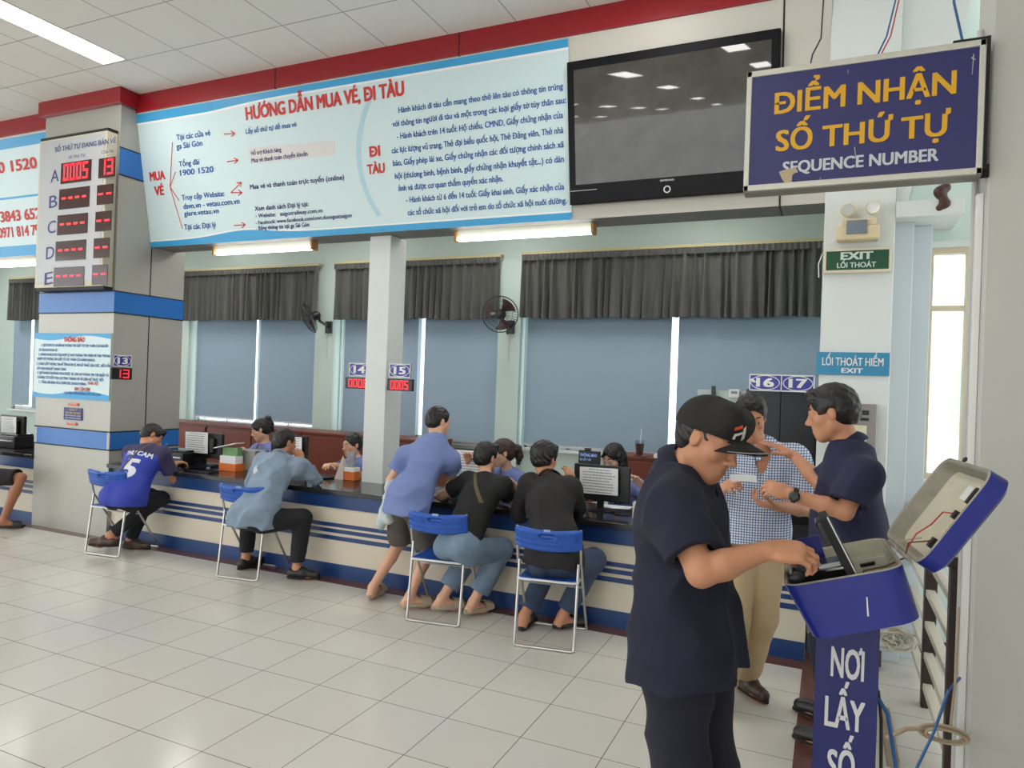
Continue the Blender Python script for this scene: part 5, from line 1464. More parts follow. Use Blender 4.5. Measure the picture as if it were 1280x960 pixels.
# --- partly visible person at the left edge
J = seated((-8.72, 4.26, .53), (-8.72, 4.42, 1.03), (.62, .8), foot=((.18, .05), (.16, .0)), spread=(.1, .1))
J['kR'] = np.array(at(26, 597, y=4.62)); J['aR'] = np.array(at(4, 646, y=4.52)); J['aR'][2] = .09; J['tR'] = J['aR'] + np.array((.10, .13, -.075)); J['hR'] = J['pelvis'] + np.array((.07, -.04, -.03))
J['head'] = np.array((-8.66, 4.50, 1.18)); J['hf'] = np.array((.5, .85, -.1)); arms(J, (-8.72, 4.9, .79), (-8.9, 4.9, .79))
person('person in black shorts seated at the left edge with only a bare leg in view', J, sk_dark, .008, 1.0, face=False, hair='short', shirt=dict(mat=c_blacktee), pants=dict(mat=c_blacktee, seat=True, leg=.97, ease=.012), shoes=dict(kind='sandal', mat=m_shoe_black))

# --- the four ticket clerks behind the counter
def clerk(label, hx, hy, Yh, lean, hf, hair, face_dir, wr, wl, sc=.98, glasses=False, hairm=None, px_dx=0.0, skin=None, hup=(0, 0, 1)):
    head = np.array(at(hx, hy, y=Yh))
    neck = head + np.array((lean[0], lean[1], -.175)); pel = np.array((neck[0] + lean[0], neck[1] + .13 + lean[1], .53))
    if neck[2] - pel[2] > .52: pel[2] = neck[2] - .50
    J = seated(pel, neck, face_dir, foot=((.32, .02), (.32, .02)), sho=.15, knee_z=.49)
    J['head'] = head; J['hf'] = np.array(hf); J['hup'] = np.array(hup)
    arms(J, wr, wl, poleR=(-.6, .1, -.7), poleL=(.6, .1, -.7))
    r, i = person(label, J, skin or sk_light, .0065, sc, female=True, hair=hair, hair_mat=hairm, shirt=dict(mat=c_uniform, hem=.06, ease=.014, sleeve=.7, collar=True, fold=.003, seed=int(hx)), pants=dict(mat=c_blacktr, seat=True), shoes=dict(kind='shoe', mat=m_shoe_black), group=None, build=.92)
    f, u, rt = i['f'], i['up'], i['rt']; nb = i['sp'](.98)
    m = M(); c = nb + f * .122 - u * .045
    for s in (1, -1):
        m.add([c, c + rt * s * .060 + u * .026 + f * .004, c + rt * s * .066 - u * .024 + f * .004, c + f * .014, ], [(0, 1, 2), (3, 2, 1)])
        m.ellipsoid(c + rt * s * .033 + f * .008, (.034, .012, .022), None, 12, 8)
    m.ellipsoid(c + f * .014, (.012, .012, .014), None, 10, 8)
    for s in (1, -1): m.slab(c + rt * s * .004, c + rt * s * .022, c + rt * s * .030 - u * .10 + f * .02, c + rt * s * .012 - u * .10 + f * .02, f * .006)
    obj('bow_tie', m, mat('navy_ribbon', (40, 42, 84), .5), r)
    if glasses:
        hd, HR, hs = i['head'], i['HR'], i['hs']; Lh = lambda x, y, z: hd + (np.array((x, y, z)) * hs) @ HR
        m = M()
        for s in (1, -1):
            m.tube([Lh(s * .031 + .022 * math.cos(t), .098 - .006 * abs(math.cos(t)), .000 + .017 * math.sin(t)) for t in [2 * PI * k / 24 for k in range(24)]], .0016, 6, closed=True)
            m.tube([Lh(s * .053, .094, .004), Lh(s * .075, .05, .008), Lh(s * .078, -.005, .006)], .0015, 6)
        m.tube([Lh(-.009, .1, .003), Lh(0, .103, .005), Lh(.009, .1, .003)], .0015, 6)
        obj('glasses', m, m_alu, r)
    return r, i
r1, i1 = clerk('clerk in a blue uniform shirt with a tied topknot looking down', 326, 537, 5.95, (.02, .04), (-.72, -.55, -.30), 'bun', (-.25, -1), at(300, 566, y=5.72), at(338, 570, y=5.62), sc=1.0)
c2, ic2 = clerk('clerk in a blue uniform shirt half hidden by the white column', 440, 556, 5.95, (.03, .05), (-.30, -.9, -.12), 'plain', (-.2, -1), at(412, 582, y=5.55), at(445, 590, y=5.55), sc=1.0)
c3, ic3 = clerk('clerk in blue uniform shirt with brown tipped ponytail behind the woman in black', 628, 566, 5.75, (.03, .05), (-.80, -.62, -.08), 'ponytail', (-.3, -1), at(585, 575, y=5.45), at(642, 605, y=5.40), sc=1.05, hairm=m_hair2)
c4, ic4 = clerk('clerk with glasses and long black hair behind the monitor with a notice', 767, 573, 5.80, (.05, .05), (-.34, -.86, -.30), 'long', (-.12, -1), at(745, 612, y=5.45), at(800, 605, y=5.50), sc=1.05, glasses=True)

# --- man in the checked shirt
X0, Y0 = -.36, 4.02
J = dict(pelvis=np.array((-.36, 4.03, .93)), neck=np.array((-.335, 4.02, 1.40)), fwd=np.array((.28, -.96, 0)))
f0 = nrm(J['fwd']); rt = np.cross(f0, UPZ)
J['sR'] = J['neck'] + rt * .185 - UPZ * .06; J['sL'] = J['neck'] - rt * .185 - UPZ * .06
J['hR'] = J['pelvis'] + rt * .09 - UPZ * .04; J['hL'] = J['pelvis'] - rt * .09 - UPZ * .04
J['aL'] = np.array(at(931, 850, y=4.20)); J['aL'][2] = .09; J['tL'] = J['aL'] + np.array((.11, -.125, -.075))
J['aR'] = np.array(at(903, 874, y=3.97)); J['aR'][2] = .09; J['tR'] = J['aR'] + np.array((.02, -.165, -.075))
J['kL'] = ik(J['hL'], J['aL'], .42, .42, f0); J['kR'] = ik(J['hR'], J['aR'], .42, .42, f0)
J['head'] = np.array(at(938, 521, y=3.97)); J['hf'] = np.array((.22, -.92, -.33))
J['wR'] = np.array(at(898, 616, y=3.74)); J['eR'] = ik(J['sR'], J['wR'], .28, .25, (-.3, .1, -1)); J['wL'] = np.array(at(972, 633, y=3.80)); J['eL'] = ik(J['sL'], J['wL'], .28, .25, (.6, .3, -.8))
rp, ip = person('man in a blue checked shirt and khaki trousers holding a paper ticket', J, sk_mid, .006, 1.0, hair='short',
    shirt=dict(mat=c_plaid, hem=.09, ease=.020, fold=.003, seed=14, sleeve=.80, open=1.3, vneck=.15, collar=True), pants=dict(mat=c_khaki, leg=1.93, ease=.026, width=.014, fold=.005),
    shoes=dict(kind='shoe', mat=m_shoe_brown), hl={'R': dict(d=(.35, -.35, .35), n=(.6, .3, -.5), curl=(40, 50, 30)), 'L': dict(d=(-.75, -.25, .1), n=(.1, .2, .9), curl=(35, 45, 30))})

# --- man in the navy work shirt, , facing left
J = dict(pelvis=np.array((.10, 3.62, .96)), neck=np.array((.125, 3.60, 1.47)), fwd=np.array((-.95, .22, 0)))
f0 = nrm(J['fwd']); rt = np.cross(f0, UPZ)
J['neck'] = np.array(at(1062, 556, y=3.60))
J['sL'] = np.array(at(1078, 592, y=3.43)); J['sR'] = np.array(at(1046, 590, y=3.77))
J['hL'] = J['pelvis'] - rt * .09 - UPZ * .04; J['hR'] = J['pelvis'] + rt * .09 - UPZ * .04
J['aL'] = np.array((.085, 3.70, .085)); J['tL'] = J['aL'] + np.array((-.165, .03, -.073)); J['aR'] = np.array((.07, 4.02, .085)); J['tR'] = J['aR'] + np.array((-.165, .04, -.073))
J['kL'] = ik(J['hL'], J['aL'], .43, .43, f0); J['kR'] = ik(J['hR'], J['aR'], .43, .43, f0)
J['head'] = np.array(at(1040, 516, y=3.60)); J['hf'] = np.array((-.93, .10, -.22))
J['wL'] = np.array(at(990, 618, y=3.36)); J['eL'] = np.array(at(1056, 640, y=3.36)); J['wR'] = np.array(at(992, 569, y=3.88)); J['eR'] = np.array(at(1027, 606, y=3.76))
rl, il = person('smiling man in a navy work shirt facing left, with a black watch', J, sk_mid, .0055, 1.07, hair='parted',
    shirt=dict(mat=c_navy, hem=.15, ease=.024, fold=.013, ffreq=18, seed=21, sleeve=.78, open=1.5, collar=True), pants=dict(mat=c_navy2, leg=1.97, ease=.022), belly=.035,
    shoes=dict(kind='shoe', mat=m_shoe_black), hl={'L': dict(d=(-.85, .05, .18), n=(.1, .6, -.6), curl=(30, 45, 35), thumb=(.85, .35, .3)), 'R': dict(d=(-.85, .02, .42), n=(-.3, .1, -.9), curl=(8, 10, 8), thumb=(.5, .8, .1))})
a, w_ = J['eL'], J['wL']; d = nrm(w_ - a); c = w_ - d * .012
wt = obj('wristwatch', M().lathe([(.031, -.011), (.034, -.011), (.034, .011), (.031, .011)], c, 24, d), m_black, rl)
fn = nrm(np.cross(d, (0, 0, 1.0)) * 1.0); fn = fn if fn[1] < 0 else -fn
obj('watch_face', M().lathe([(.0235, .026), (.0235, .040), (.020, .042)], c, 24, fn).lathe([(.016, .042), (.016, .0425)], c, 24, fn), m_glossblack, wt)

# --- the man in the cap at the ticket machine
J = dict(pelvis=np.array((-.385, 2.20, .90)), neck=np.array(at(850, 584, y=2.19)), fwd=np.array((.985, -.12, 0)))
f0 = nrm(J['fwd']); rt = np.cross(f0, UPZ)
J['pelvis'] = np.array((-.375, 2.20, .90))
J['sR'] = np.array(at(843, 632, y=2.02)); J['sL'] = np.array(at(862, 622, y=2.37))
J['hR'] = J['pelvis'] + rt * .095 - UPZ * .04; J['hL'] = J['pelvis'] - rt * .095 - UPZ * .04
J['aR'] = np.array((-.37, 2.12, .085)); J['aL'] = np.array((-.30, 2.30, .085)); J['tR'] = J['aR'] + np.array((.165, -.03, -.073)); J['tL'] = J['aL'] + np.array((.165, .03, -.073))
J['kR'] = np.array((-.355, 2.11, .48)); J['kL'] = np.array((-.30, 2.29, .48))
J['head'] = np.array(at(885, 550, y=2.16)); J['hf'] = np.array((.84, -.26, -.36)); J['hup'] = np.array((.36, 0, .93))
J['wR'] = np.array(at(957, 688, y=1.99)); J['eR'] = np.array(at(876, 716, y=1.92)); J['wL'] = np.array(at(955, 690, y=2.27)); J['eL'] = np.array(at(890, 700, y=2.38))
c_navy3 = cloth('dark_navy_work_cloth', (25, 27, 50))
rc, ic = person('man in a black cap and navy work clothes reaching into the ticket machine', J, sk_mid, .0045, .955, hair='cap',
    shirt=dict(mat=c_navy3, hem=.07, ease=.024, fold=.014, seed=33, sleeve=.78, open=1.35, collar=True, flare=.015, drop=(.14, 0, -1), ffreq=17), pants=dict(mat=c_navy2, leg=1.98, ease=.020, width=.004, fold=.012, ffreq=18),
    shoes=dict(kind='shoe', mat=m_shoe_black), belly=.02, build=1.04, hl={'R': dict(d=(.85, .12, .02), n=(.1, .45, -.8), curl=(32, 48, 35), thumb=(.7, .45, .5)), 'L': dict(d=(.85, -.05, .02), n=(0, -.5, -.8), curl=(35, 50, 35))})
# cap
hd, HR, hs = ic['head'], ic['HR'], ic['hs']
m_cap = cloth('black_cap_cloth', (30, 28, 29))
P = [ell((0, -.012, .038), (.086, .106, .094), None, .02), rcone((-.036, .046, .080), (.036, .046, .080), .050, .050, .03), half((0, 0, .024), (0, .12, -1))]
cap = soft('cap', P, .004, m_cap, rc, frame=(hd, HR))
def visor(u, v):
    w = (u - .5) * 2; y = .062 + .060 * math.sqrt(max(0, 1 - w * w * .92)) * v + .034 * math.sqrt(max(0, 1 - w * w)) * 1.0
    return hd + np.array((w * .080, y - (1 - v) * .012 * 0, .034 - .028 * v * v - .020 * w * w - .006 * v)) @ HR
def visor(u, v):
    w = (u - .5) * 2
    base = .040 + .060 * math.sqrt(max(0, 1 - .80 * w * w)); ext = .074 * (1 - abs(w) ** 2.6)
    return hd + np.array((w * .090, base + ext * v, .044 - .048 * w * w - .004 * v)) @ HR
vz = obj('visor', M().sheet(visor, 26, 12, .004), m_cap, cap)
obj('visor_edge', M().tube([visor(.06 + .88 * i / 24, .985) + HR[2] * .004 for i in range(25)], .0022, 6), mat('grey_piping', (150, 148, 146), .7), vz)
from mathutils.bvhtree import BVHTree
def patch(par, target, pts2d, o_, right, up, n, mtl, name):
    m = M()
    for poly in pts2d: m.add([np.array(o_) + np.array(right) * x + np.array(up) * y + np.array(n) * .15 for x, y in poly], [tuple(range(len(poly)))])
    return project_text(par, target, None, None, None, 0, None, n, mtl, name, mesh=m, off=.0025)
ln = nrm(np.array((.42, .9, .18)) @ HR); lr = nrm(np.cross(UPZ, ln)); lu = np.cross(ln, lr)
lc = hd + np.array((.036, .092, .062)) @ HR
patch(cap, cap, [[(-.030, .012), (-.004, .020), (-.006, .030), (-.030, .022)]], lc, lr, lu, ln, mat('cap_orange', (226, 84, 44), .7), 'orange_mark')
patch(cap, cap, [[(.000, .020), (.012, .026), (.022, -.014), (.010, -.022)], [(-.026, .002), (.004, .010), (.004, .002), (-.018, -.005)], [(-.026, .002), (-.018, -.003), (-.012, -.030), (-.022, -.032)]], lc, lr, lu, ln, m_whitep, 'white_mark')
# ================================================================== FURNITURE AND SMALL THINGS
m_chairblue = mat('chair_blue_plastic', (30, 84, 178), .35, var=.04); m_steel = mat('chair_steel', (196, 194, 190), .28, .85)
m_edge = mat('seat_edge', (222, 224, 226), .4)
def chair_at(x, y, rz, lab, first=[None], group='blue folding chairs at the counter'):
    if first[0] is None:
        c = thing('folding_chair', lab, 'chair', (x, y, 0), rz, group)
        ROOT[c.name] = (np.zeros(3), 0.0)            # parts are drawn in the chair's own coordinates
        # moulded backrest with a hand slot
        P = []
        n = 12
        def bend(xx): return -.235 + .035 * (xx / .21) ** 2
        for i in range(n):
            xa = -.205 + .41 * i / n; xb = -.205 + .41 * (i + 1) / n
            dip = lambda xx: .015 * (1 - (xx / .21) ** 2)
            for zz in (.655, .69, .725, .755):
                P.append(rcone((xa, bend(xa) - (zz - .7) * .22, zz - dip(xa)), (xb, bend(xb) - (zz - .7) * .22, zz - dip(xb)), .0155, .0155, .02))
        P.append(cut(rcone((-.035, -.26, .722), (.035, -.26, .722), .017, .017), .004)); P.append(cut(rcone((-.035, -.22, .722), (.035, -.22, .722), .017, .017), .004))
        soft('backrest', P, .005, m_chairblue, c)
        st_ = obj('sticker', M().box(-.022, .022, -.2615, -.2595, .752, .768), mat('chair_sticker', (150, 176, 214), .5), c, smooth=False)
        m = M(); pts = lambda s: [(-.19 * s, -.19 + .0, .425), (-.19 * s, .17, .425)]
        m.sheet(lambda u, v: (-.185 + .37 * u, -.195 + .385 * v, .425 + .010 * (2 * u - 1) ** 2 - .010 * math.sin(PI * v) * .6 - .012 * max(0, v - .85) / .15), 14, 14, .008)
        obj('seat', m, m_chairblue, c)
        m = M(); m.tube([(-.190, .185, .42), (-.195, -.19, .430), (-.17, -.205, .428), (.17, -.205, .428), (.195, -.19, .430), (.190, .185, .42), (.16, .200, .412), (-.16, .200, .412)], .008, 8, closed=True)
        obj('seat_rim', m, m_edge, c)
        for s in (-1, 1):
            m = M().tube([(s * .207, -.205, .77), (s * .207, -.188, .66), (s * .207, -.15, .53), (s * .207, .215, .012)], .0095, 10)
            obj('front_leg', m, m_steel, c)
            m = M().tube([(s * .193, -.165, .545), (s * .193, -.235, .012)], .0095, 10)
            obj('rear_leg', m, m_steel, c)
        m = M().tube([(-.193, -.233, .03), (-.190, -.236, .014), (-.175, -.238, .0095), (.175, -.238, .0095), (.190, -.236, .014), (.193, -.233, .03)], .0095, 10)
        obj('rear_floor_bar', m, m_steel, c)
        m = M().tube([(-.207, .204, .03), (-.204, .213, .014), (-.19, .217, .0095), (.19, .217, .0095), (.204, .213, .014), (.207, .204, .03)], .0095, 10)
        obj('front_floor_bar', m, m_steel, c)
        obj('cross_bar', M().tube([(-.2, -.02, .36), (.2, -.02, .36)], .007, 8), m_steel, c)
        ROOT[c.name] = (np.array((x, y, 0.0)), rz)
        first[0] = c
        return c
    k = copy_tree(first[0]); k.location = (x, y, 0); k.rotation_euler = (0, 0, rz); k['label'] = lab
    return k
chair_at(-1.645, 4.44, .17, 'blue folding chair under the man in the black shirt, nearest the ticket machine')
chair_at(-2.49, 4.50, .15, 'blue folding chair under the woman in the black tee')
chair_at(-4.41, 4.62, .15, 'blue folding chair under the man in the denim jacket')
chair_at(-5.96, 4.56, .12, 'blue folding chair under the man in the number 5 jersey')
a = at(652, 600, y=5.95)
chair_at(a[0] + .02, 6.05, PI - .1, 'blue folding chair behind the counter under the clerk with the ponytail')

# blinds, valances
m_blind = bpy.data.materials.new('blue_grey_blind'); m_blind.use_nodes = True
nt = m_blind.node_tree; b_ = nt.nodes['Principled BSDF']; b_.inputs['Base Color'].default_value = srgb((160, 180, 196)); b_.inputs['Roughness'].default_value = .8
tl = nt.nodes.new('ShaderNodeBsdfTranslucent'); tl.inputs[0].default_value = srgb((136, 160, 182)); mx = nt.nodes.new('ShaderNodeMixShader'); mx.inputs[0].default_value = .18
nt.links.new(b_.outputs[0], mx.inputs[1]); nt.links.new(tl.outputs[0], mx.inputs[2]); nt.links.new(mx.outputs[0], nt.nodes['Material Output'].inputs[0])
for x0, x1, z0, lab in ((-13.1, -12.62, 1.03, 'narrow blue grey roller blind at the far left window'), (-12.54, -9.40, .97, 'wide blue grey roller blind in the window left of the clad pillar'),
                        (-8.67, -7.52, 1.04, 'blue grey roller blind just right of the clad pillar'), (-7.445, -6.40, 1.04, 'blue grey roller blind above the clerk with the topknot'),
                        (-5.965, -4.815, .945, 'blue grey roller blind behind the white column'), (-4.715, -3.655, .945, 'blue grey roller blind right of the white column, behind the standing man'),
                        (-3.305, -1.595, .985, 'wide blue grey roller blind in the middle of the right window'), (-1.52, -.06, .985, 'blue grey roller blind at the right end, beside the black locker')):
    t = thing('roller_blind', lab, 'blind', (.5 * (x0 + x1), 7.74, z0), group='roller blinds')
    obj('blind_fabric', M().sheet(lambda u, v: (x0 + (x1 - x0) * u, 7.745 - .006 * math.sin(PI * u * 3) * v, 2.85 + (z0 - 2.85) * v), 12, 6, .003), m_blind, t)
    obj('bottom_rail', M().box(x0, x1, 7.735, 7.755, z0 - .022, z0), m_alu, t, smooth=False)
    obj('roller_tube', M().tube([(x0, 7.755, 2.87), (x1, 7.755, 2.87)], .025, 12), m_alu, t)
m_val = mat('charcoal_curtain', (88, 88, 86), .9, var=.18, vscale=5, bump=.3, bscale=200)
m_rod = mat('yellowed_batten', (190, 178, 136), .6)
def valance(x0, x1, z1, z0, lab, seed, yv=7.575):
    rs = random.Random(seed); L = x1 - x0; n = int(L / .105)
    ph = [rs.uniform(-.5, .5) for _ in range(n + 2)]; am = [rs.uniform(.7, 1.25) for _ in range(n + 2)]
    def fn(u, v):
        s = u * n; i = int(s); w = s - i
        p = ph[i] * (1 - w) + ph[min(i + 1, n)] * w; a_ = am[i] * (1 - w) + am[min(i + 1, n)] * w
        A_ = (.018 + .022 * v) * a_
        sag = -.018 * abs(math.sin(s * .35 + seed)) * v
        return (x0 + L * u + .012 * math.sin(2 * PI * (s + p) + 1.0) * v, yv + A_ * math.sin(2 * PI * (s + p)) + .012 * math.cos(4 * PI * (s + p)) * (1 - v), z1 + (z0 - z1) * v + sag)
    t = thing('curtain_valance', lab, 'curtain', (.5 * (x0 + x1), yv, z0), group='charcoal curtain valances')
    obj('pleated_cloth', M().sheet(fn, n * 12, 10, .004), m_val, t)
    obj('header_band', M().sheet(lambda u, v: (x0 + L * u, yv - .035 + .006 * math.sin(2 * PI * u * n * 2), z1 - .002 - .07 * v), n * 8, 2, .004), m_val, t)
    obj('curtain_batten', M().box(x0 - .02, x1 + .02, yv - .02, (7.805 if x1 < -9 else 7.645), z1, z1 + .03), m_rod, t, smooth=False)
valance(-8.80, -6.30, 3.17, 2.46, 'charcoal pleated valance just right of the clad pillar', 1)
valance(-6.02, -3.62, 3.18, 2.46, 'charcoal pleated valance crossing behind the white column', 2)
valance(-3.32, -.12, 3.19, 2.46, 'longest charcoal pleated valance, at the right under the television', 3)
valance(-12.95, -9.5, 3.17, 2.48, 'charcoal pleated valance left of the clad pillar', 4)

# tube lights under the fascia
m_tube = mat('lit_tube', (255, 255, 250), .4, emit=TUBE_POWER * 0.6); m_refl = mat('tube_reflector', (236, 240, 226), .35); m_tcap = mat('amber_end_cap', (176, 128, 70), .5)
for x0, x1, lab in ((-5.78, -4.52, 'fluorescent tube light under the wide banner left of the white column'), (-2.97, -1.745, 'fluorescent tube light under the wide banner right of the white column'), (-9.85, -8.60, 'fluorescent tube light under the phone number banner at the far left')):
    t = thing('tube_light', lab, 'tube light', (.5 * (x0 + x1), 5.36, 2.90), group='tube lights under the fascia')
    obj('tube', M().tube([(x0 + .02, 5.35, 2.905), (x1 - .02, 5.35, 2.905)], .020, 12), m_tube, t)
    obj('batten', M().add([(x0, 5.325, 2.975), (x1, 5.325, 2.975), (x1, 5.34, 2.928), (x0, 5.34, 2.928), (x0, 5.36, 2.928), (x1, 5.36, 2.928), (x1, 5.375, 2.975), (x0, 5.375, 2.975)], [(0, 1, 2, 3), (3, 2, 5, 4), (4, 5, 6, 7), (0, 3, 4, 7), (1, 6, 5, 2)]), m_refl, t, smooth=False)
    for x in (x0, x1): obj('end_cap', M().box(x - .012, x + .012, 5.31, 5.40, 2.885, 2.974), m_tcap, t, smooth=False, bevel=.004)

# wall fans on the pilasters
def fan(c, aim, mount, lab):
    c = np.array(c, float); aim = nrm(aim); t = thing('wall_fan', lab, 'fan', c, group='wall fans')
    s = nrm(np.cross(aim, UPZ)); u = np.cross(s, aim)
    P = lambda x, y, z: c + s * x + u * y + aim * z
    circ = lambda r, z, n=36: [P(r * math.cos(2 * PI * k / n), r * math.sin(2 * PI * k / n), z) for k in range(n)]
    m = M(); m.tube(circ(.205, 0), .006, 6, closed=True)
    obj('guard_rim', m, m_black, t)
    m = M()
    for r, z in ((.15, .05), (.10, .068)): m.tube(circ(r, z), .002, 5, closed=True)
    for k in range(40):
        w = 2 * PI * k / 40; cs, sn = math.cos(w), math.sin(w)
        m.tube([P(.035 * cs, .035 * sn, .078), P(.12 * cs, .12 * sn, .064), P(.18 * cs, .18 * sn, .03), P(.205 * cs, .205 * sn, 0)], .0014, 4)
        m.tube([P(.05 * cs, .05 * sn, -.06), P(.15 * cs, .15 * sn, -.05), P(.205 * cs, .205 * sn, 0)], .0014, 4)
    obj('wire_guard', m, m_black, t)
    obj('guard_badge', M().lathe([(.04, .074), (.04, .082), (.03, .086)], c, 20, aim), m_black, t)
    for k in range(3):
        w0 = 2 * PI * k / 3
        def bl(a_, b__):
            w = w0 + (a_ - .3) * 1.25 * (.5 + .5 * b__); r = .035 + .145 * b__
            return P(r * math.cos(w), r * math.sin(w), .028 - .045 * a_)
        obj('blade', M().sheet(bl, 8, 8, .002), mat('smoky_blade', (70, 46, 42), .3), t)
    obj('motor_housing', M().lathe([(.02, -.15), (.05, -.13), (.062, -.07), (.055, -.045)], c, 20, aim), m_black, t)
    e = c - aim * .11; mt_ = np.array(mount, float)
    obj('arm', M().tube([e, e - u * .09, .5 * (e - u * .09 + mt_) , mt_], .018, 10), m_black, t)
    obj('wall_plate', M().box(mt_[0] - .05, mt_[0] + .05, mt_[1] - .01, mt_[1] + .022, mt_[2] - .09, mt_[2] + .07), m_black, t, smooth=False, bevel=.006)
    obj('pull_cord', M().tube([mt_ - (0, .01, .08), mt_ - (0.005, .012, .42)], .0025, 5), m_wgrey, t)
fan((-6.20, 7.30, 2.44), (-.72, -.55, -.42), (-6.14, 7.615, 2.36), 'black wall fan turned away on the pilaster left of the white column')
fan((-3.46, 7.30, 2.47), (.30, -.95, -.10), (-3.47, 7.615, 2.36), 'black wall fan facing the hall on the pilaster right of the white column')

# office cabinets
m_wood = mat('red_brown_wood', (118, 58, 40), .4, var=.14, vscale=3, bump=.05, bscale=30, bstretch=(.2, 1, 4))
for x0, x1, y0, lab in ((-8.85, -7.62, 7.0, 'low red brown cabinet nearest the clad pillar'), (-7.60, -6.02, 7.0, 'low red brown cabinet behind the clerk with the topknot'), (-6.0, -4.1, 7.0, 'low red brown cabinet left of the white column behind its clerk'), (-1.98, -.70, 7.0, 'low red brown cabinet carrying a cup, behind the man in the cap')):
    t = thing('cabinet', lab, 'cabinet', (.5 * (x0 + x1), y0 + .2, 0), group='red brown office cabinets')
    obj('body', M().box(x0, x1, y0, y0 + .42, 0, .975), m_wood, t, smooth=False)
    obj('top', M().box(x0 - .01, x1 + .01, y0 - .02, y0 + .43, .975, 1.0), m_wood, t, smooth=False, bevel=.004)
    n = 2
    for k in range(n):
        a_ = x0 + (x1 - x0) * k / n + .01; b__ = x0 + (x1 - x0) * (k + 1) / n - .01
        d_ = obj('door', M().box(a_, b__, y0 - .018, y0, .06, .95), m_wood, t, smooth=False, bevel=.003)
        obj('handle', M().tube([(b__ - .06, y0 - .03, .55), (b__ - .06, y0 - .03, .67)], .006, 8), m_alu, d_)
lk = thing('black_locker', 'tall black steel locker behind the man in the checked shirt', 'locker', (-.35, 6.2, 0))
obj('body', M().box(-.62, -.085, 6.02, 6.5, 0, 1.71), mat('locker_black', (24, 24, 30), .35), lk, smooth=False, bevel=.004)
for x0, x1 in ((-.61, -.355), (-.35, -.095)):
    d_ = obj('door', M().box(x0, x1, 6.005, 6.02, .06, 1.69), mat('locker_black', (24, 24, 30), .35), lk, smooth=False, bevel=.003)
    obj('handle', M().tube([(x0 + .02 if x0 > -.5 else x1 - .02, 5.995, .85), (x0 + .02 if x0 > -.5 else x1 - .02, 5.995, .97)], .005, 8), m_alu, d_)
obj('label', M().box(-.585, -.535, 6.0, 6.005, 1.60, 1.625), m_whitep, lk, smooth=False)
tb = struct('wall_screen', M().box(-1.02, -.63, 6.10, 6.14, 0, 1.69), m_turq, smooth=False, bevel=.003)
A = at(918, 492, y=6.09)
ts = thing('thermostat', 'small white thermostat with a grey display left of the black locker', 'thermostat', (A[0], 6.09, A[2] - .04))
obj('case', M().box(A[0] - .042, A[0] + .042, 6.07, 6.10, A[2] - .035, A[2] + .035), m_whitep, ts, smooth=False, bevel=.006)
obj('display', M().box(A[0] - .025, A[0] + .025, 6.067, 6.071, A[2] - .002, A[2] + .022), mat('lcd_grey', (120, 132, 128), .3), ts, smooth=False)
A = at(892, 490, y=6.09)
tag(obj('door_stop', M().box(A[0] - .015, A[0] + .015, 6.06, 6.10, A[2] - .05, A[2] + .05).box(A[0] - .012, A[0] + .004, 6.055, 6.06, A[2] + .01, A[2] + .035), m_black, smooth=False, bevel=.003), 'small black block above the cap of the man at the machine', 'switch')

# desk things on the counter
def page_lines(m, x0, x1, z0, z1, y, n, seed=1, rot=0.0):
    rs = random.Random(seed)
    for i in range(n):
        z = z1 - (z1 - z0) * (i + .7) / n
        a_ = x0 + .08 * (x1 - x0) + (.15 * (x1 - x0) if i == 0 else 0); b__ = x1 - (x1 - x0) * rs.uniform(.06, .2)
        x = a_
        while x < b__ - .004:
            w = rs.uniform(.008, .026); m.quad((x, y, z), (min(x + w, b__), y, z), (min(x + w, b__), y, z + .0045), (x, y, z + .0045)); x += w + .005
def monitor(xc, yc, w, zb, zt, lab, paper=None, tilt=0, base=True, plab=None):
    t = thing('monitor', lab, 'monitor', (xc, yc, CT), group='monitors on the counter')
    obj('shell', M().box(xc - w / 2, xc + w / 2, yc - .02, yc + .02, zb, zt), m_black, t, smooth=False, bevel=.006)
    obj('rear_bulge', M().box(xc - w * .33, xc + w * .33, yc - .05, yc - .02, zb + .05, zt - .05), m_black, t, smooth=False, bevel=.015)
    obj('screen', M().box(xc - w / 2 + .015, xc + w / 2 - .015, yc + .02, yc + .022, zb + .02, zt - .015), mat('monitor_glow', (120, 150, 190), .2, emit=.6), t, smooth=False)
    obj('stand', M().box(xc - .025, xc + .025, yc - .03, yc, CT + .01, zb + .08), m_black, t, smooth=False, bevel=.004)
    obj('foot', M().lathe([(.115, CT), (.115, CT + .006), (.05, CT + .016)], (xc, yc - .01, 0), 28), m_black, t)
    if paper:
        x0, x1, z0, z1, yp, sd = paper
        p = thing('notice_sheet', plab, 'paper', (.5 * (x0 + x1), yp, z0), group='printed notices taped on monitors')
        obj('sheet', M().sheet(lambda u, v: (x0 + (x1 - x0) * u + .006 * v, yp + .004 * math.sin(3 * u) * v, z1 + (z0 - z1) * v + .006 * u), 8, 8, .001), m_paper, p)
        m = M(); page_lines(m, x0 + .004, x1, z0 + .01, z1, yp - .004, 9, sd)
        obj('printed_lines', m, m_ink, p, smooth=False)
monitor(-5.77, 5.30, .47, .82, 1.075, 'monitor seen from behind beside the man in the number 5 jersey', (-5.99, -5.68, .865, 1.075, 5.238, 1), plab='white notice taped to the monitor beside the number 5 jersey')
monitor(-1.565, 5.22, .44, .815, 1.085, 'monitor seen from behind in front of the clerk with glasses', (-1.725, -1.425, .868, 1.068, 5.158, 2), plab='white notice taped to the monitor in front of the clerk with glasses')
monitor(-2.88, 5.52, .42, .83, 1.10, 'monitor mostly hidden behind the standing man in the blue tee', (-2.98, -2.69, .862, 1.088, 5.455, 3), plab='white notice taped to the monitor behind the bottles')
A = at(362, 556, y=5.45)
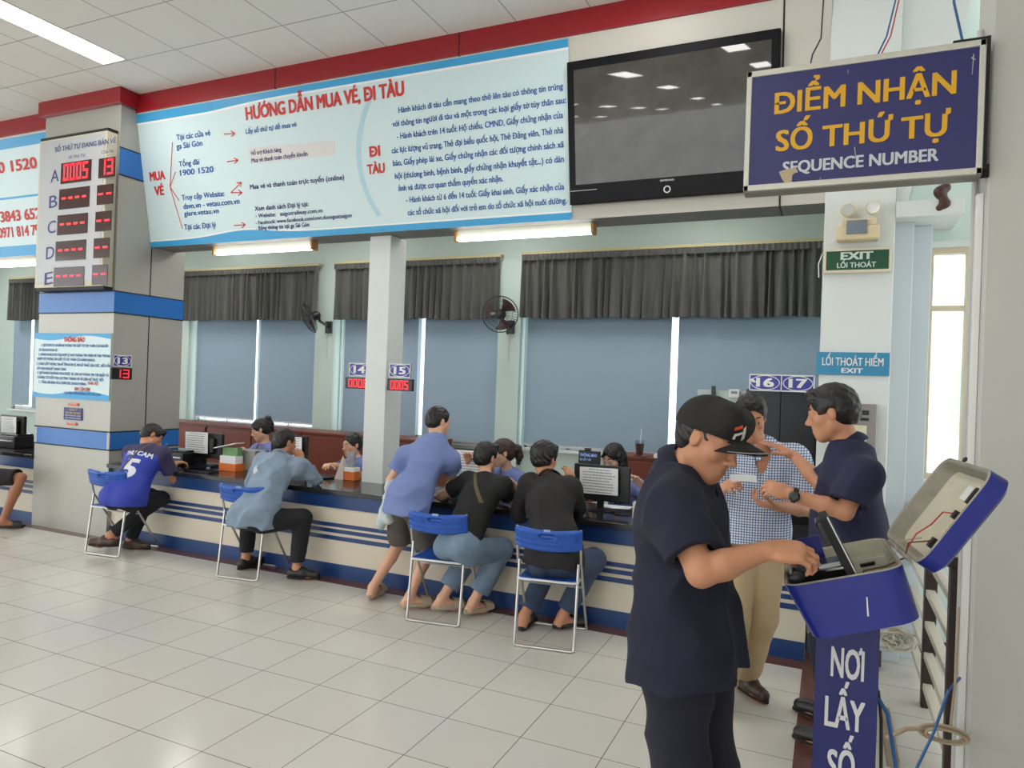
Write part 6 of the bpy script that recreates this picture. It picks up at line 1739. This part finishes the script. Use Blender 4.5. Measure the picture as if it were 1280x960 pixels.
monitor(A[0], 5.45, .44, .82, 1.10, 'monitor half hidden by the head of the man in the denim jacket', (A[0] + .03, A[0] + .2, .88, 1.09, 5.388, 4), plab='white notice beside the head of the man in the denim jacket')
A = at(14, 545, y=5.15)
monitor(A[0] - .05, 5.20, .44, .83, 1.10, 'monitor seen from behind at the left edge of the photo', (A[0] - .18, A[0] + .10, .90, 1.085, 5.138, 5), plab='white notice taped to the monitor at the left edge')
# display facing the hall
A = at(738, 578, y=5.62)
t = thing('customer_display', 'black customer display with faint blue lettering left of the clerk with glasses', 'display', (A[0], 5.62, CT))
obj('shell', M().box(A[0] - .10, A[0] + .085, 5.60, 5.63, .93, 1.15), m_black, t, smooth=False, bevel=.005)
obj('stand', M().box(A[0] - .02, A[0] + .02, 5.60, 5.62, CT, .95).box(A[0] - .08, A[0] + .08, 5.56, 5.66, CT, CT + .012), m_black, t, smooth=False)
m = M(); put_text(m, 'THÔNG BÁO', (A[0] - .085, 5.598, 1.105), (A[0] + .06, 5.598, 1.105), .022, ZU, NM, .001, .02); put_text(m, 'QUẦY VÉ', (A[0] - .085, 5.598, 1.07), (A[0] + .01, 5.598, 1.07), .016, ZU, NM, .001, .01)
obj('lettering', m, mat('display_blue', (130, 160, 220), .4, emit=.5), t, smooth=False)
obj('camera', M().box(A[0] - .05, A[0] + .0, 5.60, 5.63, 1.15, 1.172), m_black, t, smooth=False, bevel=.004)
# printers and boxes
def printer(xc, yc, w, d, h, lab):
    t = thing('printer', lab, 'printer', (xc, yc, CT), group='black ticket printers')
    obj('body', M().box(xc - w / 2, xc + w / 2, yc - d / 2, yc + d / 2, CT, CT + h), m_black, t, smooth=False, bevel=.012)
    obj('lid', M().box(xc - w / 2 + .015, xc + w / 2 - .015, yc - d / 2 + .04, yc + d / 2 - .02, CT + h, CT + h + .018), m_glossblack, t, smooth=False, bevel=.006)
    obj('paper_slot', M().box(xc - w / 2 + .04, xc + w / 2 - .04, yc - d / 2 - .003, yc - d / 2 + .01, CT + h * .55, CT + h * .65), m_alu, t, smooth=False)
printer(-6.02, 5.22, .34, .24, .13, 'black printer by the elbow of the man in the number 5 jersey')
printer(-8.55, 5.12, .34, .24, .14, 'black printer below the monitor at the left edge')
A = at(305, 589, z=CT)
t = thing('speaker_box', 'grey metal box beside the brochure stack', 'box', (A[0], A[1], CT))
obj('body', M().box(A[0] - .12, A[0] + .11, A[1] + .02, A[1] + .20, CT, CT + .20), mat('box_grey', (146, 146, 142), .4, .3), t, smooth=False, bevel=.006)
obj('side_vent', M().box(A[0] + .11, A[0] + .114, A[1] + .04, A[1] + .18, CT + .03, CT + .17), m_black, t, smooth=False)
m_leaf_or = mat('brochure_orange', (226, 120, 52), .5); m_leaf_gr = mat('brochure_green', (120, 160, 110), .5, var=.4, vscale=20)
A = at(284, 589, z=CT)
t = thing('brochure_holder', 'orange and white brochure holder with green leaflets left of the grey box', 'brochure holder', (A[0], A[1], CT))
obj('holder', M().box(A[0] - .11, A[0] + .10, A[1], A[1] + .12, CT, CT + .075), m_leaf_or, t, smooth=False, bevel=.003)
obj('white_band', M().box(A[0] - .105, A[0] + .095, A[1] + .004, A[1] + .10, CT + .075, CT + .145), m_paper, t, smooth=False)
obj('leaflet', M().box(A[0] - .10, A[0] + .09, A[1] + .03, A[1] + .09, CT + .145, CT + .225), m_leaf_gr, t, smooth=False)
ry = lambda a: np.array(((math.cos(a), 0, math.sin(a)), (0, 1, 0), (-math.sin(a), 0, math.cos(a))))
obj('leaflet', M().box(-.15, .13, -.06, .06, -.004, .004, R=ry(-.22), c=(A[0] - .03, A[1] + .05, CT + .245)), m_paper, t, smooth=False)
A = at(431, 600, z=CT)
t = thing('brochure_holder', 'triangular white and orange brochure stand beside the white column', 'brochure holder', (A[0], A[1] + .05, CT))
m = M().add([(A[0] - .12, A[1], CT), (A[0] - .02, A[1], CT), (A[0] - .055, A[1] + .03, CT + .215), (A[0] - .12, A[1] + .14, CT), (A[0] - .02, A[1] + .14, CT), (A[0] - .075, A[1] + .06, CT + .215)], [(0, 1, 2), (1, 4, 5, 2), (4, 3, 5), (3, 0, 2, 5), (0, 3, 4, 1)])
obj('stand', m, mat('brochure_pink_white', (222, 206, 200), .5), t, smooth=False)
obj('holder', M().box(A[0] - .015, A[0] + .10, A[1], A[1] + .10, CT, CT + .08), m_leaf_or, t, smooth=False, bevel=.003)
obj('leaflet', M().box(A[0] - .01, A[0] + .07, A[1] + .03, A[1] + .06, CT + .08, CT + .25), mat('brochure_print', (150, 150, 160), .5, var=.5, vscale=25), t, smooth=False)
obj('white_band', M().box(A[0] - .012, A[0] + .096, A[1] + .002, A[1] + .098, CT + .08, CT + .115), m_paper, t, smooth=False)
A = at(404, 597, z=CT)
tag(obj('coin_tray', M().lathe([(.10, 0), (.115, .012), (.105, .014), (.09, .004)], (A[0], A[1], CT), 24), m_black), 'small black round tray left of the triangular brochure stand', 'tray')
# keyboard, mouse, cables, sheets
for px, py, w, d, lab in ((772, 632, .26, .16, 'white paper on the counter below the notice monitor of the clerk with glasses'), (362, 596, .12, .08, 'small white slip by the elbow of the denim jacket'), (262, 572, .22, .05, 'white sheets behind the printer near the number 5 jersey')):
    A = at(px, py, z=CT); A[1] = min(A[1], 5.40)
    tag(obj('paper_sheet', M().sheet(lambda u, v: (A[0] - w / 2 + w * u, A[1] - d / 2 + d * v, CT + .001 + .004 * u * u), 6, 4, .001), m_paper), lab, 'paper')
A = at(268, 584, z=CT)
t = tag(obj('mouse', M().ellipsoid((A[0], A[1], CT + .012), (.032, .055, .018)), m_black), 'black computer mouse on the counter left of the brochures', 'mouse')
A = at(255, 590, z=CT)
kb = thing('keyboard', 'black keyboard in front of the monitor beside the number 5 jersey', 'keyboard', (A[0], A[1], CT))
obj('tray', M().box(A[0] - .2, A[0] + .12, A[1] - .06, A[1] + .07, CT, CT + .016), m_black, kb, smooth=False, bevel=.004)
m = M()
for i in range(12):
    for j in range(4): m.box(A[0] - .19 + i * .025, A[0] - .17 + i * .025, A[1] - .05 + j * .028, A[1] - .028 + j * .028, CT + .016, CT + .021)
o = obj('keys', m, m_glossblack, kb, smooth=False); o['kind'] = 'stuff'
for px, py, sc_, lab, c_ in ((227, 572, .8, 'small clear water bottle behind the printer by the clad pillar', (90, 140, 200)), (566, 624, 1.15, 'clear water bottle with a black and white label behind the standing man', (40, 110, 200)), (573, 622, 1.25, 'clear water bottle with a blue cap touching the sleeve of the woman in black', (30, 110, 210))):
    A = at(px, py, z=CT); A[1] = min(A[1], 5.40)
    t = thing('water_bottle', lab, 'bottle', (A[0], A[1], CT), group='water bottles on the counter')
    pr = [(.028, 0), (.032, .008), (.032, .06), (.030, .066), (.032, .072), (.032, .13), (.026, .155), (.013, .175), (.012, .19)]
    obj('body', M().lathe([(r * sc_, z * sc_) for r, z in pr], (A[0], A[1], CT), 20), m_clear, t)
    obj('label', M().lathe([(.0328 * sc_, .07 * sc_), (.0328 * sc_, .125 * sc_)], (A[0], A[1], CT), 20), mat('bottle_label', (170, 180, 190), .4, var=.8, vscale=60), t)
    obj('cap', M().lathe([(.014 * sc_, .188 * sc_), (.014 * sc_, .205 * sc_)], (A[0], A[1], CT), 16), mat('cap_%d' % c_[2], c_, .4), t)
A = at(795, 649, z=CT)
t = thing('card_reader', 'small off white box at the counter edge behind the man in the cap', 'box', (A[0], A[1] + .04, CT))
obj('case', M().box(A[0] - .03, A[0] + .07, A[1], A[1] + .08, CT, CT + .12), mat('offwhite_plastic', (214, 210, 196), .45), t, smooth=False, bevel=.006)
obj('slot', M().box(A[0] - .015, A[0] + .055, A[1] - .002, A[1] + .005, CT + .07, CT + .078), m_black, t, smooth=False)
A = at(765, 640, z=CT)
wire('desk_cable', 'black cable looping over the counter beside the notice monitor foot', [(A[0] - .1, A[1] + .05, CT + .006), (A[0], A[1] - .03, CT + .006), (A[0] + .12, A[1] - .02, CT + .02), (A[0] + .2, A[1] + .06, CT + .006), (A[0] + .1, A[1] + .1, CT + .01), (A[0] - .05, A[1] + .08, CT + .006), (A[0] + .05, A[1] - .05, CT + .012), (A[0] + .24, A[1], CT + .006)], .006, m_wblack)
A = (-1.756, 7.14, 1.0)
t = thing('iced_drink', 'plastic cup of brown iced drink with a straw on the right cabinet', 'cup', A)
obj('cup', M().lathe([(.035, 0), (.05, .15), (.052, .152)], A, 20), m_clear, t)
obj('drink', M().lathe([(.033, .004), (.0455, .12)], A, 20), mat('brown_drink', (92, 54, 44), .3), t)
obj('straw', M().tube([(A[0], A[1], 1.02), (A[0] + .015, A[1], 1.27)], .005, 8), m_whitep, t)
A = at(826, 573, z=1.0)
t = thing('router', 'small white router with a cable on the right cabinet', 'router', (A[0], A[1], 1.0))
obj('case', M().box(A[0] - .07, A[0] + .09, A[1] - .02, A[1] + .10, 1.0, 1.04), m_whitep, t, smooth=False, bevel=.01)
obj('cable', M().tube([(A[0] - .07, A[1], 1.02), (A[0] - .16, A[1] - .02, 1.004), (A[0] - .28, A[1] + .04, 1.004)], .004, 6), m_wblack, t)
# ticket between the two men
A = at(913, 598, y=3.66); B = at(946, 599, y=3.52)
sl_ = M().sheet(lambda u, v: A + (B - A) * u + np.array((0, .03, -.02)) * (v - .5) * 2.0 + np.array((0, 0, .004)) * math.sin(PI * u), 6, 4, .001)
tag(obj('paper_ticket', sl_, m_paper), 'white paper ticket passed between the checked shirt man and the smiling man', 'ticket')
# metal box on the right pillar
t = thing('wall_box', 'grey metal wall box with slots and a yellowed sheet on the right pillar', 'box', (.19, 4.97, 1.28))
m_boxg = mat('wall_box_grey', (150, 142, 138), .45, .2, var=.1)
obj('case', M().box(.06, .268, 4.93, 4.998, 1.28, 1.635), m_boxg, t, smooth=False, bevel=.005)
obj('slot', M().box(.09, .225, 4.927, 4.932, 1.565, 1.595).box(.09, .225, 4.927, 4.932, 1.53, 1.548), m_black, t, smooth=False)
obj('sheet', M().box(.09, .215, 4.927, 4.931, 1.32, 1.50), mat('yellowed_sheet', (224, 218, 186), .6), t, smooth=False)
P = [rcone((.57, 4.99, 2.945), (.60, 4.99, 2.87), .030, .026), rcone((.60, 4.99, 2.87), (.57, 4.99, 2.845), .026, .022), rcone((.57, 4.99, 2.945), (.60, 5.0, 2.97), .03, .03)]
t = soft('wooden_corbel', P, .004, mat('dark_brown_wood', (72, 40, 32), .5)); tag(t, 'dark brown carved corbel below the beam under the right end of the navy sign', 'corbel')

# ------------------------------------------------------------------ ticket machine
m_kblue = mat('machine_blue', (32, 44, 134), .28, var=.05, vscale=6); m_kin = mat('machine_inside', (186, 184, 168), .7, var=.25, vscale=12); m_kgrey = mat('machine_rim_grey', (150, 144, 132), .6, var=.3, vscale=30)
km = thing('ticket_machine', 'blue queue ticket machine on a post, its lid standing open', 'ticket machine', (.067, 2.3, 0))
PX0, PX1 = -.013, .147
obj('post', M().box(PX0 + .006, PX1 - .006, 2.205, 2.27, .02, 1.03), mat('post_white', (206, 206, 200), .4), km, smooth=False, bevel=.003)
obj('post_panel', M().box(PX0, PX1, 2.196, 2.206, .04, 1.05), mat('post_navy', (34, 40, 104), .35), km, smooth=False)
KP = Plane((0, 2.195, 0), (0, -1, 0)); m = M()
KP.text(m, 'NƠI', (1038.7, 844), (1079, 851), 36, bold=.03); KP.text(m, 'LẤY', (1031, 906), (1079.5, 915), 36, bold=.03); KP.text(m, 'SỐ', (1034, 972), (1067, 979), 36, bold=.03)
obj('lettering', m, mat('post_lettering', (214, 214, 218), .5), km, smooth=False)
obj('base_plate', M().box(PX0 - .10, PX1 + .10, 2.10, 2.42, 0, .02), m_alu, km, smooth=False, bevel=.004)
def rrect(c, ex, ey, w, d, r, n=6):
    """rounded rectangle centred on c"""
    out = []
    for qx, qy, a0 in ((1, 1, 0), (-1, 1, PI / 2), (-1, -1, PI), (1, -1, 1.5 * PI)):
        for k in range(n + 1):
            a_ = a0 + PI / 2 * k / n
            out.append(np.array(c) + np.array(ex) * (qx * (w / 2 - r) + r * math.cos(a_)) + np.array(ey) * (qy * (d / 2 - r) + r * math.sin(a_)))
    return out
EY = nrm((-.05, 1.0, 0)); ky0, kd = 2.085, .42; kyc = ky0 + kd / 2
BL, BR, TL, TR = [np.array((p[0], kyc, p[1])) for p in ((-.029, 1.013), (.225, 1.11), (-.109, 1.147), (.181, 1.244))]
eb = nrm(BR - BL); et = nrm(TR - TL); wb = np.linalg.norm(BR - BL); wt_ = np.linalg.norm(TR - TL)
lo_ = [rrect(lerp((BL + BR) / 2, (TL + TR) / 2, t_), nrm(lerp(eb, et, t_)), EY, wb + (wt_ - wb) * t_, kd, .055) for t_ in (0, .02, .5, 1.0)]
lo_[0] = rrect((BL + BR) / 2 + (TL - BL) * .0, eb, EY, wb - .02, kd - .02, .05)
inn = [rrect(lerp((BL + BR) / 2, (TL + TR) / 2, t_), et, EY, wb + (wt_ - wb) * t_ - .018, kd - .018, .047) for t_ in (1.0, .25)]
obj('box_shell', M().loft(lo_, True, False), m_kblue, km, angle=50)
obj('rim', M().loft([lo_[-1], [p + nrm(TL - BL) * .004 for p in rrect((TL + TR) / 2, et, EY, wt_ - .008, kd - .008, .05)], inn[0]], False, False), m_kgrey, km)
obj('inner_lining', M().loft(inn, False, True), m_kin, km, angle=50)
tn = nrm(np.cross(et, EY) * 1.0); tn = tn if tn[2] > 0 else -tn
def kp(a_, y, h_): return (TL + TR) / 2 + et * a_ + EY * y + tn * h_
Rk = np.stack([et, EY, tn], 1)
pr = obj('printer_unit', M().box(-.135, .02, -.125, .02, -.10, .012, R=Rk, c=(TL + TR) / 2), m_glossblack, km, smooth=False, bevel=.008)
obj('roller', M().tube([kp(-.10, -.115, .018), kp(-.10, .01, .018)], .014, 12), m_black, pr)
obj('chrome_lever', M().tube([kp(-.085, -.11, .01), kp(-.075, -.10, .05), kp(-.055, -.10, .045), kp(-.045, -.11, .005)], .005, 8).box(-.05, .005, -.118, -.10, .012, .02, R=Rk, c=(TL + TR) / 2), m_alu, pr)
obj('knob', M().lathe([(.02, 0), (.022, .012), (.014, .018)], kp(-.115, -.126, .0), 16, (0, -1, 0)), m_black, pr)
A = at(1066, 722, y=2.12); B = at(1028, 648, y=2.12)
pd = nrm(B - A); pn = nrm(np.cross(pd, EY)); L_ = np.linalg.norm(B - A)
Rp = np.stack([pn, EY, pd], 1)
pc = obj('printer_cover', M().box(-.014, .010, -.01, .12, 0, L_, R=Rp, c=A), m_black_matt, km, smooth=False, bevel=.003)
obj('cover_edge', M().box(*((.007, .0105) if pn[0] > 0 else (-.0145, -.011)), -.0115, -.01, 0, L_, R=Rp, c=A), m_alu, pc, smooth=False)
sg_ = 1 if pn[0] < 0 else -1
obj('cover_catch', M().box(sg_ * .006, sg_ * .024, .01, .09, L_ * .55, L_ * .97, R=Rp, c=A), m_glossblack, pc, smooth=False, bevel=.004)
obj('cover_plate', M().box(-.07, .0, .03, .034, -.02, .05, R=Rk, c=kp(-.03, .04, .02)), m_kblue, km, smooth=False)
m = M()
for y_ in (.05, .09): m.box(.02, .13, y_, y_ + .004, -.10, -.02, R=Rk, c=(TL + TR) / 2)
obj('partition', m, m_kin, km, smooth=False)
# lid
hv = nrm(np.array((.156, 0, .253))); hn = nrm(np.cross(nrm((-.13, 1.0, 0)), hv) * -1.0)
hn = hn if hn[0] < 0 else -hn
hn = nrm(hn)          # along the lid, and the way its inside faces
EYb = EY; EY = nrm((-.13, 1.0, 0)); LC = np.array((.196, kyc, 1.252)) + hv * .150
ld = obj('lid', M().loft([rrect(LC + hn * .0, hv, EY, .300, kd, .05), rrect(LC - hn * .045, hv, EY, .300, kd, .05), rrect(LC - hn * .055, hv, EY, .27, kd - .03, .04)], False, True), m_kblue, km, angle=50)
obj('lid_rim', M().loft([rrect(LC, hv, EY, .300, kd, .05), rrect(LC + hn * .003, hv, EY, .290, kd - .01, .046), rrect(LC, hv, EY, .276, kd - .024, .04)], False, False), m_kgrey, ld)
obj('lid_lining', M().loft([rrect(LC, hv, EY, .276, kd - .024, .04), rrect(LC - hn * .040, hv, EY, .255, kd - .045, .035)], False, False), m_kgrey, ld, angle=50)
obj('lid_panel', M().loft([rrect(LC - hn * .040, hv, EY, .255, kd - .045, .035), rrect(LC - hn * .041, hv, EY, .24, kd - .06, .03)], False, True), mat('lid_panel_beige', (206, 198, 176), .6, var=.15, vscale=14), ld)
lp = lambda a_, y, h_=-.036: LC + hv * a_ + EY * y + hn * h_
obj('lid_hole_light', M().slab(lp(.055, -.05), lp(.055, -.005), lp(.10, -.005), lp(.10, -.05), hn * .002), m_whitep, ld, smooth=False)  # white slab painted in for bright light showing through the lid cutout
obj('connector', M().box(-.012, .012, -.01, .01, 0, .014, R=np.stack([hv, EY, hn], 1), c=lp(.01, -.09)).box(-.015, .015, -.01, .01, 0, .014, R=np.stack([hv, EY, hn], 1), c=lp(-.085, -.085)).box(-.03, .02, -.008, .008, 0, .012, R=np.stack([hv, EY, hn], 1), c=lp(.08, -.10)), m_black, ld, smooth=False)
obj('lid_wire', M().tube([lp(.01, -.09, -.02), lp(.0, -.05, -.012), lp(-.045, -.045, -.01), lp(-.09, -.03, .0), lp(-.14, -.05, .0)], .0022, 6), m_wred, ld)
obj('lid_wire', M().tube([lp(-.085, -.085, -.02), lp(-.12, -.06, .01), lp(-.16, -.08, .0), kp(.12, -.03, -.03), kp(.06, .0, -.04), kp(.03, -.02, -.09)], .0025, 6), mat('wire_brown', (110, 62, 44), .5), ld)
obj('lid_wire', M().tube([lp(-.09, -.02, -.02), lp(-.14, .0, .02), lp(-.165, -.03, .01), kp(.11, .02, -.05)], .002, 6), m_wgrey, ld)
obj('plug', M().tube([kp(.055, -.02, -.02), kp(.09, -.035, -.015)], .006, 8), m_black, km)
obj('hinge', M().tube([TR + EY * -.12 + et * .012, TR + EY * .12 + et * .012], .006, 8), m_kgrey, km)
obj('scratch', M().slab(*[np.array(p) for p in ((.108, ky0 - .0012, 1.105), (.112, ky0 - .0012, 1.105), (.107, ky0 - .0012, 1.155), (.104, ky0 - .0012, 1.155))], (0, -.0008, 0)), m_scr if 'm_scr' in globals() else m_whitep, km, smooth=False)
obj('lid_latch', M().lathe([(.004, 0), (.006, .01), (.003, .016)], lp(.152, .08, -.01), 10, hv), m_black, ld)

EY = EYb
# railing beside the machine
m_rail = mat('dark_railing', (58, 44, 42), .45, var=.1); m_slat = mat('cream_slat', (206, 198, 182), .4)
rl_ = thing('railing', 'dark brown railing with pale horizontal slats in front of the right window', 'railing', (.54, 4.4, 0))
for y_ in (3.64, 4.48, 5.36): obj('post', M().box(.505, .565, y_ - .03, y_ + .03, 0, .96), m_rail, rl_, smooth=False, bevel=.004)
obj('top_rail', M().box(.49, .58, 3.60, 5.40, .95, 1.0), m_rail, rl_, smooth=False, bevel=.006)
for z_ in (.10, .27, .44, .61, .78): obj('slat', M().box(.51, .555, 3.67, 5.33, z_, z_ + .035), m_slat, rl_, smooth=False, bevel=.003)
# cables and conduits
t = thing('conduit', 'white plastic cable trunking up the inner edge of the near right pillar', 'conduit', (.515, 3.40, 0))
obj('trunking', M().box(.505, .529, 3.30, 3.34, 0, 2.5), m_whitep, t, smooth=False, bevel=.003)
obj('pipe', M().tube([(.515, 3.42, 0), (.515, 3.42, 2.3), (.515, 3.42, 3.2)], .012, 10), m_greywhite, t)
A = at(1097, 866, y=2.25); 
wire('floor_cable', 'blue cable arching down from the machine post to the floor', [(.150, 2.24, .84), (.175, 2.24, .80), (.20, 2.25, .66), (.21, 2.27, .45), (.215, 2.3, .15), (.23, 2.4, .006), (.45, 2.9, .006)], .006, m_wblue)
wire('floor_cable', 'black cable hanging close along the right side of the machine post', [(.150, 2.24, .86), (.16, 2.24, .78), (.168, 2.24, .5), (.172, 2.25, .12), (.2, 2.3, .006), (.4, 3.0, .006)], .005, m_wblack)
A = at(1188, 870, y=3.1); B = at(1148, 955, y=3.1)
wire('floor_cable', 'blue cable running from the near pillar down to the floor', [(.505, 3.30, .58), (A[0], 3.15, A[2]), ((A[0] + B[0]) / 2, 3.12, (A[2] + B[2]) / 2 - .02), (B[0], 3.1, B[2]), (B[0] - .06, 3.1, .1), (B[0] - .1, 3.15, .007)], .006, m_wblue)
A = at(1180, 918, y=3.2)
m = M()
for k in range(9):
    rr_ = .045 + .004 * (k % 4); ph_ = k * .7
    m.tube([(A[0] + rr_ * 1.5 * math.cos(w_) + .004 * math.cos(ph_), A[1] - .02 + .01 * math.sin(ph_ * 2) + .006 * k, A[2] + rr_ * .55 * math.sin(w_) + .008 * math.sin(ph_)) for w_ in [2 * PI * q / 26 for q in range(26)]], .0045, 6, closed=True)
m.tube([(A[0] - .06, A[1], A[2] + .01), (A[0] - .13, A[1] - .02, A[2] + .0), (A[0] - .20, A[1] - .04, A[2] - .045)], .009, 8)
m.tube([(A[0] + .02, A[1], A[2] + .03), (A[0] + .03, A[1], A[2] + .20), (A[0] + .035, A[1], A[2] + .5)], .005, 6)
tag(obj('cable_coil', m, mat('beige_cable', (176, 158, 132), .5)), 'beige cable coil hanging low on the near right pillar', 'cable')
m = M(); A = at(1118, 800, y=4.82); rs = random.Random(5)
for k in range(6):
    pts = []
    for q in range(26):
        w_ = q * .55 + k; rr_ = .055 + .03 * math.sin(q * .37 + k * 1.7)
        pts.append((A[0] + .03 * math.sin(k * 2.1) + rr_ * 1.25 * math.cos(w_), A[1] + .02 * math.sin(q * .8 + k), A[2] + .02 * math.cos(k * 1.3) + rr_ * .8 * math.sin(w_)))
    pts.append((A[0] + .05 * math.sin(k), 4.87, .30)); m.tube(pts, .0048, 6)
tag(obj('cable_bundle', m, mat('pale_cable', (200, 194, 178), .5)), 'tangle of pale cables against the wall behind the ticket machine', 'cable')
P0 = at(1106, 892, z=0); P1 = at(1118, 960, z=0)
t = struct('trim_3', M().slab(P0 + (-.03, 0, 0), P1 + (-.03, 0, 0), P1 + (.02, 0, 0), P0 + (.02, 0, 0), (0, 0, .035)), mat('worn_wood_strip', (150, 136, 112), .6, var=.3, vscale=20), smooth=False)
struct('baseboard_right', M().box(.337, 3.2, 5.405, 5.42, 0, .09).box(-.075, .345, 4.985, 5.0, 0, .10), m_brown_tile, smooth=False)
m = M().box(.10, .30, 4.86, 4.97, 0, .26)
t = tag(obj('metal_tin', m, mat('stained_steel', (128, 116, 104), .4, .4, var=.3, vscale=10), smooth=False, bevel=.01), 'stained metal box on the floor behind the machine post, under the cables', 'box')
